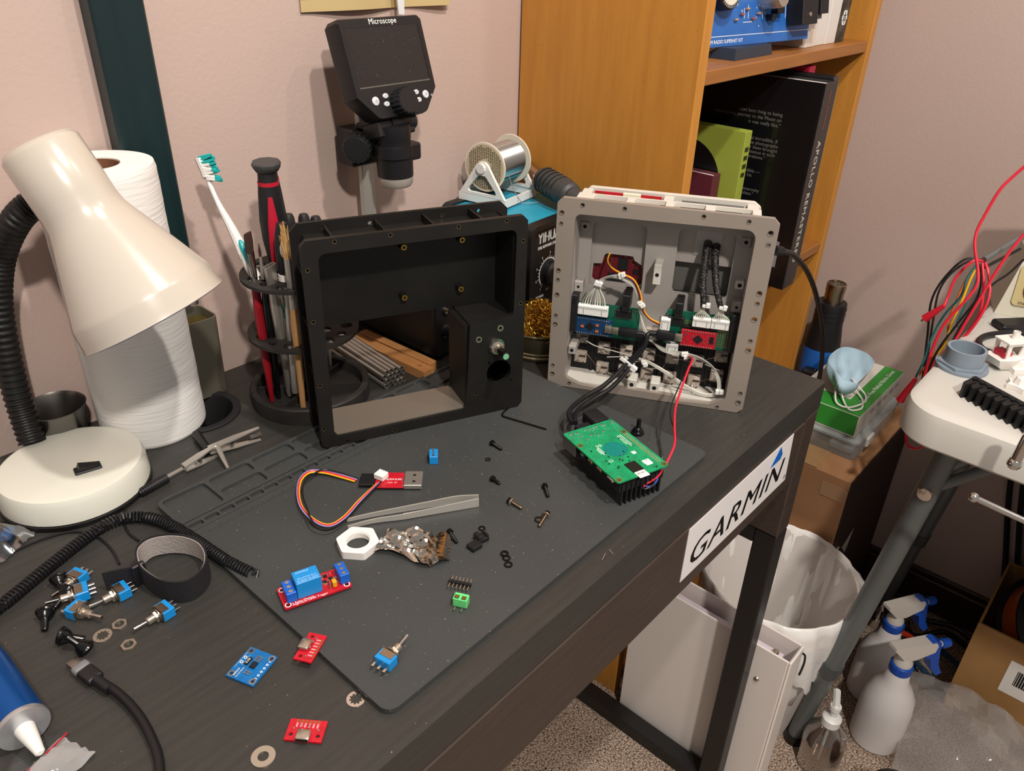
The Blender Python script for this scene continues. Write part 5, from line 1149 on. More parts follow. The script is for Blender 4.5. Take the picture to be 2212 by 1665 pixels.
rel = B().bx(RL*0.22, RL*0.585, RW*0.20, RW*0.80, 0.0016, 0.0165, None, 0.0005).build('relay', blueplast, rm)
pr2 = B().text('SRD-05VDC-SL-C', 0.0019, T(RL*0.40, RW*0.40, 0.0166), 0.00003); pr2.text('10A 250VAC 10A 125VAC', 0.0015, T(RL*0.40, RW*0.31, 0.0166), 0.00003); pr2.text('SONGLE', 0.0026, T(RL*0.36, RW*0.68, 0.0166), 0.00003, shear=0.2); pr2.text('10A 30VDC 10A 28VDC', 0.0015, T(RL*0.40, RW*0.25, 0.0166), 0.00003)
pr2.build('relay_print', mat('pale_blue_print', 'a9d4ee', 0.6), rel, ang=0)
for x0_ in (0.075, 0.865):
    tb = B().bx(RL*x0_-0.0005, RL*x0_+0.0068, RW*0.18, RW*0.82, 0.0016, 0.0105, None, 0.0004).build('screw_terminal', blueterm, rm)
    for i in range(3):
        y = RW*0.18+RW*0.64*(i+0.5)/3
        B().ring(0.0021, 0.0017, 0.0104, 0.0108, 14, T(RL*x0_+0.0032, y, 0)).build('well_rim', blueterm, tb)
        B().cyl((RL*x0_+0.0032, y, 0.0105), (RL*x0_+0.0032, y, 0.0106), 0.0017, 0.0017, 12).build('terminal_screw', tin, tb)
jp = B().bx(RL*0.735, RL*0.80, RW*0.16, RW*0.34, 0.0020, 0.0072, None, 0.0004).build('yellow_jumper', yelplast, rm)
for i in range(3): B().bx(RL*0.70-0.0003, RL*0.70+0.0003, RW*(0.18+i*0.095)-0.0003, RW*(0.18+i*0.095)+0.0003, 0.0016, 0.0075).build('jumper_pin', tin, rm)
b_ = B(); random.seed(9)
for i in range(18): b_.box((RL*random.uniform(0.61, 0.84), RW*random.uniform(0.38, 0.9), 0.0020), (random.choice((0.0020, 0.0012)), 0.0010, 0.0009))
b_.build('components', tin, rb2, ang=0)
for x, y in ((0.66, 0.55), (0.76, 0.62), (0.70, 0.8)): B().box((RL*x, RW*y, 0.0022), (0.0030, 0.0022, 0.0012)).build('transistor', chip, rb2)
pr2 = B().text('1 Relay Module', 0.0026, T(RL*0.12, RW*0.125, 0.00165), 0.00003, 'LEFT'); pr2.text('High/Low Level Trigger', 0.0026, T(RL*0.12, RW*0.035+0.0006, 0.00165), 0.00003, 'LEFT', spacing=1.05)
pr2.build('board_print', silk, rb2, ang=0)

# two red USB-C breakout boards
def breakout(label, o_px, x_px, y_px, z, lx=None):
    a = aZ(*o_px, z); M = frame((a.x, a.y, z+0.0004), aZ(*x_px, z)-a, (0, 0, 1)); Lx = dist(o_px, x_px, z); Ly = dist(o_px, y_px, z)
    t = thing('usb_breakout', label, 'circuit board', M, 'red USB breakout boards')
    bd2 = B().plate([(0, 0), (Lx, 0), (Lx, Ly), (0, Ly)], [circ(0.0013, 12, Lx*0.14, Ly*0.27), circ(0.0013, 12, Lx*0.86, Ly*0.27)]+[circ(0.0005, 8, Lx*(0.22+0.112*i), Ly*0.9) for i in range(6)], 0, 0.0015).build('board', pcbred, t)
    so = B().bx(Lx*0.5-0.0045, Lx*0.5+0.0045, -0.0010, 0.0066, 0.0015, 0.0047, None, 0.0013, 2).build('usb_socket', nickel, t)
    B().bx(Lx*0.5-0.0036, Lx*0.5+0.0036, -0.0012, -0.0008, 0.0022, 0.0040).build('opening', hole, so)
    for i in range(6): B().ring(0.0009, 0.0005, 0.0015, 0.0016, 10, T(Lx*(0.22+0.112*i), Ly*0.9, 0)).build('pad', gold, bd2)
    for i in range(6): B().box((Lx*(0.22+0.112*i), Ly*0.72, 0.00152), (0.0012, 0.0030, 0.0001)).build('pin_label', mat('pink_print', 'e08a90', 0.5), bd2)
    for x in (0.17, 0.83): B().sphere((Lx*x, Ly*0.55, 0.0015), 0.0008, 8, 4).build('solder_joint', tin, bd2)
    for x in (-0.0025, 0.0025): B().sphere((Lx*0.5+x, Ly*0.5+0.0012, 0.0046), 0.0008, 8, 4).build('shell_joint', tin, so)
breakout('red USB breakout board lying half on the front left edge of the mat', (669.7, 1369), (634, 1426), (707.6, 1377), ZM)
breakout('red USB breakout board on the bare desk near the flat washer', (613, 1601), (694, 1608), (627, 1555), ZT)
# blue current sensor board
a = aZ(487.7, 1462, ZT); IM = frame((a.x, a.y, ZT+0.0004), aZ(547.4, 1486, ZT)-a, (0, 0, 1)); IX, IY = dist((487.7, 1462), (547.4, 1486), ZT), dist((487.7, 1462), (541.4, 1400), ZT)
t = thing('current_sensor_board', 'square blue sensor circuit board lying on the bare desk', 'circuit board', IM)
hh4 = [(IX*x, IY*y) for x in (0.12, 0.88) for y in (0.11, 0.89)]
bd2 = B().plate([(0, 0), (IX, 0), (IX, IY), (0, IY)], [circ(0.0013, 12, *h) for h in hh4], 0, 0.0015).build('board', pcbblue, t)
for h in hh4: B().ring(0.0024, 0.0013, 0.0015, 0.0016, 18, T(h[0], h[1], 0)).build('mounting_ring', tin, bd2)
B().box((IX*0.55, IY*0.52, 0.0022), (0.0038, 0.0048, 0.0014)).build('sensor_chip', chip, bd2)
B().box((IX*0.30, IY*0.58, 0.0020), (0.0030, 0.0062, 0.0009)).build('shunt_resistor', chip, bd2)
B().text('R100', 0.0020, T(IX*0.30, IY*0.58, 0.00247) @ rot('Z', 90), 0.00003).build('resistor_print', silk, bd2, ang=0)
for y in (0.24, 0.30, 0.68, 0.74, 0.80):
    for x in (0.48, 0.60): B().box((IX*x, IY*y, 0.0019), (0.0020, 0.0009, 0.0007)).build('chip_resistor', tin, bd2)
for i in range(6): B().ring(0.0009, 0.0005, 0.0015, 0.0016, 10, T(IX*0.9, IY*(0.2+0.12*i), 0)).build('pin_hole', silk, bd2)
b_ = B().text('INA219', 0.0020, T(IX*0.22, IY*0.20, 0.0016) @ rot('Z', 90), 0.00003); b_.text('Current Sensor', 0.0014, T(IX*0.32, IY*0.22, 0.0016) @ rot('Z', 90), 0.00003)
b_.bx(IX*0.05, IX*0.055, IY*0.3, IY*0.85, 0.0015, 0.0016).bx(IX*0.20, IX*0.205, IY*0.42, IY*0.75, 0.0015, 0.0016)
for y in (0.5, 0.66): b_.ring(0.0012, 0.0007, 0.0015, 0.0016, 12, T(IX*0.12, IY*y, 0))
b_.build('board_print', silk, bd2, ang=0)

# ---------------------------------------------------------------- wrist strap, coiled cord, clips
bc_ = on(372, 1248, ZT)
ws = thing('wrist_strap', 'black fabric anti-static wrist strap with a grey lining, looped on the desk', 'wrist strap', T(bc_))
lp = [on(x, y, ZT)-bc_ for x, y in ((312, 1258), (335, 1282), (372, 1299), (415, 1296), (446, 1270), (453, 1240), (440, 1214), (410, 1200), (370, 1197), (330, 1206), (308, 1228))]
Q = sm(lp, 8, True); n_ = len(Q); hgt = 0.0205
def band(Q, t0, t1, z0, z1, closed=True):
    n_ = len(Q); rings = []
    for i, p in enumerate(Q):
        d_ = (Q[(i+1) % n_]-Q[i-1]) if closed or 0 < i < n_-1 else (Q[min(i+1, n_-1)]-Q[max(i-1, 0)])
        d_.normalize(); nn = Vector((d_.y, -d_.x, 0))
        rings.append([p+nn*t0+Vector((0, 0, z0)), p+nn*t1+Vector((0, 0, z0)), p+nn*t1+Vector((0, 0, z1)), p+nn*t0+Vector((0, 0, z1))])
    return B().loft(rings, closed=closed)
fab = mat('black_webbing', '17161a', 0.85, bump=0.7, bscale=700); fabg = mat('grey_webbing', '9b9490', 0.85, bump=0.7, bscale=600)
sgn = 1
band(Q, 0.0, 0.0011, 0.0005, hgt).build('outer_band', fab, ws, ang=40)
band(Q, -0.0009, -0.0001, 0.0020, hgt-0.0012).build('grey_lining', fabg, ws, ang=40)
tailp = [on(x, y, ZT)-bc_ for x, y in ((312, 1260), (285, 1264), (255, 1270), (231, 1276))]
band(sm(tailp, 5), 0.0, 0.0011, 0.0005, 0.0170, False).build('tail', fab, ws, ang=40)
cM = frame(on(305, 1262, ZT)-bc_, on(316, 1250, ZT)-on(290, 1264, ZT), (0, 0, 1))
B().bx(-0.004, 0.006, -0.0022, 0.0022, 0.0008, 0.0200, cM, 0.001).build('buckle', black, ws)
# coiled cord
cc = [on(x, y, ZT+0.0052) for x, y in ((-40, 1340), (10, 1302), (70, 1253), (130, 1204), (190, 1158), (235, 1130), (280, 1117), (330, 1120), (380, 1140), (430, 1172), (490, 1212), (545, 1240))]
C = sm(cc, 40); acc = 0; hel = []; coil = thing('coiled_cord', 'black coiled cord snaking across the desk in front of the lamp', 'cord', T(cc[6])); pitch = 0.0029
for i in range(len(C)-1):
    d_ = C[i+1]-C[i]; l = d_.length; d_.normalize(); a_ = Vector((-d_.y, d_.x, 0)); ns = max(1, int(l/pitch*11))
    for k in range(ns):
        ph = (acc+l*k/ns)/pitch*2*PI; p = C[i]+d_*(l*k/ns); hel.append(p+0.0041*(math.cos(ph)*a_+math.sin(ph)*Vector((0, 0, 1)))-cc[6])
    acc += l
B().tube(hel, 0.0011, 6).build('coil', cablebk, coil)
B().tube(sm([v-cc[6] for v in (on(545, 1240, ZT+0.006), on(557, 1232, ZT+0.0075), on(552, 1250, ZT+0.004), on(538, 1256, ZT+0.002))], 6), 0.0013, 8).build('coil_end', cablebk, coil)
for nm, lb, pts in (('thin_cord', 'thin black cord from the clip lead to the wrist strap buckle', ((298, 1066), (277, 1085), (268, 1120), (276, 1148), (300, 1168))), ('lead_wire', 'thin black wire crossing in front of the lamp base', ((-30, 1225), (40, 1186), (110, 1158), (165, 1148), (210, 1160), (240, 1185), (258, 1218)))):
    q = [on(x, y, ZT+0.0012) for x, y in pts]; o = B().tube([v-q[0] for v in sm(q, 8)], 0.0010, 8).build(nm, cablebk, None, T(q[0])); tag(o, lb, 'cord')
# alligator clip lead
ac = thing('alligator_clip_lead', 'pair of steel alligator clips on a black lead lying behind the mat', 'clip', T(on(455, 978, ZT))); a0 = on(455, 978, ZT)
P_ = lambda x, y, z: on(x, y, ZT+z)-a0
B().cyl(P_(300, 1066, 0.004), P_(330, 1049, 0.004), 0.0028, 0.0040, 12).build('strain_relief', black, ac)
B().cyl(P_(328, 1050, 0.004), P_(360, 1032, 0.004), 0.0044, 0.0044, 14).build('plug_sleeve', black, ac)
for i in range(5): B().ring(0.0042, 0.0030, 0, 0.0014, 12, zaxis(P_(304+i*5, 1064-i*2.8, 0.004), P_(330, 1049, 0.004)-P_(300, 1066, 0.004))).build('sleeve_rib', black, ac)
B().cyl(P_(360, 1032, 0.004), P_(400, 1010, 0.004), 0.0026, 0.0022, 12).build('banana_plug', chrome, ac)
clipm = mat('bright_clip_steel', 'd2cdc4', 0.3, 0.75)
def croc(p0, p1, op, nm):
    d_ = p1-p0; L = d_.length
    for s_, a_ in ((1, op), (-1, -op)):
        M = frame(p0, d_, (0, 0, 1)) @ rot('Y', -a_) @ T(0, 0, 0.0012*s_)
        w0, w1 = 0.0036, 0.0014
        j = B().add([(0, -w0, 0), (0, w0, 0), (L*0.5, w0, 0), (L, w1, 0), (L, -w1, 0), (L*0.5, -w0, 0), (0, -w0, 0.0016*s_), (0, w0, 0.0016*s_), (L*0.5, w0, 0.0016*s_), (L, w1, 0.0010*s_), (L, -w1, 0.0010*s_), (L*0.5, -w0, 0.0016*s_)],
                [(5, 4, 3, 2, 1, 0), (6, 7, 8, 9, 10, 11), (0, 1, 7, 6), (1, 2, 8, 7), (2, 3, 9, 8), (3, 4, 10, 9), (4, 5, 11, 10), (5, 0, 6, 11)], M).build('jaw', clipm, ac)
    B().cyl(p0+d_*0.42+Vector((-d_.y, d_.x, 0)).normalized()*0.0045, p0+d_*0.42-Vector((-d_.y, d_.x, 0)).normalized()*0.0045, 0.0015, 0.0015, 10).build('rivet', chrome, ac)
croc(P_(398, 1010, 0.0060), P_(468, 972, 0.0060), 7, 'clip'); croc(P_(452, 972, 0.0080), P_(562, 936, 0.0075), 6, 'clip')
B().cyl(P_(468, 962, 0.010), P_(493, 1012, 0.003), 0.0030, 0.0014, 8).build('lever_arm', clipm, ac)
B().cyl(P_(424, 938, 0.005), P_(450, 972, 0.006), 0.0046, 0.0038, 14).build('boot', rubber, ac)
B().cyl(P_(540, 945, 0.0075), P_(563, 936, 0.0075), 0.0019, 0.0019, 10).build('tip', chrome, ac)

# ---------------------------------------------------------------- cable with grey plug, adhesive tube, plastic bags
ub = [on(x, y, ZT+0.0042) for x, y in ((196, 1460), (255, 1497), (300, 1545), (330, 1600), (344, 1650), (340, 1720), (320, 1800))]
cb = thing('usb_c_cable', 'black cable with a grey USB plug in the lower left foreground', 'cable', T(ub[0])); u0 = ub[0]
B().tube(sm([v-u0 for v in ub], 10), 0.0030, 14).build('cord', cablebk, cb)
d_ = (on(150, 1417, ZT+0.0042)-on(255, 1497, ZT+0.0042)); CMx = frame(on(168, 1437, ZT+0.0042)-u0, -d_, (0, 0, 1))
B().bx(-0.0075, 0.0005, -0.0041, 0.0041, -0.0013, 0.0013, CMx, 0.0012, 2).build('plug_shell', mat('plug_steel', '8d8a86', 0.3, 1.0), cb)
B().bx(0.0, 0.0070, -0.0058, 0.0058, -0.0030, 0.0030, CMx, 0.0024, 3).build('grey_collar', mat('grey_plastic', '6f7072', 0.45), cb)
B().bx(0.0065, 0.0210, -0.0056, 0.0056, -0.0029, 0.0029, CMx, 0.0022, 3).build('plug_body', black, cb)
B().cyl(CMx @ Vector((0.0205, 0, 0)), CMx @ Vector((0.0350, 0, 0)), 0.0037, 0.0034, 14).build('strain_relief', black, cb)
tp0, tp1, tp2 = aZ(-60, 1400, 0.768), aZ(52, 1572, 0.7645), aZ(90, 1622, 0.757)
gt = thing('adhesive_tube', 'metallic blue adhesive tube with a white nozzle in the lower left corner', 'tube', T(tp1))
GMx = zaxis((0, 0, 0), tp1-tp0); bl = mat('blue_foil_tube', '16529c', 0.25, 0.6)
B().lathe([(0.0125, -0.085), (0.0140, -0.06), (0.0142, -0.004), (0.0135, 0.0)], 36, GMx).build('tube_body', bl, gt)
B().lathe([(0.0146, -0.0030), (0.0150, -0.0015), (0.0146, 0.0005), (0.0090, 0.0012), (0.001, 0.0014)], 36, GMx).build('crimped_end', mat('tube_silver', 'c5c8cc', 0.3, 0.8), gt)
B().lathe([(0.0058, 0.001), (0.0052, 0.006), (0.0028, 0.0225), (0.0016, 0.0235), (0.0012, 0.0235)], 20, GMx).build('nozzle', nylon, gt)
def bag(name, label, cen, sx_, sy_, h, m, rz=0, seed=1, z=ZT):
    random.seed(seed); N = 12; vs = []; c = on(*cen, z)
    for j in range(N):
        for i in range(N):
            u, v = i/(N-1)*2-1, j/(N-1)*2-1
            e = (1-abs(u)**2.2)*(1-abs(v)**2.2)
            vs.append((u*sx_+random.uniform(-0.0008, 0.0008), v*sy_+random.uniform(-0.0008, 0.0008), 0.0006+h*e+random.uniform(0, 0.18*h)))
    fs = [(j*N+i, j*N+i+1, (j+1)*N+i+1, (j+1)*N+i) for j in range(N-1) for i in range(N-1)]
    n_ = len(vs); vs += [(x, y, max(0.0002, z_-0.0003-h*0.02)) for x, y, z_ in vs]
    bd3 = [(i, i+1) for i in range(N-1)]+[(j*N+N-1, (j+1)*N+N-1) for j in range(N-1)]+[((N-1)*N+i+1, (N-1)*N+i) for i in range(N-2, -1, -1)]+[((j+1)*N, j*N) for j in range(N-2, -1, -1)]
    t = thing(name, label, 'plastic bag', T(c) @ rot('Z', rz))
    B().add(vs, fs+[tuple(n_+k for k in reversed(f)) for f in fs]+[(a, a+n_, b_+n_, b_) for a, b_ in bd3]).build('film', m, t, ang=25); return t
filmc = film('clear_film', 'e6eaee', 0.10, 0.1)
t = bag('zip_bag', 'crumpled clear zip bag with a red line at the bottom left corner', (110, 1672), 0.020, 0.013, 0.010, film('milky_film', 'dcdcdc', 0.30, 0.12, 'cfcfcf'), 20, 4)
B().bx(-0.020, 0.020, 0.006, 0.0068, 0.0085, 0.0092).build('red_seal_line', redplast, t)
t = bag('parts_bag', 'clear bag of blue switches at the left edge beside the lamp', (-10, 1172), 0.020, 0.024, 0.014, filmc, 30, 6)
for x, y in ((-0.004, 0.004), (0.006, -0.008), (-0.01, -0.006)): B().bx(x-0.006, x+0.006, y-0.004, y+0.004, 0.0012, 0.0065, rot('Z', 30*x*100), 0.0004).build('switch_part', blueplast, t)
# ---------------------------------------------------------------- books and kit board on the shelves
def book(label, x0, x1, yf, depth, z0, h, cover, page=paper, group=None, name='book', lean=0):
    t = thing(name, label, 'book', T(x0, yf, z0) @ rot('Y', lean), group); w_ = x1-x0; c = 0.0024 if w_ > 0.015 else 0.0012
    B().bx(0, c, 0.002, depth, 0, h, None, 0.0004).bx(w_-c, w_, 0.002, depth, 0, h, None, 0.0004).bx(0, w_, 0, c, 0, h, None, 0.0006).build('cover', cover, t)
    B().bx(c, w_-c, c, depth-0.004, 0.003, h-0.004).build('pages', page, t); return t
Z1, Z2 = 1.0502, 0.7197
bkb = mat('black_book_cloth', '0c0d10', 0.35, coat=0.3)
ap = book('big black hardback with white spine title jutting out of the lower shelf', 0.2895, 0.3275, 0.1830, 0.298, Z2, 0.2985, bkb)
SPN = T(0.019, -0.0002, 0) @ FR
B().text('APOLLO REMASTERED', 0.0150, SPN @ T(0.0, 0.1305, 0) @ rot('Z', -90), 0.0001, spacing=1.12, sx=1.10).build('spine_title', mat('pale_print', 'c9c6bc', 0.5), ap, ang=0)
B().text('ANDY SAUNDERS', 0.0065, SPN @ T(0.002, 0.262, 0) @ rot('Z', -90), 0.0001).build('spine_author', mat('rust_print', '8a4a30', 0.5), ap, ang=0)
CV = Matrix(((0, 0, -1, 0), (-1, 0, 0, 0), (0, 1, 0, 0), (0, 0, 0, 1)))   # cover plane facing -x: text x -> -y, text y -> z
cp_ = B()
for i, (s_, yy, zz) in enumerate((('next best thing to being', 0.052, 0.250), ('there on my journey to the Moon on', 0.052, 0.2425), ('it was really like.\u201d', 0.052, 0.235), ('are just incredible. If', 0.052, 0.213), ('for you. The photographs', 0.050, 0.2065), ('you have ever been brought', 0.050, 0.200), ('into existence in such', 0.052, 0.1935), ('generations.\u201d', 0.066, 0.187), ('who is incredible \u2014', 0.070, 0.166), ('light, but his', 0.082, 0.1595), ('collective generosity', 0.066, 0.139), ('is immaculate.\u201d', 0.074, 0.1325))):
    cp_.text(s_, 0.0070, T(-0.0004, yy, zz) @ CV, 0.00005, 'RIGHT')
cp_.build('back_cover_text', mat('dim_print', '6f6d68', 0.6), ap, ang=0)
B().box((-0.0003, 0.030, 0.052), (0.0004, 0.022, 0.040)).build('cover_picture', mat('moon_picture', '77727c', 0.6, col2='9a95a0', scale=60), ap)
b2 = book('tall black hardback with a silver edge next to the big title', 0.3300, 0.3490, 0.1900, 0.28, Z2, 0.302, mat('black_book_two', '101216', 0.3, coat=0.4))
B().bx(0.0175, 0.0192, -0.0004, 0.004, 0.002, 0.298).build('silver_edge', mat('silver_edge', '8f9296', 0.3, 0.8), b2)
book('red hardback pushed further in at the right of the black books', 0.3520, 0.3720, 0.2350, 0.24, Z2, 0.309, mat('crimson_cover', '9c1232', 0.5))
book('grey magazine leaning at the far right of the lower shelf', 0.3745, 0.3830, 0.2450, 0.22, Z2, 0.262, mat('grey_cover', '8c8a90', 0.6))
gb = book('lime green book with a black disc on its cover', 0.2370, 0.2560, 0.2600, 0.215, Z2, 0.2300, mat('lime_cover', '8f9c38', 0.5, col2='a2ae4a', scale=12, amt=0.6))
B().plate(circ(0.062, 48, 0.0, 0.0), (), 0, 0.0004, T(-0.0001, 0.092, 0.148) @ CV).build('black_disc', bkb, gb)
gt2 = B()
for i, s_ in enumerate(('is a series of', 'short essays for', 'curious readers')): gt2.text(s_, 0.0052, T(-0.0006, 0.062, 0.118-i*0.007) @ CV, 0.00005, 'LEFT')
gt2.build('disc_text', mat('dim_print', '6f6d68', 0.6), gb, ang=0)
for i in range(4): B().box((0.0095, -0.0004, 0.205-i*0.012), (0.010, 0.0004, 0.006)).build('spine_mark', mat('dark_olive_print', '2c3312', 0.6), gb)
book('maroon book half hidden behind the bookcase side panel', 0.2120, 0.2340, 0.2870, 0.19, Z2, 0.168, mat('maroon_cover', '5a2430', 0.5))
cr = mat('cream_cover', 'd3cdc4', 0.6); cr2 = mat('white_cover', 'd9d6d2', 0.55)
wb = book('leftmost white paperback on the upper shelf, next to the blue kit board', 0.3640, 0.3960, 0.2540, 0.19, Z1, 0.235, cr, group='white paperbacks on the upper shelf')
wb = book('middle white paperback with purple lettering on the upper shelf', 0.3975, 0.4310, 0.2560, 0.18, Z1, 0.225, cr2, group='white paperbacks on the upper shelf')
B().text('MODERN ELECTRONICS', 0.0085, T(0.021, -0.0003, 0.100) @ FR @ rot('Z', -90), 0.00008).build('spine_title', mat('purple_print', '6d6690', 0.6), wb, ang=0)
wb = book('rightmost white paperback beside the black emblem book', 0.4330, 0.4700, 0.2540, 0.18, Z1, 0.230, cr2, group='white paperbacks on the upper shelf')
B().text('NOTES', 0.0080, T(0.026, -0.0003, 0.085) @ FR @ rot('Z', -90), 0.00008).build('spine_title', mat('purple_print', '6d6690', 0.6), wb, ang=0)
eb = book('black book with a white flower emblem at the right end of the upper shelf', 0.4730, 0.5050, 0.2540, 0.18, Z1, 0.220, mat('charcoal_cover', '242220', 0.5, col2='55524c', scale=30, amt=0.2))
em = B()
for k in range(6): em.plate(circ(0.0042, 12, 0.0052*math.cos(k*PI/3), 0.0072*math.sin(k*PI/3)), (), 0, 0.0003, T(0.016, -0.0002, 0.034) @ FR)
em.plate(circ(0.0045, 14), (), 0, 0.0003, T(0.016, -0.0002, 0.034) @ FR); em.build('flower_emblem', silk, eb, ang=0)
# blue radio kit board on its stand
KB = T(0.1240, 0.2820, 1.0640) @ rot('Z', -8.4) @ rot('X', -10)
kb2 = thing('radio_kit_board', 'blue radio kit circuit board standing on the upper shelf', 'circuit board', KB)
kbd = B().bx(0, 0.232, 0, 0.0016, 0, 0.150).build('board', mat('kit_blue', '2a66b4', 0.4, col2='255ca4', scale=40, amt=0.5), kb2)
KF = FR
lines = B(); random.seed(4)
for i in range(26):
    x, y = random.uniform(0.06, 0.19), random.uniform(0.018, 0.14); l = random.uniform(0.010, 0.035)
    if i % 2: lines.bx(x, x+l, y, y+0.0007, 0.0, 0.0002, KF)
    else: lines.bx(x, x+0.0007, y, y+l*0.8, 0.0, 0.0002, KF)
for i in range(18):
    x, y = random.uniform(0.07, 0.2), random.uniform(0.02, 0.14); lines.bx(x, x+0.0024, y, y+0.0005, 0, 0.0002, KF).bx(x+0.0006, x+0.0018, y-0.0014, y-0.0009, 0, 0.0002, KF)
for R_ in (0.016, 0.0195): lines.ring(R_, R_-0.0007, 0, 0.0002, 30, KF @ T(0.212, 0.083, 0))
lines.bx(0, 0.232, 0.0115, 0.0122, 0, 0.0002, KF).text('AM RADIO SUPERHET KIT', 0.0062, KF @ T(0.045, 0.0055, 0), 0.0001)
lines.build('silkscreen', silk, kbd, ang=0)
dl = B().lathe([(0.0215, 0.004), (0.0215, 0.016), (0.0200, 0.018)], 40, KF @ T(0.030, 0.062, 0)).build('tuning_dial', black, kb2)
B().lathe([(0.0165, 0.018), (0.0160, 0.0184), (0.001, 0.0184)], 40, KF @ T(0.030, 0.062, 0)).build('dial_face', mat('dial_face', 'cfcabd', 0.5), dl)
dm = B()
for i in range(36): dm.bx(0.0170, 0.0196, -0.0002, 0.0002, 0.0181, 0.0184, KF @ T(0.030, 0.062, 0) @ Matrix.Rotation(i*PI/18, 4, 'Z'))
dm.build('dial_ticks', silk, dl, ang=0)
for x in (0.026, 0.034): B().ring(0.0040, 0.0028, 0.0184, 0.0187, 20, KF @ T(x, 0.062, 0)).build('dial_mark', black, dl)
B().lathe([(0.001, 0), (0.0125, 0), (0.0125, 0.030), (0.0115, 0.0315), (0.001, 0.0315)], 24, KF @ T(0.122, 0.052, 0)).build('can_capacitor', mat('can_aluminium', 'c2c0b8', 0.3, 0.9), kb2)
B().bx(0.176, 0.212, 0.018, 0.062, 0.002, 0.026, KF, 0.0006).build('tuning_capacitor', black, kb2)
B().bx(0.212, 0.232, 0.024, 0.056, 0.006, 0.020, KF, 0.0004).build('switch_body', mat('dark_olive_box', '3a3b36', 0.5), kb2)
B().bx(0.222, 0.2420, 0.030, 0.050, 0.010, 0.024, KF, 0.0004).build('thumb_wheel', black, kb2)
for y in (0.030, 0.050): B().lathe([(0.0030, 0.026), (0.0026, 0.0268), (0.001, 0.0268)], 8, KF @ T(0.194, y, 0)).build('star_screw', nickel, kb2)
for x, y, w_, h_ in ((0.150, 0.042, 0.016, 0.016), (0.134, 0.030, 0.008, 0.008), (0.142, 0.083, 0.010, 0.012), (0.168, 0.108, 0.026, 0.020), (0.190, 0.120, 0.020, 0.012), (0.082, 0.115, 0.010, 0.010), (0.062, 0.112, 0.009, 0.009), (0.100, 0.120, 0.008, 0.016)):
    B().bx(x-w_/2, x+w_/2, y-h_/2, y+h_/2, 0, 0.010, KF, 0.0005).build('component', chip, kb2)
for i in range(14):
    x, y = (0.060+0.012*(i % 7), 0.030+0.040*(i//7)+0.006*(i % 3)); B().cyl(KF @ Vector((x, y, 0.0025)), KF @ Vector((x+0.006, y, 0.0025)), 0.0014, 0.0014, 8).build('resistor', mat('resistor_red', 'a0483a', 0.5) if i % 2 else mat('resistor_tan', 'b08a6a', 0.5), kb2)
sd_ = thing('board_stand', 'dark slate wedge stand holding the blue kit board', 'stand', T(0.1520, 0.2520, Z1))
B().add([(0, 0, 0), (0.105, 0, 0), (0.105, 0.050, 0), (0, 0.050, 0), (0.004, 0.002, 0.0135), (0.101, 0.002, 0.0135), (0.101, 0.026, 0.0135), (0.004, 0.026, 0.0135)], [(0, 3, 2, 1), (4, 5, 6, 7), (0, 1, 5, 4), (1, 2, 6, 5), (2, 3, 7, 6), (3, 0, 4, 7)]).build('wedge', mat('slate_plastic', '2a3340', 0.5), sd_)

# ---------------------------------------------------------------- right side: boxes behind the desk
card = mat('cardboard', 'b48760', 0.8, col2='a87b54', scale=14, amt=0.7, bump=0.1, bscale=120)
cardd = mat('dark_brown_card', '33211b', 0.7, col2='2c1c17', scale=20)  # much darker brown than the rest of the carton
cbx = thing('cardboard_box', 'large brown cardboard box between the bin and the bookcase', 'box', T(0.312, 0.012, 0))
B().bx(0, 0.300, 0.002, 0.200, 0, 0.430, None, 0.002).build('carton', card, cbx)
B().bx(0.002, 0.300, -0.0005, 0.0018, 0.002, 0.428).build('dark_side', cardd, cbx)
for zc, s_ in ((0.255, 1), (0.268, -0.45)): B().plate([(0, 0), (0.045, 0.018), (0.030, -0.030)] if s_ > 0 else [(0, 0), (-0.018, 0.010), (-0.020, -0.008)], (), 0, 0.0006, T(0.060 if s_ > 0 else 0.045, -0.0006, zc) @ FR).build('printed_arrow', mat('grey_white_print', 'a8a29c', 0.7), cbx)
B().bx(0.0, 0.300, 0.060, 0.115, 0.4302, 0.4308).build('packing_tape', mat('brown_tape', 'b08c62', 0.25, coat=0.4), cbx)
B().bx(-0.0008, 0.0, 0.002, 0.045, 0.385, 0.412, None).build('torn_tape', mat('clear_tape', 'b08a66', 0.2, coat=0.5), cbx)
clr = film('clear_plastic', 'e2e6e6', 0.16, 0.1, 'd5d8d8')
kz = 0.4312
cs = thing('clear_parts_case', 'clear plastic parts case under the green glove box', 'case', T(0.372, 0.034, kz))
B().plate(rrect(0.200, 0.105, 0.010, 4, 0.100, 0.0525), [rrect(0.196, 0.101, 0.008, 4, 0.100, 0.0525)], 0, 0.030).build('tray', clr, cs)
B().plate(rrect(0.204, 0.109, 0.011, 4, 0.100, 0.0525), (), 0.030, 0.034).build('lid', clr, cs)
for i in range(6): B().bx(0.012+0.03*i, 0.036+0.03*i, 0.010, 0.050, 0.001, 0.014+0.004*(i % 3), None, 0.003).build('white_part', white, cs)
B().bx(0.035, 0.065, -0.006, 0.0, 0.012, 0.030, None, 0.002).build('latch', nylon, cs)
grn = mat('green_box_print', '2f8a30', 0.45); 
gvM = T(0.384, 0.046, kz+0.0345)
gv = thing('glove_box', 'green and white glove box under the blue face mask', 'box', gvM)
B().bx(0, 0.212, 0, 0.118, 0, 0.042, None, 0.001).build('carton', mat('white_card', 'cfcac2', 0.6), gv)
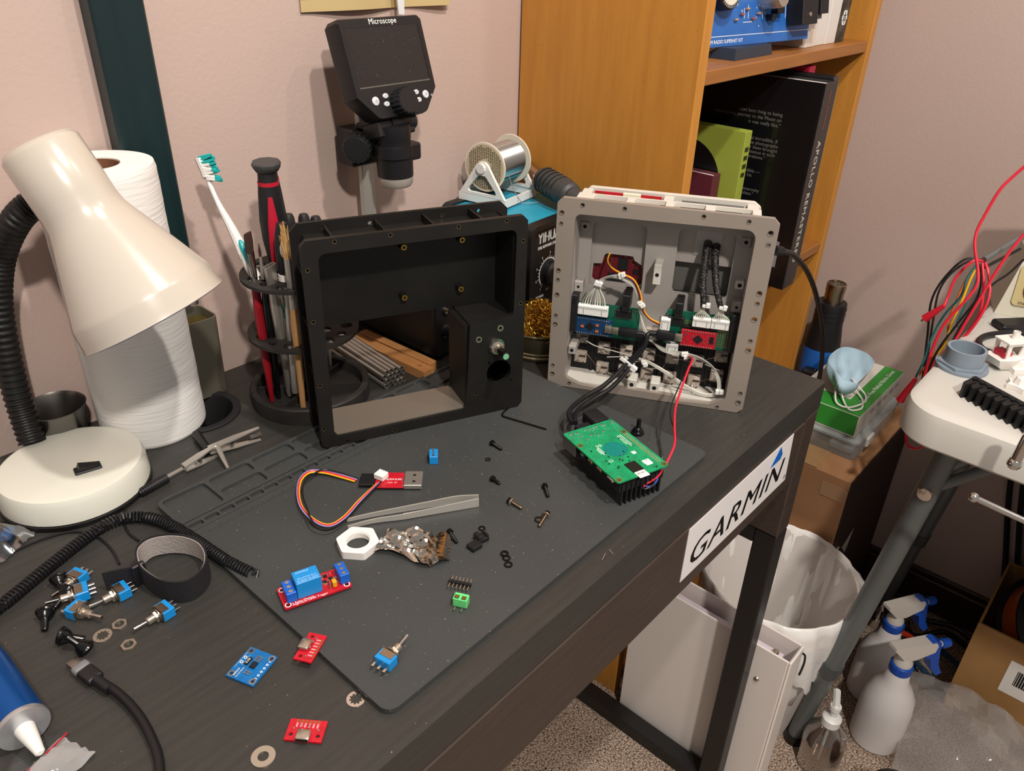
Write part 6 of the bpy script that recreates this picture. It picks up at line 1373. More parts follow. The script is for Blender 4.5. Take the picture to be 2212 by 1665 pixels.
B().bx(0.0005, 0.2115, 0.0005, 0.034, 0.0421, 0.0425).bx(0.0005, 0.045, 0.0005, 0.1175, 0.0421, 0.0424).build('green_panel', grn, gv)
B().bx(-0.0006, 0.0, 0.002, 0.116, 0.004, 0.041).build('green_end', grn, gv)
B().text('Powder-Free Medical Nitrile Gloves', 0.0105, T(0.125, 0.016, 0.0427), 0.0001).build('lettering', silk, gv, ang=0)
B().ring(0.011, 0.0085, 0, 0.0003, 24, T(-0.0007, 0.088, 0.022) @ CV).build('round_logo', silk, gv)
for i in range(5): B().bx(0.055+i*0.03, 0.075+i*0.03, -0.0003, 0.0, 0.024, 0.030).build('side_print', mat('faint_print', '8f8a84', 0.7), gv)
# face mask
mk0 = Vector((0.445, 0.095, kz+0.0345+0.0428))
mk = thing('face_mask', 'pale blue pleated face mask with white ear loops dropped on the glove box', 'face mask', T(mk0))
mkm = mat('mask_fabric', 'a9c6d6', 0.8, bump=0.15, bscale=300)
NX, NY = 44, 20; vs = []
cen = [aZ(1795, 850, mk0.z+0.004), aZ(1835, 868, mk0.z+0.002), aZ(1860, 862, mk0.z+0.002), aZ(1890, 835, mk0.z+0.004)]
for j in range(NY):
    v = j/(NY-1)
    for i in range(NX):
        u = i/(NX-1); a = math.radians(-25+250*u); rr_ = 0.016+0.050*math.sin(v*1.70)**0.8; pl_ = 0.0062*math.sin(u*24)*math.sin(v*PI*0.9)
        x = (rr_+pl_)*math.cos(a)*0.95+0.030*v; y = (rr_+pl_)*math.sin(a)*0.60+0.006*v; z = 0.004+0.050*v**0.85*(0.55+0.45*math.sin(u*PI))
        vs.append((x, y, z))
fs = [(j*NX+i, j*NX+i+1, (j+1)*NX+i+1, (j+1)*NX+i) for j in range(NY-1) for i in range(NX-1)]
o = B().add(vs, fs).build('mask_body', mkm, mk, ang=22); md = o.modifiers.new('thick', 'SOLIDIFY'); md.thickness = 0.0012
B().tube(sm([(0.012*math.cos(a)*0.9, 0.012*math.sin(a)*0.6, 0.006) for a in [math.radians(-25+25*k) for k in range(11)]], 4), 0.0024, 8).build('folded_edge', mat('mask_edge', '6f9fbd', 0.8), mk)
for pts in ([(-0.020, 0.004, 0.012), (-0.045, -0.016, 0.004), (-0.055, -0.030, 0.0020), (-0.038, -0.041, 0.0018), (-0.012, -0.034, 0.0018), (0.004, -0.020, 0.004), (0.012, -0.006, 0.010)], [(-0.024, 0.012, 0.016), (-0.052, -0.004, 0.005), (-0.050, -0.024, 0.0022), (-0.020, -0.038, 0.0045), (0.010, -0.030, 0.0030), (0.024, -0.010, 0.008), (0.028, 0.004, 0.016)]):
    B().tube(sm(pts, 7), 0.0016, 8).build('ear_loop', white, mk)
# heat gun
hg0 = Vector((0.560, 0.190, 0.4310))
hgn = thing('heat_gun', 'blue and black heat gun standing nose up behind the glove box', 'heat gun', T(hg0))
bl2 = mat('heat_gun_blue', '1a5fb4', 0.45)
B().lathe([(0.030, 0.0), (0.0305, 0.010), (0.0335, 0.070), (0.0325, 0.098)], 28).build('housing', bl2, hgn)
B().lathe([(0.0330, 0.095), (0.0300, 0.120), (0.0270, 0.140), (0.0262, 0.180), (0.0255, 0.183)], 28).build('collar', black, hgn)
for z in (0.150, 0.160, 0.170): B().ring(0.0272, 0.0250, z, z+0.004, 28).build('collar_ring', black, hgn)
nz = B().lathe([(0.0165, 0.180), (0.0165, 0.203), (0.0172, 0.205), (0.0172, 0.219), (0.0150, 0.220), (0.0150, 0.212), (0.001, 0.211)], 28).build('nozzle', mat('nozzle_steel', 'a89a88', 0.3, 1.0), hgn)
for a in (0, 45, 90, 135): B().bx(-0.015, 0.015, -0.0006, 0.0006, 0.2165, 0.2185, rot('Z', a)).build('grille_bar', nickel, nz)
B().tube(sm([(-0.036, -0.010, 0.060), (-0.052, -0.020, 0.030), (-0.048, -0.030, 0.006), (-0.020, -0.040, 0.004), (0.01, -0.045, 0.004)], 6), 0.004, 10).build('cord', cablebk, hgn)
B().bx(-0.050, -0.028, -0.016, 0.010, 0.0, 0.060, None, 0.004).build('grip', black, hgn)

# ---------------------------------------------------------------- bin, binder, bottles
binc = Vector((0.178, 0.046, 0))
bn = thing('waste_bin', 'white waste bin with a crumpled white bag liner beside the desk leg', 'bin', T(binc) @ Matrix.Diagonal((0.93, 0.93, 1.0, 1.0)))
B().lathe([(0.001, 0.002), (0.085, 0.0), (0.088, 0.003), (0.126, 0.300), (0.129, 0.302), (0.129, 0.306), (0.125, 0.306), (0.122, 0.300), (0.084, 0.008), (0.001, 0.008)], 64).build('bucket', mat('bin_plastic', 'cfc9c4', 0.4), bn)
random.seed(12); NA = 120; ph = [random.uniform(0, 6.28) for _ in range(12)]
def wob(a, k): return sum(math.sin(a*f+ph[i])*w_ for i, (f, w_) in enumerate(((3, 0.6), (5, 0.8), (8, 0.8), (13, 0.7), (21, 0.55), (34, 0.4))))*k
prof2 = [(0.050, 0.095, 0.006), (0.092, 0.100, 0.006), (0.104, 0.140, 0.0045), (0.114, 0.210, 0.004), (0.120, 0.270, 0.003), (0.1245, 0.305, 0.0014), (0.1310, 0.3125, 0.0010), (0.1345, 0.3095, 0.0020), (0.1350, 0.290, 0.0032), (0.1330, 0.255, 0.0045), (0.1270, 0.205, 0.0055), (0.1230, 0.170, 0.006)]
vs = []
for r, z, k in prof2:
    for i in range(NA):
        a = 2*PI*i/NA; q = wob(a+z*2.0, k); zz = z+(wob(a*1.0+2, 0.010) if z < 0.2 and r > 0.12 else wob(a+1, k*0.6))
        vs.append(((r+q)*math.cos(a), (r+q)*math.sin(a), zz))
fs = [(j*NA+i, j*NA+(i+1) % NA, (j+1)*NA+(i+1) % NA, (j+1)*NA+i) for j in range(len(prof2)-1) for i in range(NA)]
o = B().add(vs, fs).build('bag_liner', mat('bin_bag', 'efedea', 0.3, bump=0.3, bscale=40, bdist=0.004, coat=0.2), bn, ang=70)
random.seed(2)
for i in range(5):
    a = random.uniform(0, 6.28); B().sphere((0.035*math.cos(a), 0.035*math.sin(a), 0.118+0.012*i*0.3), 0.034, 9, 6).build('crumpled_paper', mat('crumpled_tissue', 'c9c4b8', 0.9, bump=0.8, bscale=60, bdist=0.006), bn, ang=0)
bi = thing('ring_binder', 'white ring binder standing on the carpet behind the desk leg', 'binder', T(0.0045, -0.050, 0.001))
wv = mat('white_vinyl', 'e8e0da', 0.38)
B().bx(0, 0.0035, 0.004, 0.255, 0, 0.318, None, 0.0015).build('front_cover', wv, bi); B().bx(0.0415, 0.045, 0.004, 0.255, 0, 0.318, None, 0.0015).build('back_cover', wv, bi)
B().bx(0, 0.045, 0, 0.0045, 0, 0.318, None, 0.002).build('spine', wv, bi)
B().bx(0.0045, 0.030, 0.020, 0.235, 0.006, 0.296).build('papers', mat('lilac_paper', 'd3c6d2', 0.8), bi)
B().lathe([(0.0042, 0), (0.0034, 0.0016), (0.001, 0.002)], 14, zaxis((-0.0001, 0.040, 0.255), (-1, 0, 0))).build('rivet', nickel, bi)
B().lathe([(0.0050, 0), (0.0042, 0.003), (0.001, 0.0036)], 14, zaxis((0.022, 0.030, 0.300), (0, 0, 1))).build('ring_rivet', nickel, bi)
B().tube(sm([(0.041, -0.001, 0.306), (0.044, -0.004, 0.300), (0.046, -0.005, 0.285), (0.047, -0.004, 0.268), (0.047, -0.003, 0.258)], 6), 0.0016, 8).build('elastic_loop', rubber, bi)
# pump bottle
pet = film('clear_pet', 'f2f0ee', 0.05, 0.04); liq = film('clear_liquid', 'efe2da', 0.10, 0.04)
pbm = thing('pump_bottle', 'clear pump bottle half full of liquid on the carpet', 'bottle', T(0.146, -0.098, 0))
B().lathe([(0.001, 0.001), (0.031, 0.0), (0.0335, 0.004), (0.0335, 0.062), (0.0300, 0.078), (0.0180, 0.094), (0.0125, 0.100), (0.0125, 0.106), (0.0118, 0.106), (0.0118, 0.100), (0.017, 0.0935), (0.029, 0.0775), (0.0325, 0.061), (0.0325, 0.005), (0.001, 0.003)], 40).build('bottle_body', pet, pbm)
B().lathe([(0.001, 0.0032), (0.0318, 0.005), (0.0320, 0.046), (0.001, 0.0462)], 36).build('liquid', liq, pbm)
B().lathe([(0.0145, 0.100), (0.0148, 0.114), (0.0110, 0.117), (0.0050, 0.118), (0.0050, 0.132), (0.0085, 0.133), (0.0085, 0.141), (0.001, 0.142)], 24).build('pump_collar', nylon, pbm)
B().bx(-0.008, 0.034, -0.0055, 0.0055, 0.136, 0.146, rot('Z', 20), 0.003).build('pump_spout', nylon, pbm)
B().cyl((0, 0, 0.006), (0, 0, 0.100), 0.0025, 0.0025, 10).build('dip_tube', nylon, pbm)
# spray bottles
milky = mat('milky_bottle', 'e6e2e0', 0.35, alpha=0.94); headw = mat('spray_head_white', 'd5d0c9', 0.4); sbl = mat('spray_blue', '1650b8', 0.4)
def spray(label, x, y, rz, k):
    t = thing('spray_bottle', label, 'spray bottle', T(x, y, 0) @ rot('Z', rz) @ Matrix.Scale(k, 4), 'spray bottles on the carpet')
    B().lathe([(0.001, 0.001), (0.038, 0.0), (0.041, 0.004), (0.0415, 0.085), (0.0385, 0.112), (0.0280, 0.135), (0.0195, 0.148), (0.0175, 0.166), (0.015, 0.170), (0.001, 0.170)], 40).build('bottle_body', milky, t)
    B().lathe([(0.0168, 0.168), (0.0178, 0.170), (0.0178, 0.184), (0.0160, 0.186), (0.001, 0.187)], 30).build('blue_collar', sbl, t)
    B().lathe([(0.0145, 0.186), (0.0150, 0.192), (0.0105, 0.203), (0.0100, 0.215)], 24).build('neck', headw, t)
    hd2 = B(); prof_ = [(-0.034, 0.236), (0.046, 0.228), (0.050, 0.221), (0.048, 0.208), (0.012, 0.200), (-0.012, 0.206), (-0.020, 0.215), (-0.034, 0.230)]
    hd2.loft([[(a_, s2*0.011*(0.75 if i in (0, 7) else 1), b2_) for i, (a_, b2_) in enumerate(prof_)] for s2 in (-1, 1)])
    hd2.build('spray_head', headw, t)
    tr = [(0.030, 0.226), (0.046, 0.232), (0.058, 0.224), (0.061, 0.205), (0.070, 0.170), (0.084, 0.146), (0.074, 0.142), (0.056, 0.164), (0.047, 0.190), (0.036, 0.196)]
    B().loft([[(a_, s2*0.0085, b2_) for a_, b2_ in tr] for s2 in (-1, 1)]).build('trigger', sbl, t)
    B().cyl((0.056, 0, 0.214), (0.068, 0, 0.212), 0.005, 0.005, 12).build('nozzle_neck', headw, t)
    B().lathe([(0.0080, 0), (0.0085, 0.003), (0.0075, 0.016), (0.001, 0.0165)], 12, zaxis((0.067, 0, 0.2125), (1, 0, -0.12))).build('nozzle_cap', sbl, t)
spray('front spray bottle with a blue trigger, beside the pump bottle', 0.262, -0.150, -32, 0.98)
spray('rear spray bottle with a blue trigger, behind the front one', 0.352, -0.108, -28, 0.95)
# floor clutter
rp2 = [Vector((0.470+0.045*math.cos(a)+0.006*math.sin(3*a), -0.190+0.042*math.sin(a), 0.010+0.010*(1+math.sin(a*0.5)))) for a in [k*0.35 for k in range(34)]]
o = B().tube([v-rp2[0] for v in sm(rp2, 4)], 0.0055, 8).build('rope_coil', mat('blue_braid', '27506a', 0.8, col2='16303f', scale=260, amt=0.2, bump=0.6, bscale=300), None, T(rp2[0])); tag(o, 'coil of dark blue braided cord on the carpet behind the spray bottles', 'cord')
for i, (lb, pts) in enumerate((('black cable looping along the baseboard under the folding table', ((0.575, -0.02, 0.012), (0.600, -0.07, 0.03), (0.585, -0.12, 0.014), (0.600, -0.18, 0.02), (0.590, -0.24, 0.012))), ('black adapter cable lying by the wall next to the rope coil', ((0.530, -0.03, 0.010), (0.555, -0.09, 0.012), (0.530, -0.13, 0.012), (0.560, -0.17, 0.03), (0.570, -0.22, 0.012))))):
    q = [Vector(p) for p in pts]; o = B().tube([v-q[0] for v in sm(q, 8)], 0.0055, 10).build('floor_cable', cablebk, None, T(q[0])); tag(o, lb, 'cable')
wt = thing('power_adapter', 'dark power adapter with a red ring lying beside the rope coil', 'adapter', T(0.475, -0.120, 0.0))
B().bx(-0.03, 0.03, -0.025, 0.025, 0.001, 0.035, rot('Z', 20), 0.004).build('adapter_body', black, wt)
B().ring(0.022, 0.014, 0.036, 0.042, 24).build('red_ring', mat('orange_red', 'c43a1c', 0.5), wt)
for i, (x, y, s_) in enumerate(((0.520, -0.060, 0.9), (0.545, -0.100, 0.8))):
    t = thing('chrome_fitting', ('chrome plug fitting by the wall nearer the bin', 'chrome plug fitting by the wall nearer the rope')[i], 'fitting', T(x, y, 0))
    B().lathe([(0.001, 0.001), (0.014, 0.0), (0.014, 0.02), (0.008, 0.024), (0.008, 0.045), (0.010, 0.047), (0.006, 0.056), (0.001, 0.058)], 16).build('fitting_body', chrome, t)
# spool box on the right
fb = thing('filament_box', 'tan cardboard box holding filament spools under the folding table', 'box', T(0.412, -0.500, 0))
fbm = mat('tan_card', 'a9814f', 0.8, col2='9c7545', scale=15)
B().plate([(0, 0), (0.205, 0), (0.205, 0.283), (0, 0.283)], [[(0.004, 0.004), (0.201, 0.004), (0.201, 0.279), (0.004, 0.279)]], 0.0, 0.205).build('carton', fbm, fb)
B().bx(0.004, 0.201, 0.004, 0.279, 0, 0.006).build('carton_floor', fbm, fb)
lbq = B().box((-0.0006, 0.165, 0.130), (0.0006, 0.110, 0.070)).build('shipping_label', paper, fb)
bq = B(); yy = 0.125; random.seed(8)
while yy < 0.205:
    w_ = random.choice((0.001, 0.0018, 0.0028)); bq.bx(-0.0013, -0.0009, yy, yy+w_, 0.118, 0.150); yy += w_+random.choice((0.001, 0.0016))
bq.build('barcode', black, lbq, ang=0)
def spool(label, c, tilt, R_, wd, flange, fil, Mr=None):
    t = thing('filament_spool', label, 'spool', T(c) @ Euler(tilt).to_matrix().to_4x4(), 'filament spools')
    for z in (-wd/2, wd/2-0.004): B().plate(circ(R_, 56), [circ(0.026, 24)]+[circ(0.010, 12, R_*0.55*math.cos(a), R_*0.55*math.sin(a)) for a in (0.5, 2.6, 4.7)], z, z+0.004).build('flange', flange, t)
    B().ring(R_*0.90, 0.040, -wd/2+0.0045, wd/2-0.0045, 56).build('filament', fil, t)
    B().ring(0.030, 0.026, -wd/2, wd/2, 24).build('core', flange, t)
spool('black spool of amber filament leaning lowest in the tan box', (0.512, -0.330, 0.185), (0.35, -0.62, 0.2), 0.098, 0.060, black, mat('amber_filament', 'b0561a', 0.25, coat=0.5))
spool('clear spool wound with black filament, second from the top', (0.535, -0.335, 0.285), (0.35, -0.62, 0.4), 0.098, 0.055, film('clear_flange', 'd5d8dc', 0.2, 0.1), mat('black_filament', '121214', 0.35))
spool('tan cardboard spool on top of the stack', (0.560, -0.345, 0.385), (0.35, -0.60, 0.1), 0.098, 0.055, mat('tan_flange', 'a5834f', 0.8), mat('brown_filament', '4a3320', 0.5))
# clear bag on the floor
random.seed(31); N1, N2 = 26, 20; vs = []
for j in range(N2):
    for i in range(N1):
        u, v = i/(N1-1), j/(N2-1); x = 0.215+0.235*u+0.02*v; y = -0.195-0.24*v+0.05*u
        e = math.sin(PI*min(1, u*1.05))**0.6*math.sin(PI*min(1, 0.15+v*0.85))**0.7
        vs.append((x, y, 0.004+0.060*e+0.022*abs(math.sin(u*8+v*5))*e+0.016*abs(math.sin(v*9-u*6))*e+random.uniform(0, 0.007)*e))
fs = [(j*N1+i, j*N1+i+1, (j+1)*N1+i+1, (j+1)*N1+i) for j in range(N2-1) for i in range(N1-1)]
c0 = Vector((0.33, -0.30, 0)); t = thing('poly_bag', 'large clear plastic bag crumpled on the carpet in the lower right corner', 'plastic bag', T(c0))
o = B().add([(x-c0.x, y-c0.y, z) for x, y, z in vs], fs).build('film', film('poly_film', 'f0edea', 0.30, 0.10, 'e6e2de', bump=0.4, bscale=30), t, ang=20)
dm_ = aZ(1940, 1700, 0.10)
o = B().lathe([(0.044, 0.0), (0.046, 0.03), (0.044, 0.075), (0.036, 0.092), (0.020, 0.099), (0.001, 0.100)], 40, T(dm_.x, dm_.y, 0.0)).build('black_canister', mat('soft_black', '1c1d1f', 0.45)); tag(o, 'rounded black canister lid at the bottom edge of the picture', 'canister')

# ---------------------------------------------------------------- folding table
hdpe = mat('white_table_plastic', 'c6c4bd', 0.42, bump=0.08, bscale=500)
ft = thing('folding_table', 'white plastic folding table with grey tube legs along the right wall', 'table', T(0, 0, 0))
TX0, TX1, TY0, TY1 = 0.052, 0.628, -1.05, -0.066
tp_ = rrect(TX1-TX0, TY1-TY0, 0.050, 10, (TX0+TX1)/2, (TY0+TY1)/2)
ins_ = lambda d: rrect(TX1-TX0-2*d, TY1-TY0-2*d, 0.050-d, 10, (TX0+TX1)/2, (TY0+TY1)/2)
B().loft([[(x, y, z) for x, y in q] for q, z in ((ins_(0.004), 0.684), (ins_(0.0), 0.688), (ins_(0.0), 0.716), (ins_(0.003), 0.726), (ins_(0.010), 0.7300))]).build('table_top', hdpe, ft, ang=40)
gtube = mat('grey_powder_tube', '6a6f6f', 0.4, 0.3)
for x, dy in ((0.126, 0.0), (0.545, 0.0)):
    a, b_ = Vector((x, -0.128, 0.682)), Vector((x+0.034, -0.050, 0.012)); m_ = a+(b_-a)*0.70
    lg = B().cyl(a, m_, 0.0145, 0.0145, 20).build('leg', gtube, ft)
    B().cyl(m_-(b_-a)*0.01, m_+(b_-a)*0.03, 0.0165, 0.0160, 20).build('sleeve', mat('dark_grey_collar', '4a4d4d', 0.5), lg)
    B().cyl(m_, b_, 0.0125, 0.0125, 18).build('lower_tube', gtube, lg)
    B().cyl(b_-(b_-a)*0.01, (b_.x, b_.y, 0.001), 0.0150, 0.0160, 16).build('rubber_foot', rubber, lg)
for s_ in (0, 1):
    p0 = Vector((0.131, -0.119+0.004*s_, 0.590+0.018*s_)); p1 = aX(2212 if s_ == 0 else 2150, 988 if s_ == 0 else 962, 0.131)
    B().cyl(p0, p0+(p1-p0)*1.25, 0.0075, 0.0075, 14).build('brace', gtube, ft)
B().lathe([(0.0095, 0), (0.0085, 0.004), (0.001, 0.005)], 20, zaxis((0.1165, -0.117, 0.588), (-1, 0, 0))).build('pivot_bolt', chrome, ft)
# vise handle rods under the table edge
for lb, a_, b_ in (('chrome bar with a ball end under the folding table', (2104, 1074), (2225, 1130)), ('short chrome rod hanging from the table edge at the right', (2192, 1000), (2222, 940))):
    p, q = aX(*a_, 0.02), aX(*b_, 0.02); t = thing('vise_rod', lb, 'rod', T(p))
    B().cyl((0, 0, 0), q-p, 0.0035 if 'ball' in lb else 0.0055, None, 14).build('rod', chrome, t); B().sphere((0, 0, 0), 0.0058 if 'ball' in lb else 0.0075, 14, 8).build('ball_end', chrome, t)
for i in range(2):
    q = [Vector((0.632, -0.165-0.02*i, 0.70)), Vector((0.634, -0.150-0.02*i, 0.50)), Vector((0.632, -0.17-0.02*i, 0.35)), Vector((0.634, -0.22-0.02*i, 0.15)), Vector((0.622, -0.24-0.02*i, 0.02))]
    o = B().tube([v-q[0] for v in sm(q, 8)], 0.0050, 10).build('hanging_cable', cablebk, None, T(q[0])); tag(o, ('black cable hanging behind the table leg, nearer the corner', 'black cable hanging behind the table leg, further right')[i], 'cable')
# things on the folding table
ZF = 0.7302
cn0 = aZ(2076, 792, ZF)
cn = thing('conduit_fitting', 'grey plastic conduit fitting with a hexagonal flange on the white table', 'fitting', T(cn0))
gp_ = mat('grey_pvc', '7f8c98', 0.45)
B().lathe([(0.030, 0.0), (0.0305, 0.002), (0.030, 0.004), (0.0215, 0.0045)], 40).build('flange', gp_, cn)
B().plate(circ(0.0295, 6), [circ(0.018, 24)], 0.004, 0.0075).build('hex_flange', gp_, cn)
B().ring(0.0225, 0.0190, 0.0075, 0.0265, 40).build('collar', gp_, cn)
bt0 = aZ(2178, 790, ZF)
bt = thing('toy_boat', 'small white printed toy boat on the white table', 'toy boat', T(bt0) @ rot('Z', -35))
hp_ = [(-0.030, 0.0), (-0.030, 0.013), (-0.010, 0.0165), (0.012, 0.014), (0.028, 0.006), (0.036, 0.0)]
hullp = lambda k, z, dx: [((x+dx)*1.0*k, y*k, z+max(0, x)*0.20*(z/0.016)) for x, y in hp_]+[((x+dx)*k, -y*k, z+max(0, x)*0.20*(z/0.016)) for x, y in reversed(hp_[1:-1])]
hl2 = B().loft([hullp(0.60, 0.0, 0), hullp(0.86, 0.006, 0), hullp(1.0, 0.016, 0)]).build('hull', white, bt, ang=40)
B().lathe([(0.0016, 0), (0.0022, 0.002), (0.0022, 0.003)], 12, zaxis((0.020, -0.0085, 0.013), (0.4, -0.9, 0))).build('hawsepipe', white, hl2)
cabp = [(-0.020, -0.010), (0.006, -0.010), (0.006, 0.010), (-0.020, 0.010)]
for y in (-0.0105, 0.0085): B().plate([(-0.020, 0.016), (0.006, 0.016), (0.008, 0.036), (-0.022, 0.036)], [fillet([(-0.015, 0.019), (-0.002, 0.019), (0.0, 0.033), (-0.016, 0.033)], [0.002]*4, 3)], 0, 0.002, T(0, y+0.002, 0) @ FR).build('cabin_side', white, bt)
B().bx(0.005, 0.007, -0.0085, 0.0085, 0.016, 0.036).build('cabin_front', white, bt); B().bx(-0.024, 0.010, -0.0125, 0.0125, 0.036, 0.0385, None, 0.0005).build('roof', white, bt)
B().ring(0.0042, 0.0028, 0.0385, 0.0480, 18, T(-0.006, 0, 0)).build('chimney', white, bt)
B().bx(-0.022, -0.010, -0.009, 0.009, 0.0165, 0.024, None, 0.001).build('red_box', redplast, bt)
c0_, c1_ = aZ(2088, 845, ZF), aZ(2212, 915, ZF)
cbM = frame((c0_.x, c0_.y, ZF), c1_-c0_, (0, 0, 1)); cbL = (c1_-c0_).length*1.6
cmb = thing('printed_rack', 'black printed rack with a row of scalloped slots at the table edge', 'rack', cbM)
B().bx(0, cbL, 0.0, 0.006, 0.0, 0.020, None, 0.0006).build('spine_bar', blackm, cmb)
npc = 12
for i in range(npc):
    x = cbL*(i+0.5)/npc; wd = cbL/npc
    B().loft([[(x-wd*0.5+a_, -b2_, z) for a_, b2_ in ((0, 0), (wd*0.30, 0.016), (wd*0.92, 0.020), (wd, 0))] for z in (0.0, 0.018)]).build('tooth', blackm, cmb)
    B().bx(x-wd*0.18, x+wd*0.22, -0.004, 0.003, 0.0200, 0.0203).build('slot', hole, cmb)
for i, (px, lb) in enumerate((((2196, 800), 'flat white printed star part beside the toy boat'), ((2200, 838), 'white printed figure lying beside the black rack'))):
    p = aZ(*px, ZF); t = thing('printed_part', lb, 'printed part', T(p) @ rot('Z', 25*i))
    B().plate([( (0.016 if k % 2 else 0.010)*math.cos(k*PI/5), (0.016 if k % 2 else 0.010)*math.sin(k*PI/5)) for k in range(10)], (), 0, 0.006).build('body', white, t)
    B().lathe([(0.008, 0.006), (0.006, 0.014), (0.001, 0.016)], 7).build('lump', white, t, ang=0)
q = [aZ(x, y, ZF+0.0045) for x, y in ((2150, 764), (2128, 757), (2115, 745), (2117, 733), (2135, 724), (2170, 720), (2215, 722))]
o = B().tube([v-q[0] for v in sm(q, 8)], 0.0042, 12).build('mains_lead', cablebk, None, T(q[0])); tag(o, 'thick black lead curling behind the toy boat', 'cable')
w0 = aZ(2190, 708, ZF); t = thing('plug_block', 'flat black plug block in front of the beige meter', 'plug', T(w0) @ rot('Z', -40))
B().bx(-0.028, 0.03, -0.014, 0.014, 0, 0.010, None, 0.003).build('block', black, t)
# beige meter with a dial
m0 = aZ(2142, 680, ZF); MMt = T(m0.x+0.012, m0.y-0.01, ZF) @ rot('Z', -72)
mt = thing('beige_meter', 'beige bench meter with a grey dial on the white table', 'meter', MMt)
bg = mat('beige_plastic', 'c3bfae', 0.5); bgp = mat('yellowed_panel', 'b8a878', 0.5)
B().add([(-0.01, 0, 0), (0.16, 0, 0), (0.16, 0.09, 0), (-0.01, 0.09, 0), (0.008, 0.022, 0.085), (0.16, 0.022, 0.085), (0.16, 0.085, 0.085), (0.008, 0.085, 0.085)], [(0, 3, 2, 1), (4, 5, 6, 7), (0, 1, 5, 4), (1, 2, 6, 5), (2, 3, 7, 6), (3, 0, 4, 7)]).build('housing', bg, mt)
FP = frame((0.0, 0.0, 0.0), (1, 0, 0), (0, -0.968, 0.25)) @ T(0, 0, 0.0006)
pn = B().plate(rrect(0.140, 0.056, 0.006, 4, 0.076, 0.044), (), 0, 0.002, FP).build('front_panel', bgp, mt)
B().lathe([(0.0195, 0.002), (0.0195, 0.006), (0.016, 0.0065)], 32, FP @ T(0.036, 0.042, 0)).build('dial_skirt', mat('clear_skirt', 'b9b5a4', 0.25), pn)
B().lathe([(0.0125, 0.006), (0.0120, 0.018), (0.001, 0.0185)], 28, FP @ T(0.036, 0.042, 0)).build('dial_knob', mat('knob_grey', '6f6e6a', 0.45), pn)
B().text('inerter', 0.0085, FP @ T(0.026, 0.0205, 0.0022), 0.0001).build('lettering', mat('dark_letter', '3a372e', 0.6), pn, ang=0)
k0_ = MMt @ Vector((0.02, 0.03, 0.0862))
bk = thing('black_test_box', 'black instrument box stacked on the beige meter at the right edge', 'instrument', MMt @ T(0.018, 0.030, 0.0855))
B().bx(0, 0.14, 0, 0.07, 0, 0.085, None, 0.003).build('housing', black, bk)
B().plate(rrect(0.03, 0.05, 0.004, 4, 0.03, 0.045), [rrect(0.027, 0.047, 0.003, 4, 0.03, 0.045)], 0, 0.001, front(-0.0002)).build('panel_outline', silk, bk)
# lead rack and hanging test leads
hk0 = Vector((0.300, -0.052, 0.846)); px0 = (2126, 560)
hkp = aX(2126, 560, 0.33); hkq = aX(2205, 512, 0.40)
rk = thing('lead_rack', 'grey metal rod holding the hanging test leads', 'rod', T(hkp))
B().cyl((0, 0, 0), hkq-hkp, 0.0035, 0.0035, 12).build('rod', gtube, rk); B().cyl((0.0, -0.004, -0.010), hkq-hkp+Vector((0, -0.004, -0.016)), 0.0022, 0.0022, 10).build('lower_rod', metalbk, rk)
leads = [
 ('black', blkw, ((2126, 562), (2085, 560), (2040, 600), (2012, 650), (2004, 720), (1998, 770), (1990, 830), (1968, 880), (1958, 930)), None),
 ('black', blkw, ((2126, 564), (2095, 563), (2055, 590), (2028, 630), (2016, 690), (2008, 740), (2000, 790), (1985, 850), (1980, 905)), None),
 ('red', redw, ((2126, 564), (2100, 565), (2065, 600), (2048, 640), (2040, 660)), ((2040, 660), (1998, 688))),
 ('teal', tealw, ((2110, 572), (2090, 600), (2075, 640), (2040, 680), (2012, 730), (1995, 780), (1978, 815)), None),
 ('orange', orgw, ((2112, 570), (2092, 595), (2070, 640), (2050, 690), (2045, 730), (2010, 775), (1985, 810)), ((1978, 818), (1944, 865))),
 ('yellow', yelw, ((2115, 570), (2098, 600), (2078, 650), (2055, 700), (2040, 745), (2005, 790), (1990, 830)), None),
 ('red', redw, ((2128, 566), (2135, 590), (2138, 630), (2125, 670), (2090, 720), (2040, 760), (2005, 800), (1990, 850), (1965, 900), (1957, 935), (1962, 962), (1985, 968), (2005, 945), (2015, 915)), None),
 ('red', redw, ((2212, 505), (2180, 545), (2150, 590), (2120, 640), (2090, 690), (2060, 740), (2020, 800), (1998, 850), (1985, 900)), None),
 ('red', redw, ((2230, 345), (2190, 380), (2160, 410), (2130, 460), (2110, 500), (2106, 535), (2112, 580), (2110, 615), (2085, 650), (2040, 700), (2012, 760), (1995, 820)), None),
 ('dark', cablebk, ((2212, 560), (2180, 590), (2150, 610), (2125, 632), (2100, 660), (2060, 710), (2030, 750), (2005, 800), (1992, 840)), None),
 ('green', tealw, ((2118, 570), (2108, 610), (2090, 650), (2070, 690), (2068, 705)), None),
 ('red', redw, ((2122, 568), (2125, 620), (2115, 680), (2085, 725), (2062, 755), (2040, 770)), None),
 ('black', blkw, ((2120, 570), (2118, 620), (2100, 665), (2075, 705), (2050, 750), (2020, 790), (2000, 830)), ((1962, 868), (1968, 905)))]
crocr = mat('red_clip_boot', 'c01c2e', 0.4)
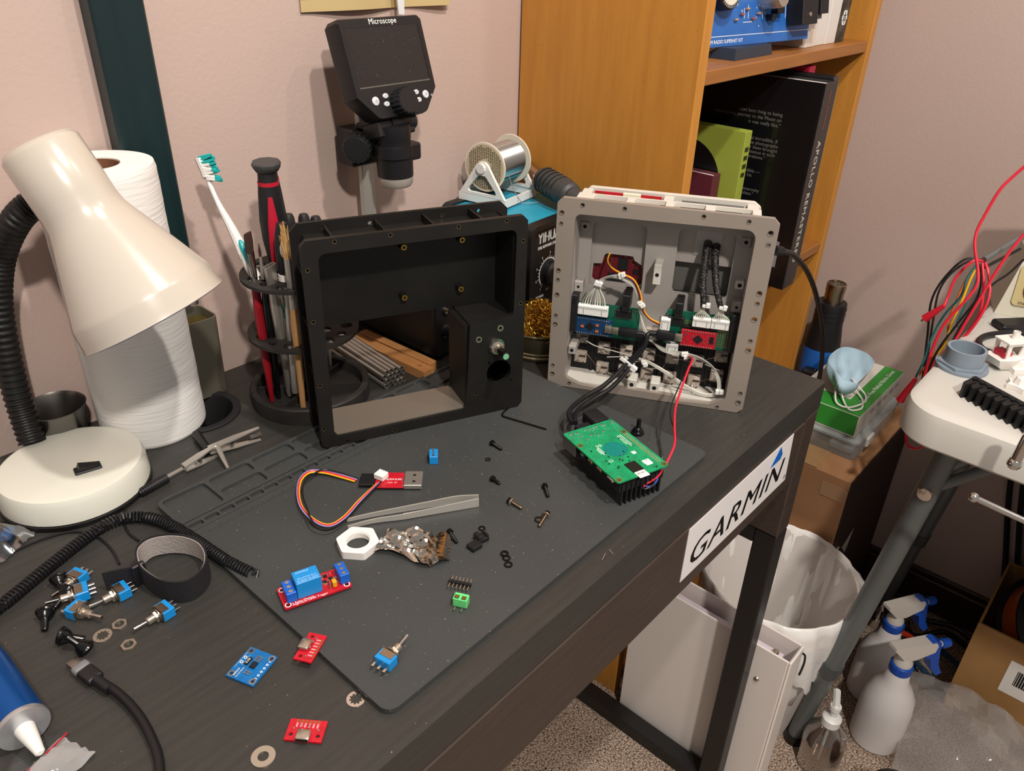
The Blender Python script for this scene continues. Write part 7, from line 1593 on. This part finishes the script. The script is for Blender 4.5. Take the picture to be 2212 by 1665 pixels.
for i, (cn_, m_, pts, cl) in enumerate(leads):
    xs = [0.33-0.010*(i % 4)+0.004*(i % 3) for _ in pts]
    q = [aX(x, y, max(0.20, 0.345-0.0085*abs(j)*1.0-0.006*(i % 4))) for j, (x, y) in enumerate(pts)]
    c_ = q[0]; lb = ('leftmost black test lead arching off the rack', 'second black test lead arching beside the leftmost one', 'short red test lead ending in a crimson clip pointing left', 'teal test lead slanting down the bundle', 'orange test lead ending in the lowest red clip', 'yellow test lead inside the hanging bundle',
          'long red test lead whose loop hangs below the table edge', 'bright red lead coming from the instrument at the right', 'red lead dropping from the top right corner into the bundle', 'black lead crossing the bundle in front', 'short green lead in the middle of the bundle', 'red test lead at the right side of the bundle', 'black test lead ending in a black clip below the table edge')[i]
    t = thing('test_lead', lb, 'test lead', T(c_), 'hanging test leads')
    B().tube([v-c_ for v in sm(q, 7)], 0.0015 if cn_ != 'red' else 0.0019, 8).build('wire', m_, t)
    e1 = q[-1]-c_; e0 = q[-2]-c_; dd = (e1-e0).normalized()
    if cl:
        a_, b_ = aX(*cl[0], 0.27)-c_, aX(*cl[1], 0.27)-c_
        B().cyl(a_, b_, 0.0028, 0.0058, 10).build('clip_boot', crocr if cn_ != 'black' else black, t); B().cyl(b_, b_+(b_-a_)*0.2, 0.002, 0.0012, 8).build('clip_jaw', steel, t)
    elif i in (6, 8): B().cyl(e1, e1+dd*0.018, 0.0024, 0.0045, 10).build('clip_boot', crocr, t)

# ---------------------------------------------------------------- wall chart and white strip behind the microscope
ch = thing('wall_chart', 'yellowed paper chart with a black line hanging on the wall above the microscope', 'chart', T(0, 0, 0))
p0, p1 = aY(652, 27, 0.4985), aY(965, 20, 0.4985)
cv = []
for i in range(15):
    u = i/14; cv.append((p0.x+(p1.x-p0.x)*u, 0.4995-0.006*math.sin(u*PI*1.5)**2, 0))
rg_ = [[(x, y, z) for x, y, _ in cv]+[(x, y+0.0005, z) for x, y, _ in reversed(cv)] for z in (p0.z, 1.45)]
B().loft(rg_).build('paper_sheet', mat('yellowed_paper', 'bda878', 0.7), ch)
ln = [(x, y-0.0006, p0.z+0.0125) for x, y, _ in cv]; B().tube(ln, 0.0006, 5).build('black_line', black, ch)
s0 = aY(868, 31, 0.486)
o = B().add([(-0.004, 0, 0), (0.004, 0, 0), (0.004, 0.002, 0), (-0.004, 0.002, 0), (-0.016, 0, 0.12), (0.006, 0, 0.12), (0.006, 0.002, 0.12), (-0.016, 0.002, 0.12)], [(0, 3, 2, 1), (4, 5, 6, 7), (0, 1, 5, 4), (1, 2, 6, 5), (2, 3, 7, 6), (3, 0, 4, 7)]).build('white_strip', mat('strip_white', 'd5d8dc', 0.4), None, T(s0)); tag(o, 'narrow white strip hanging in front of the wall chart', 'strip')
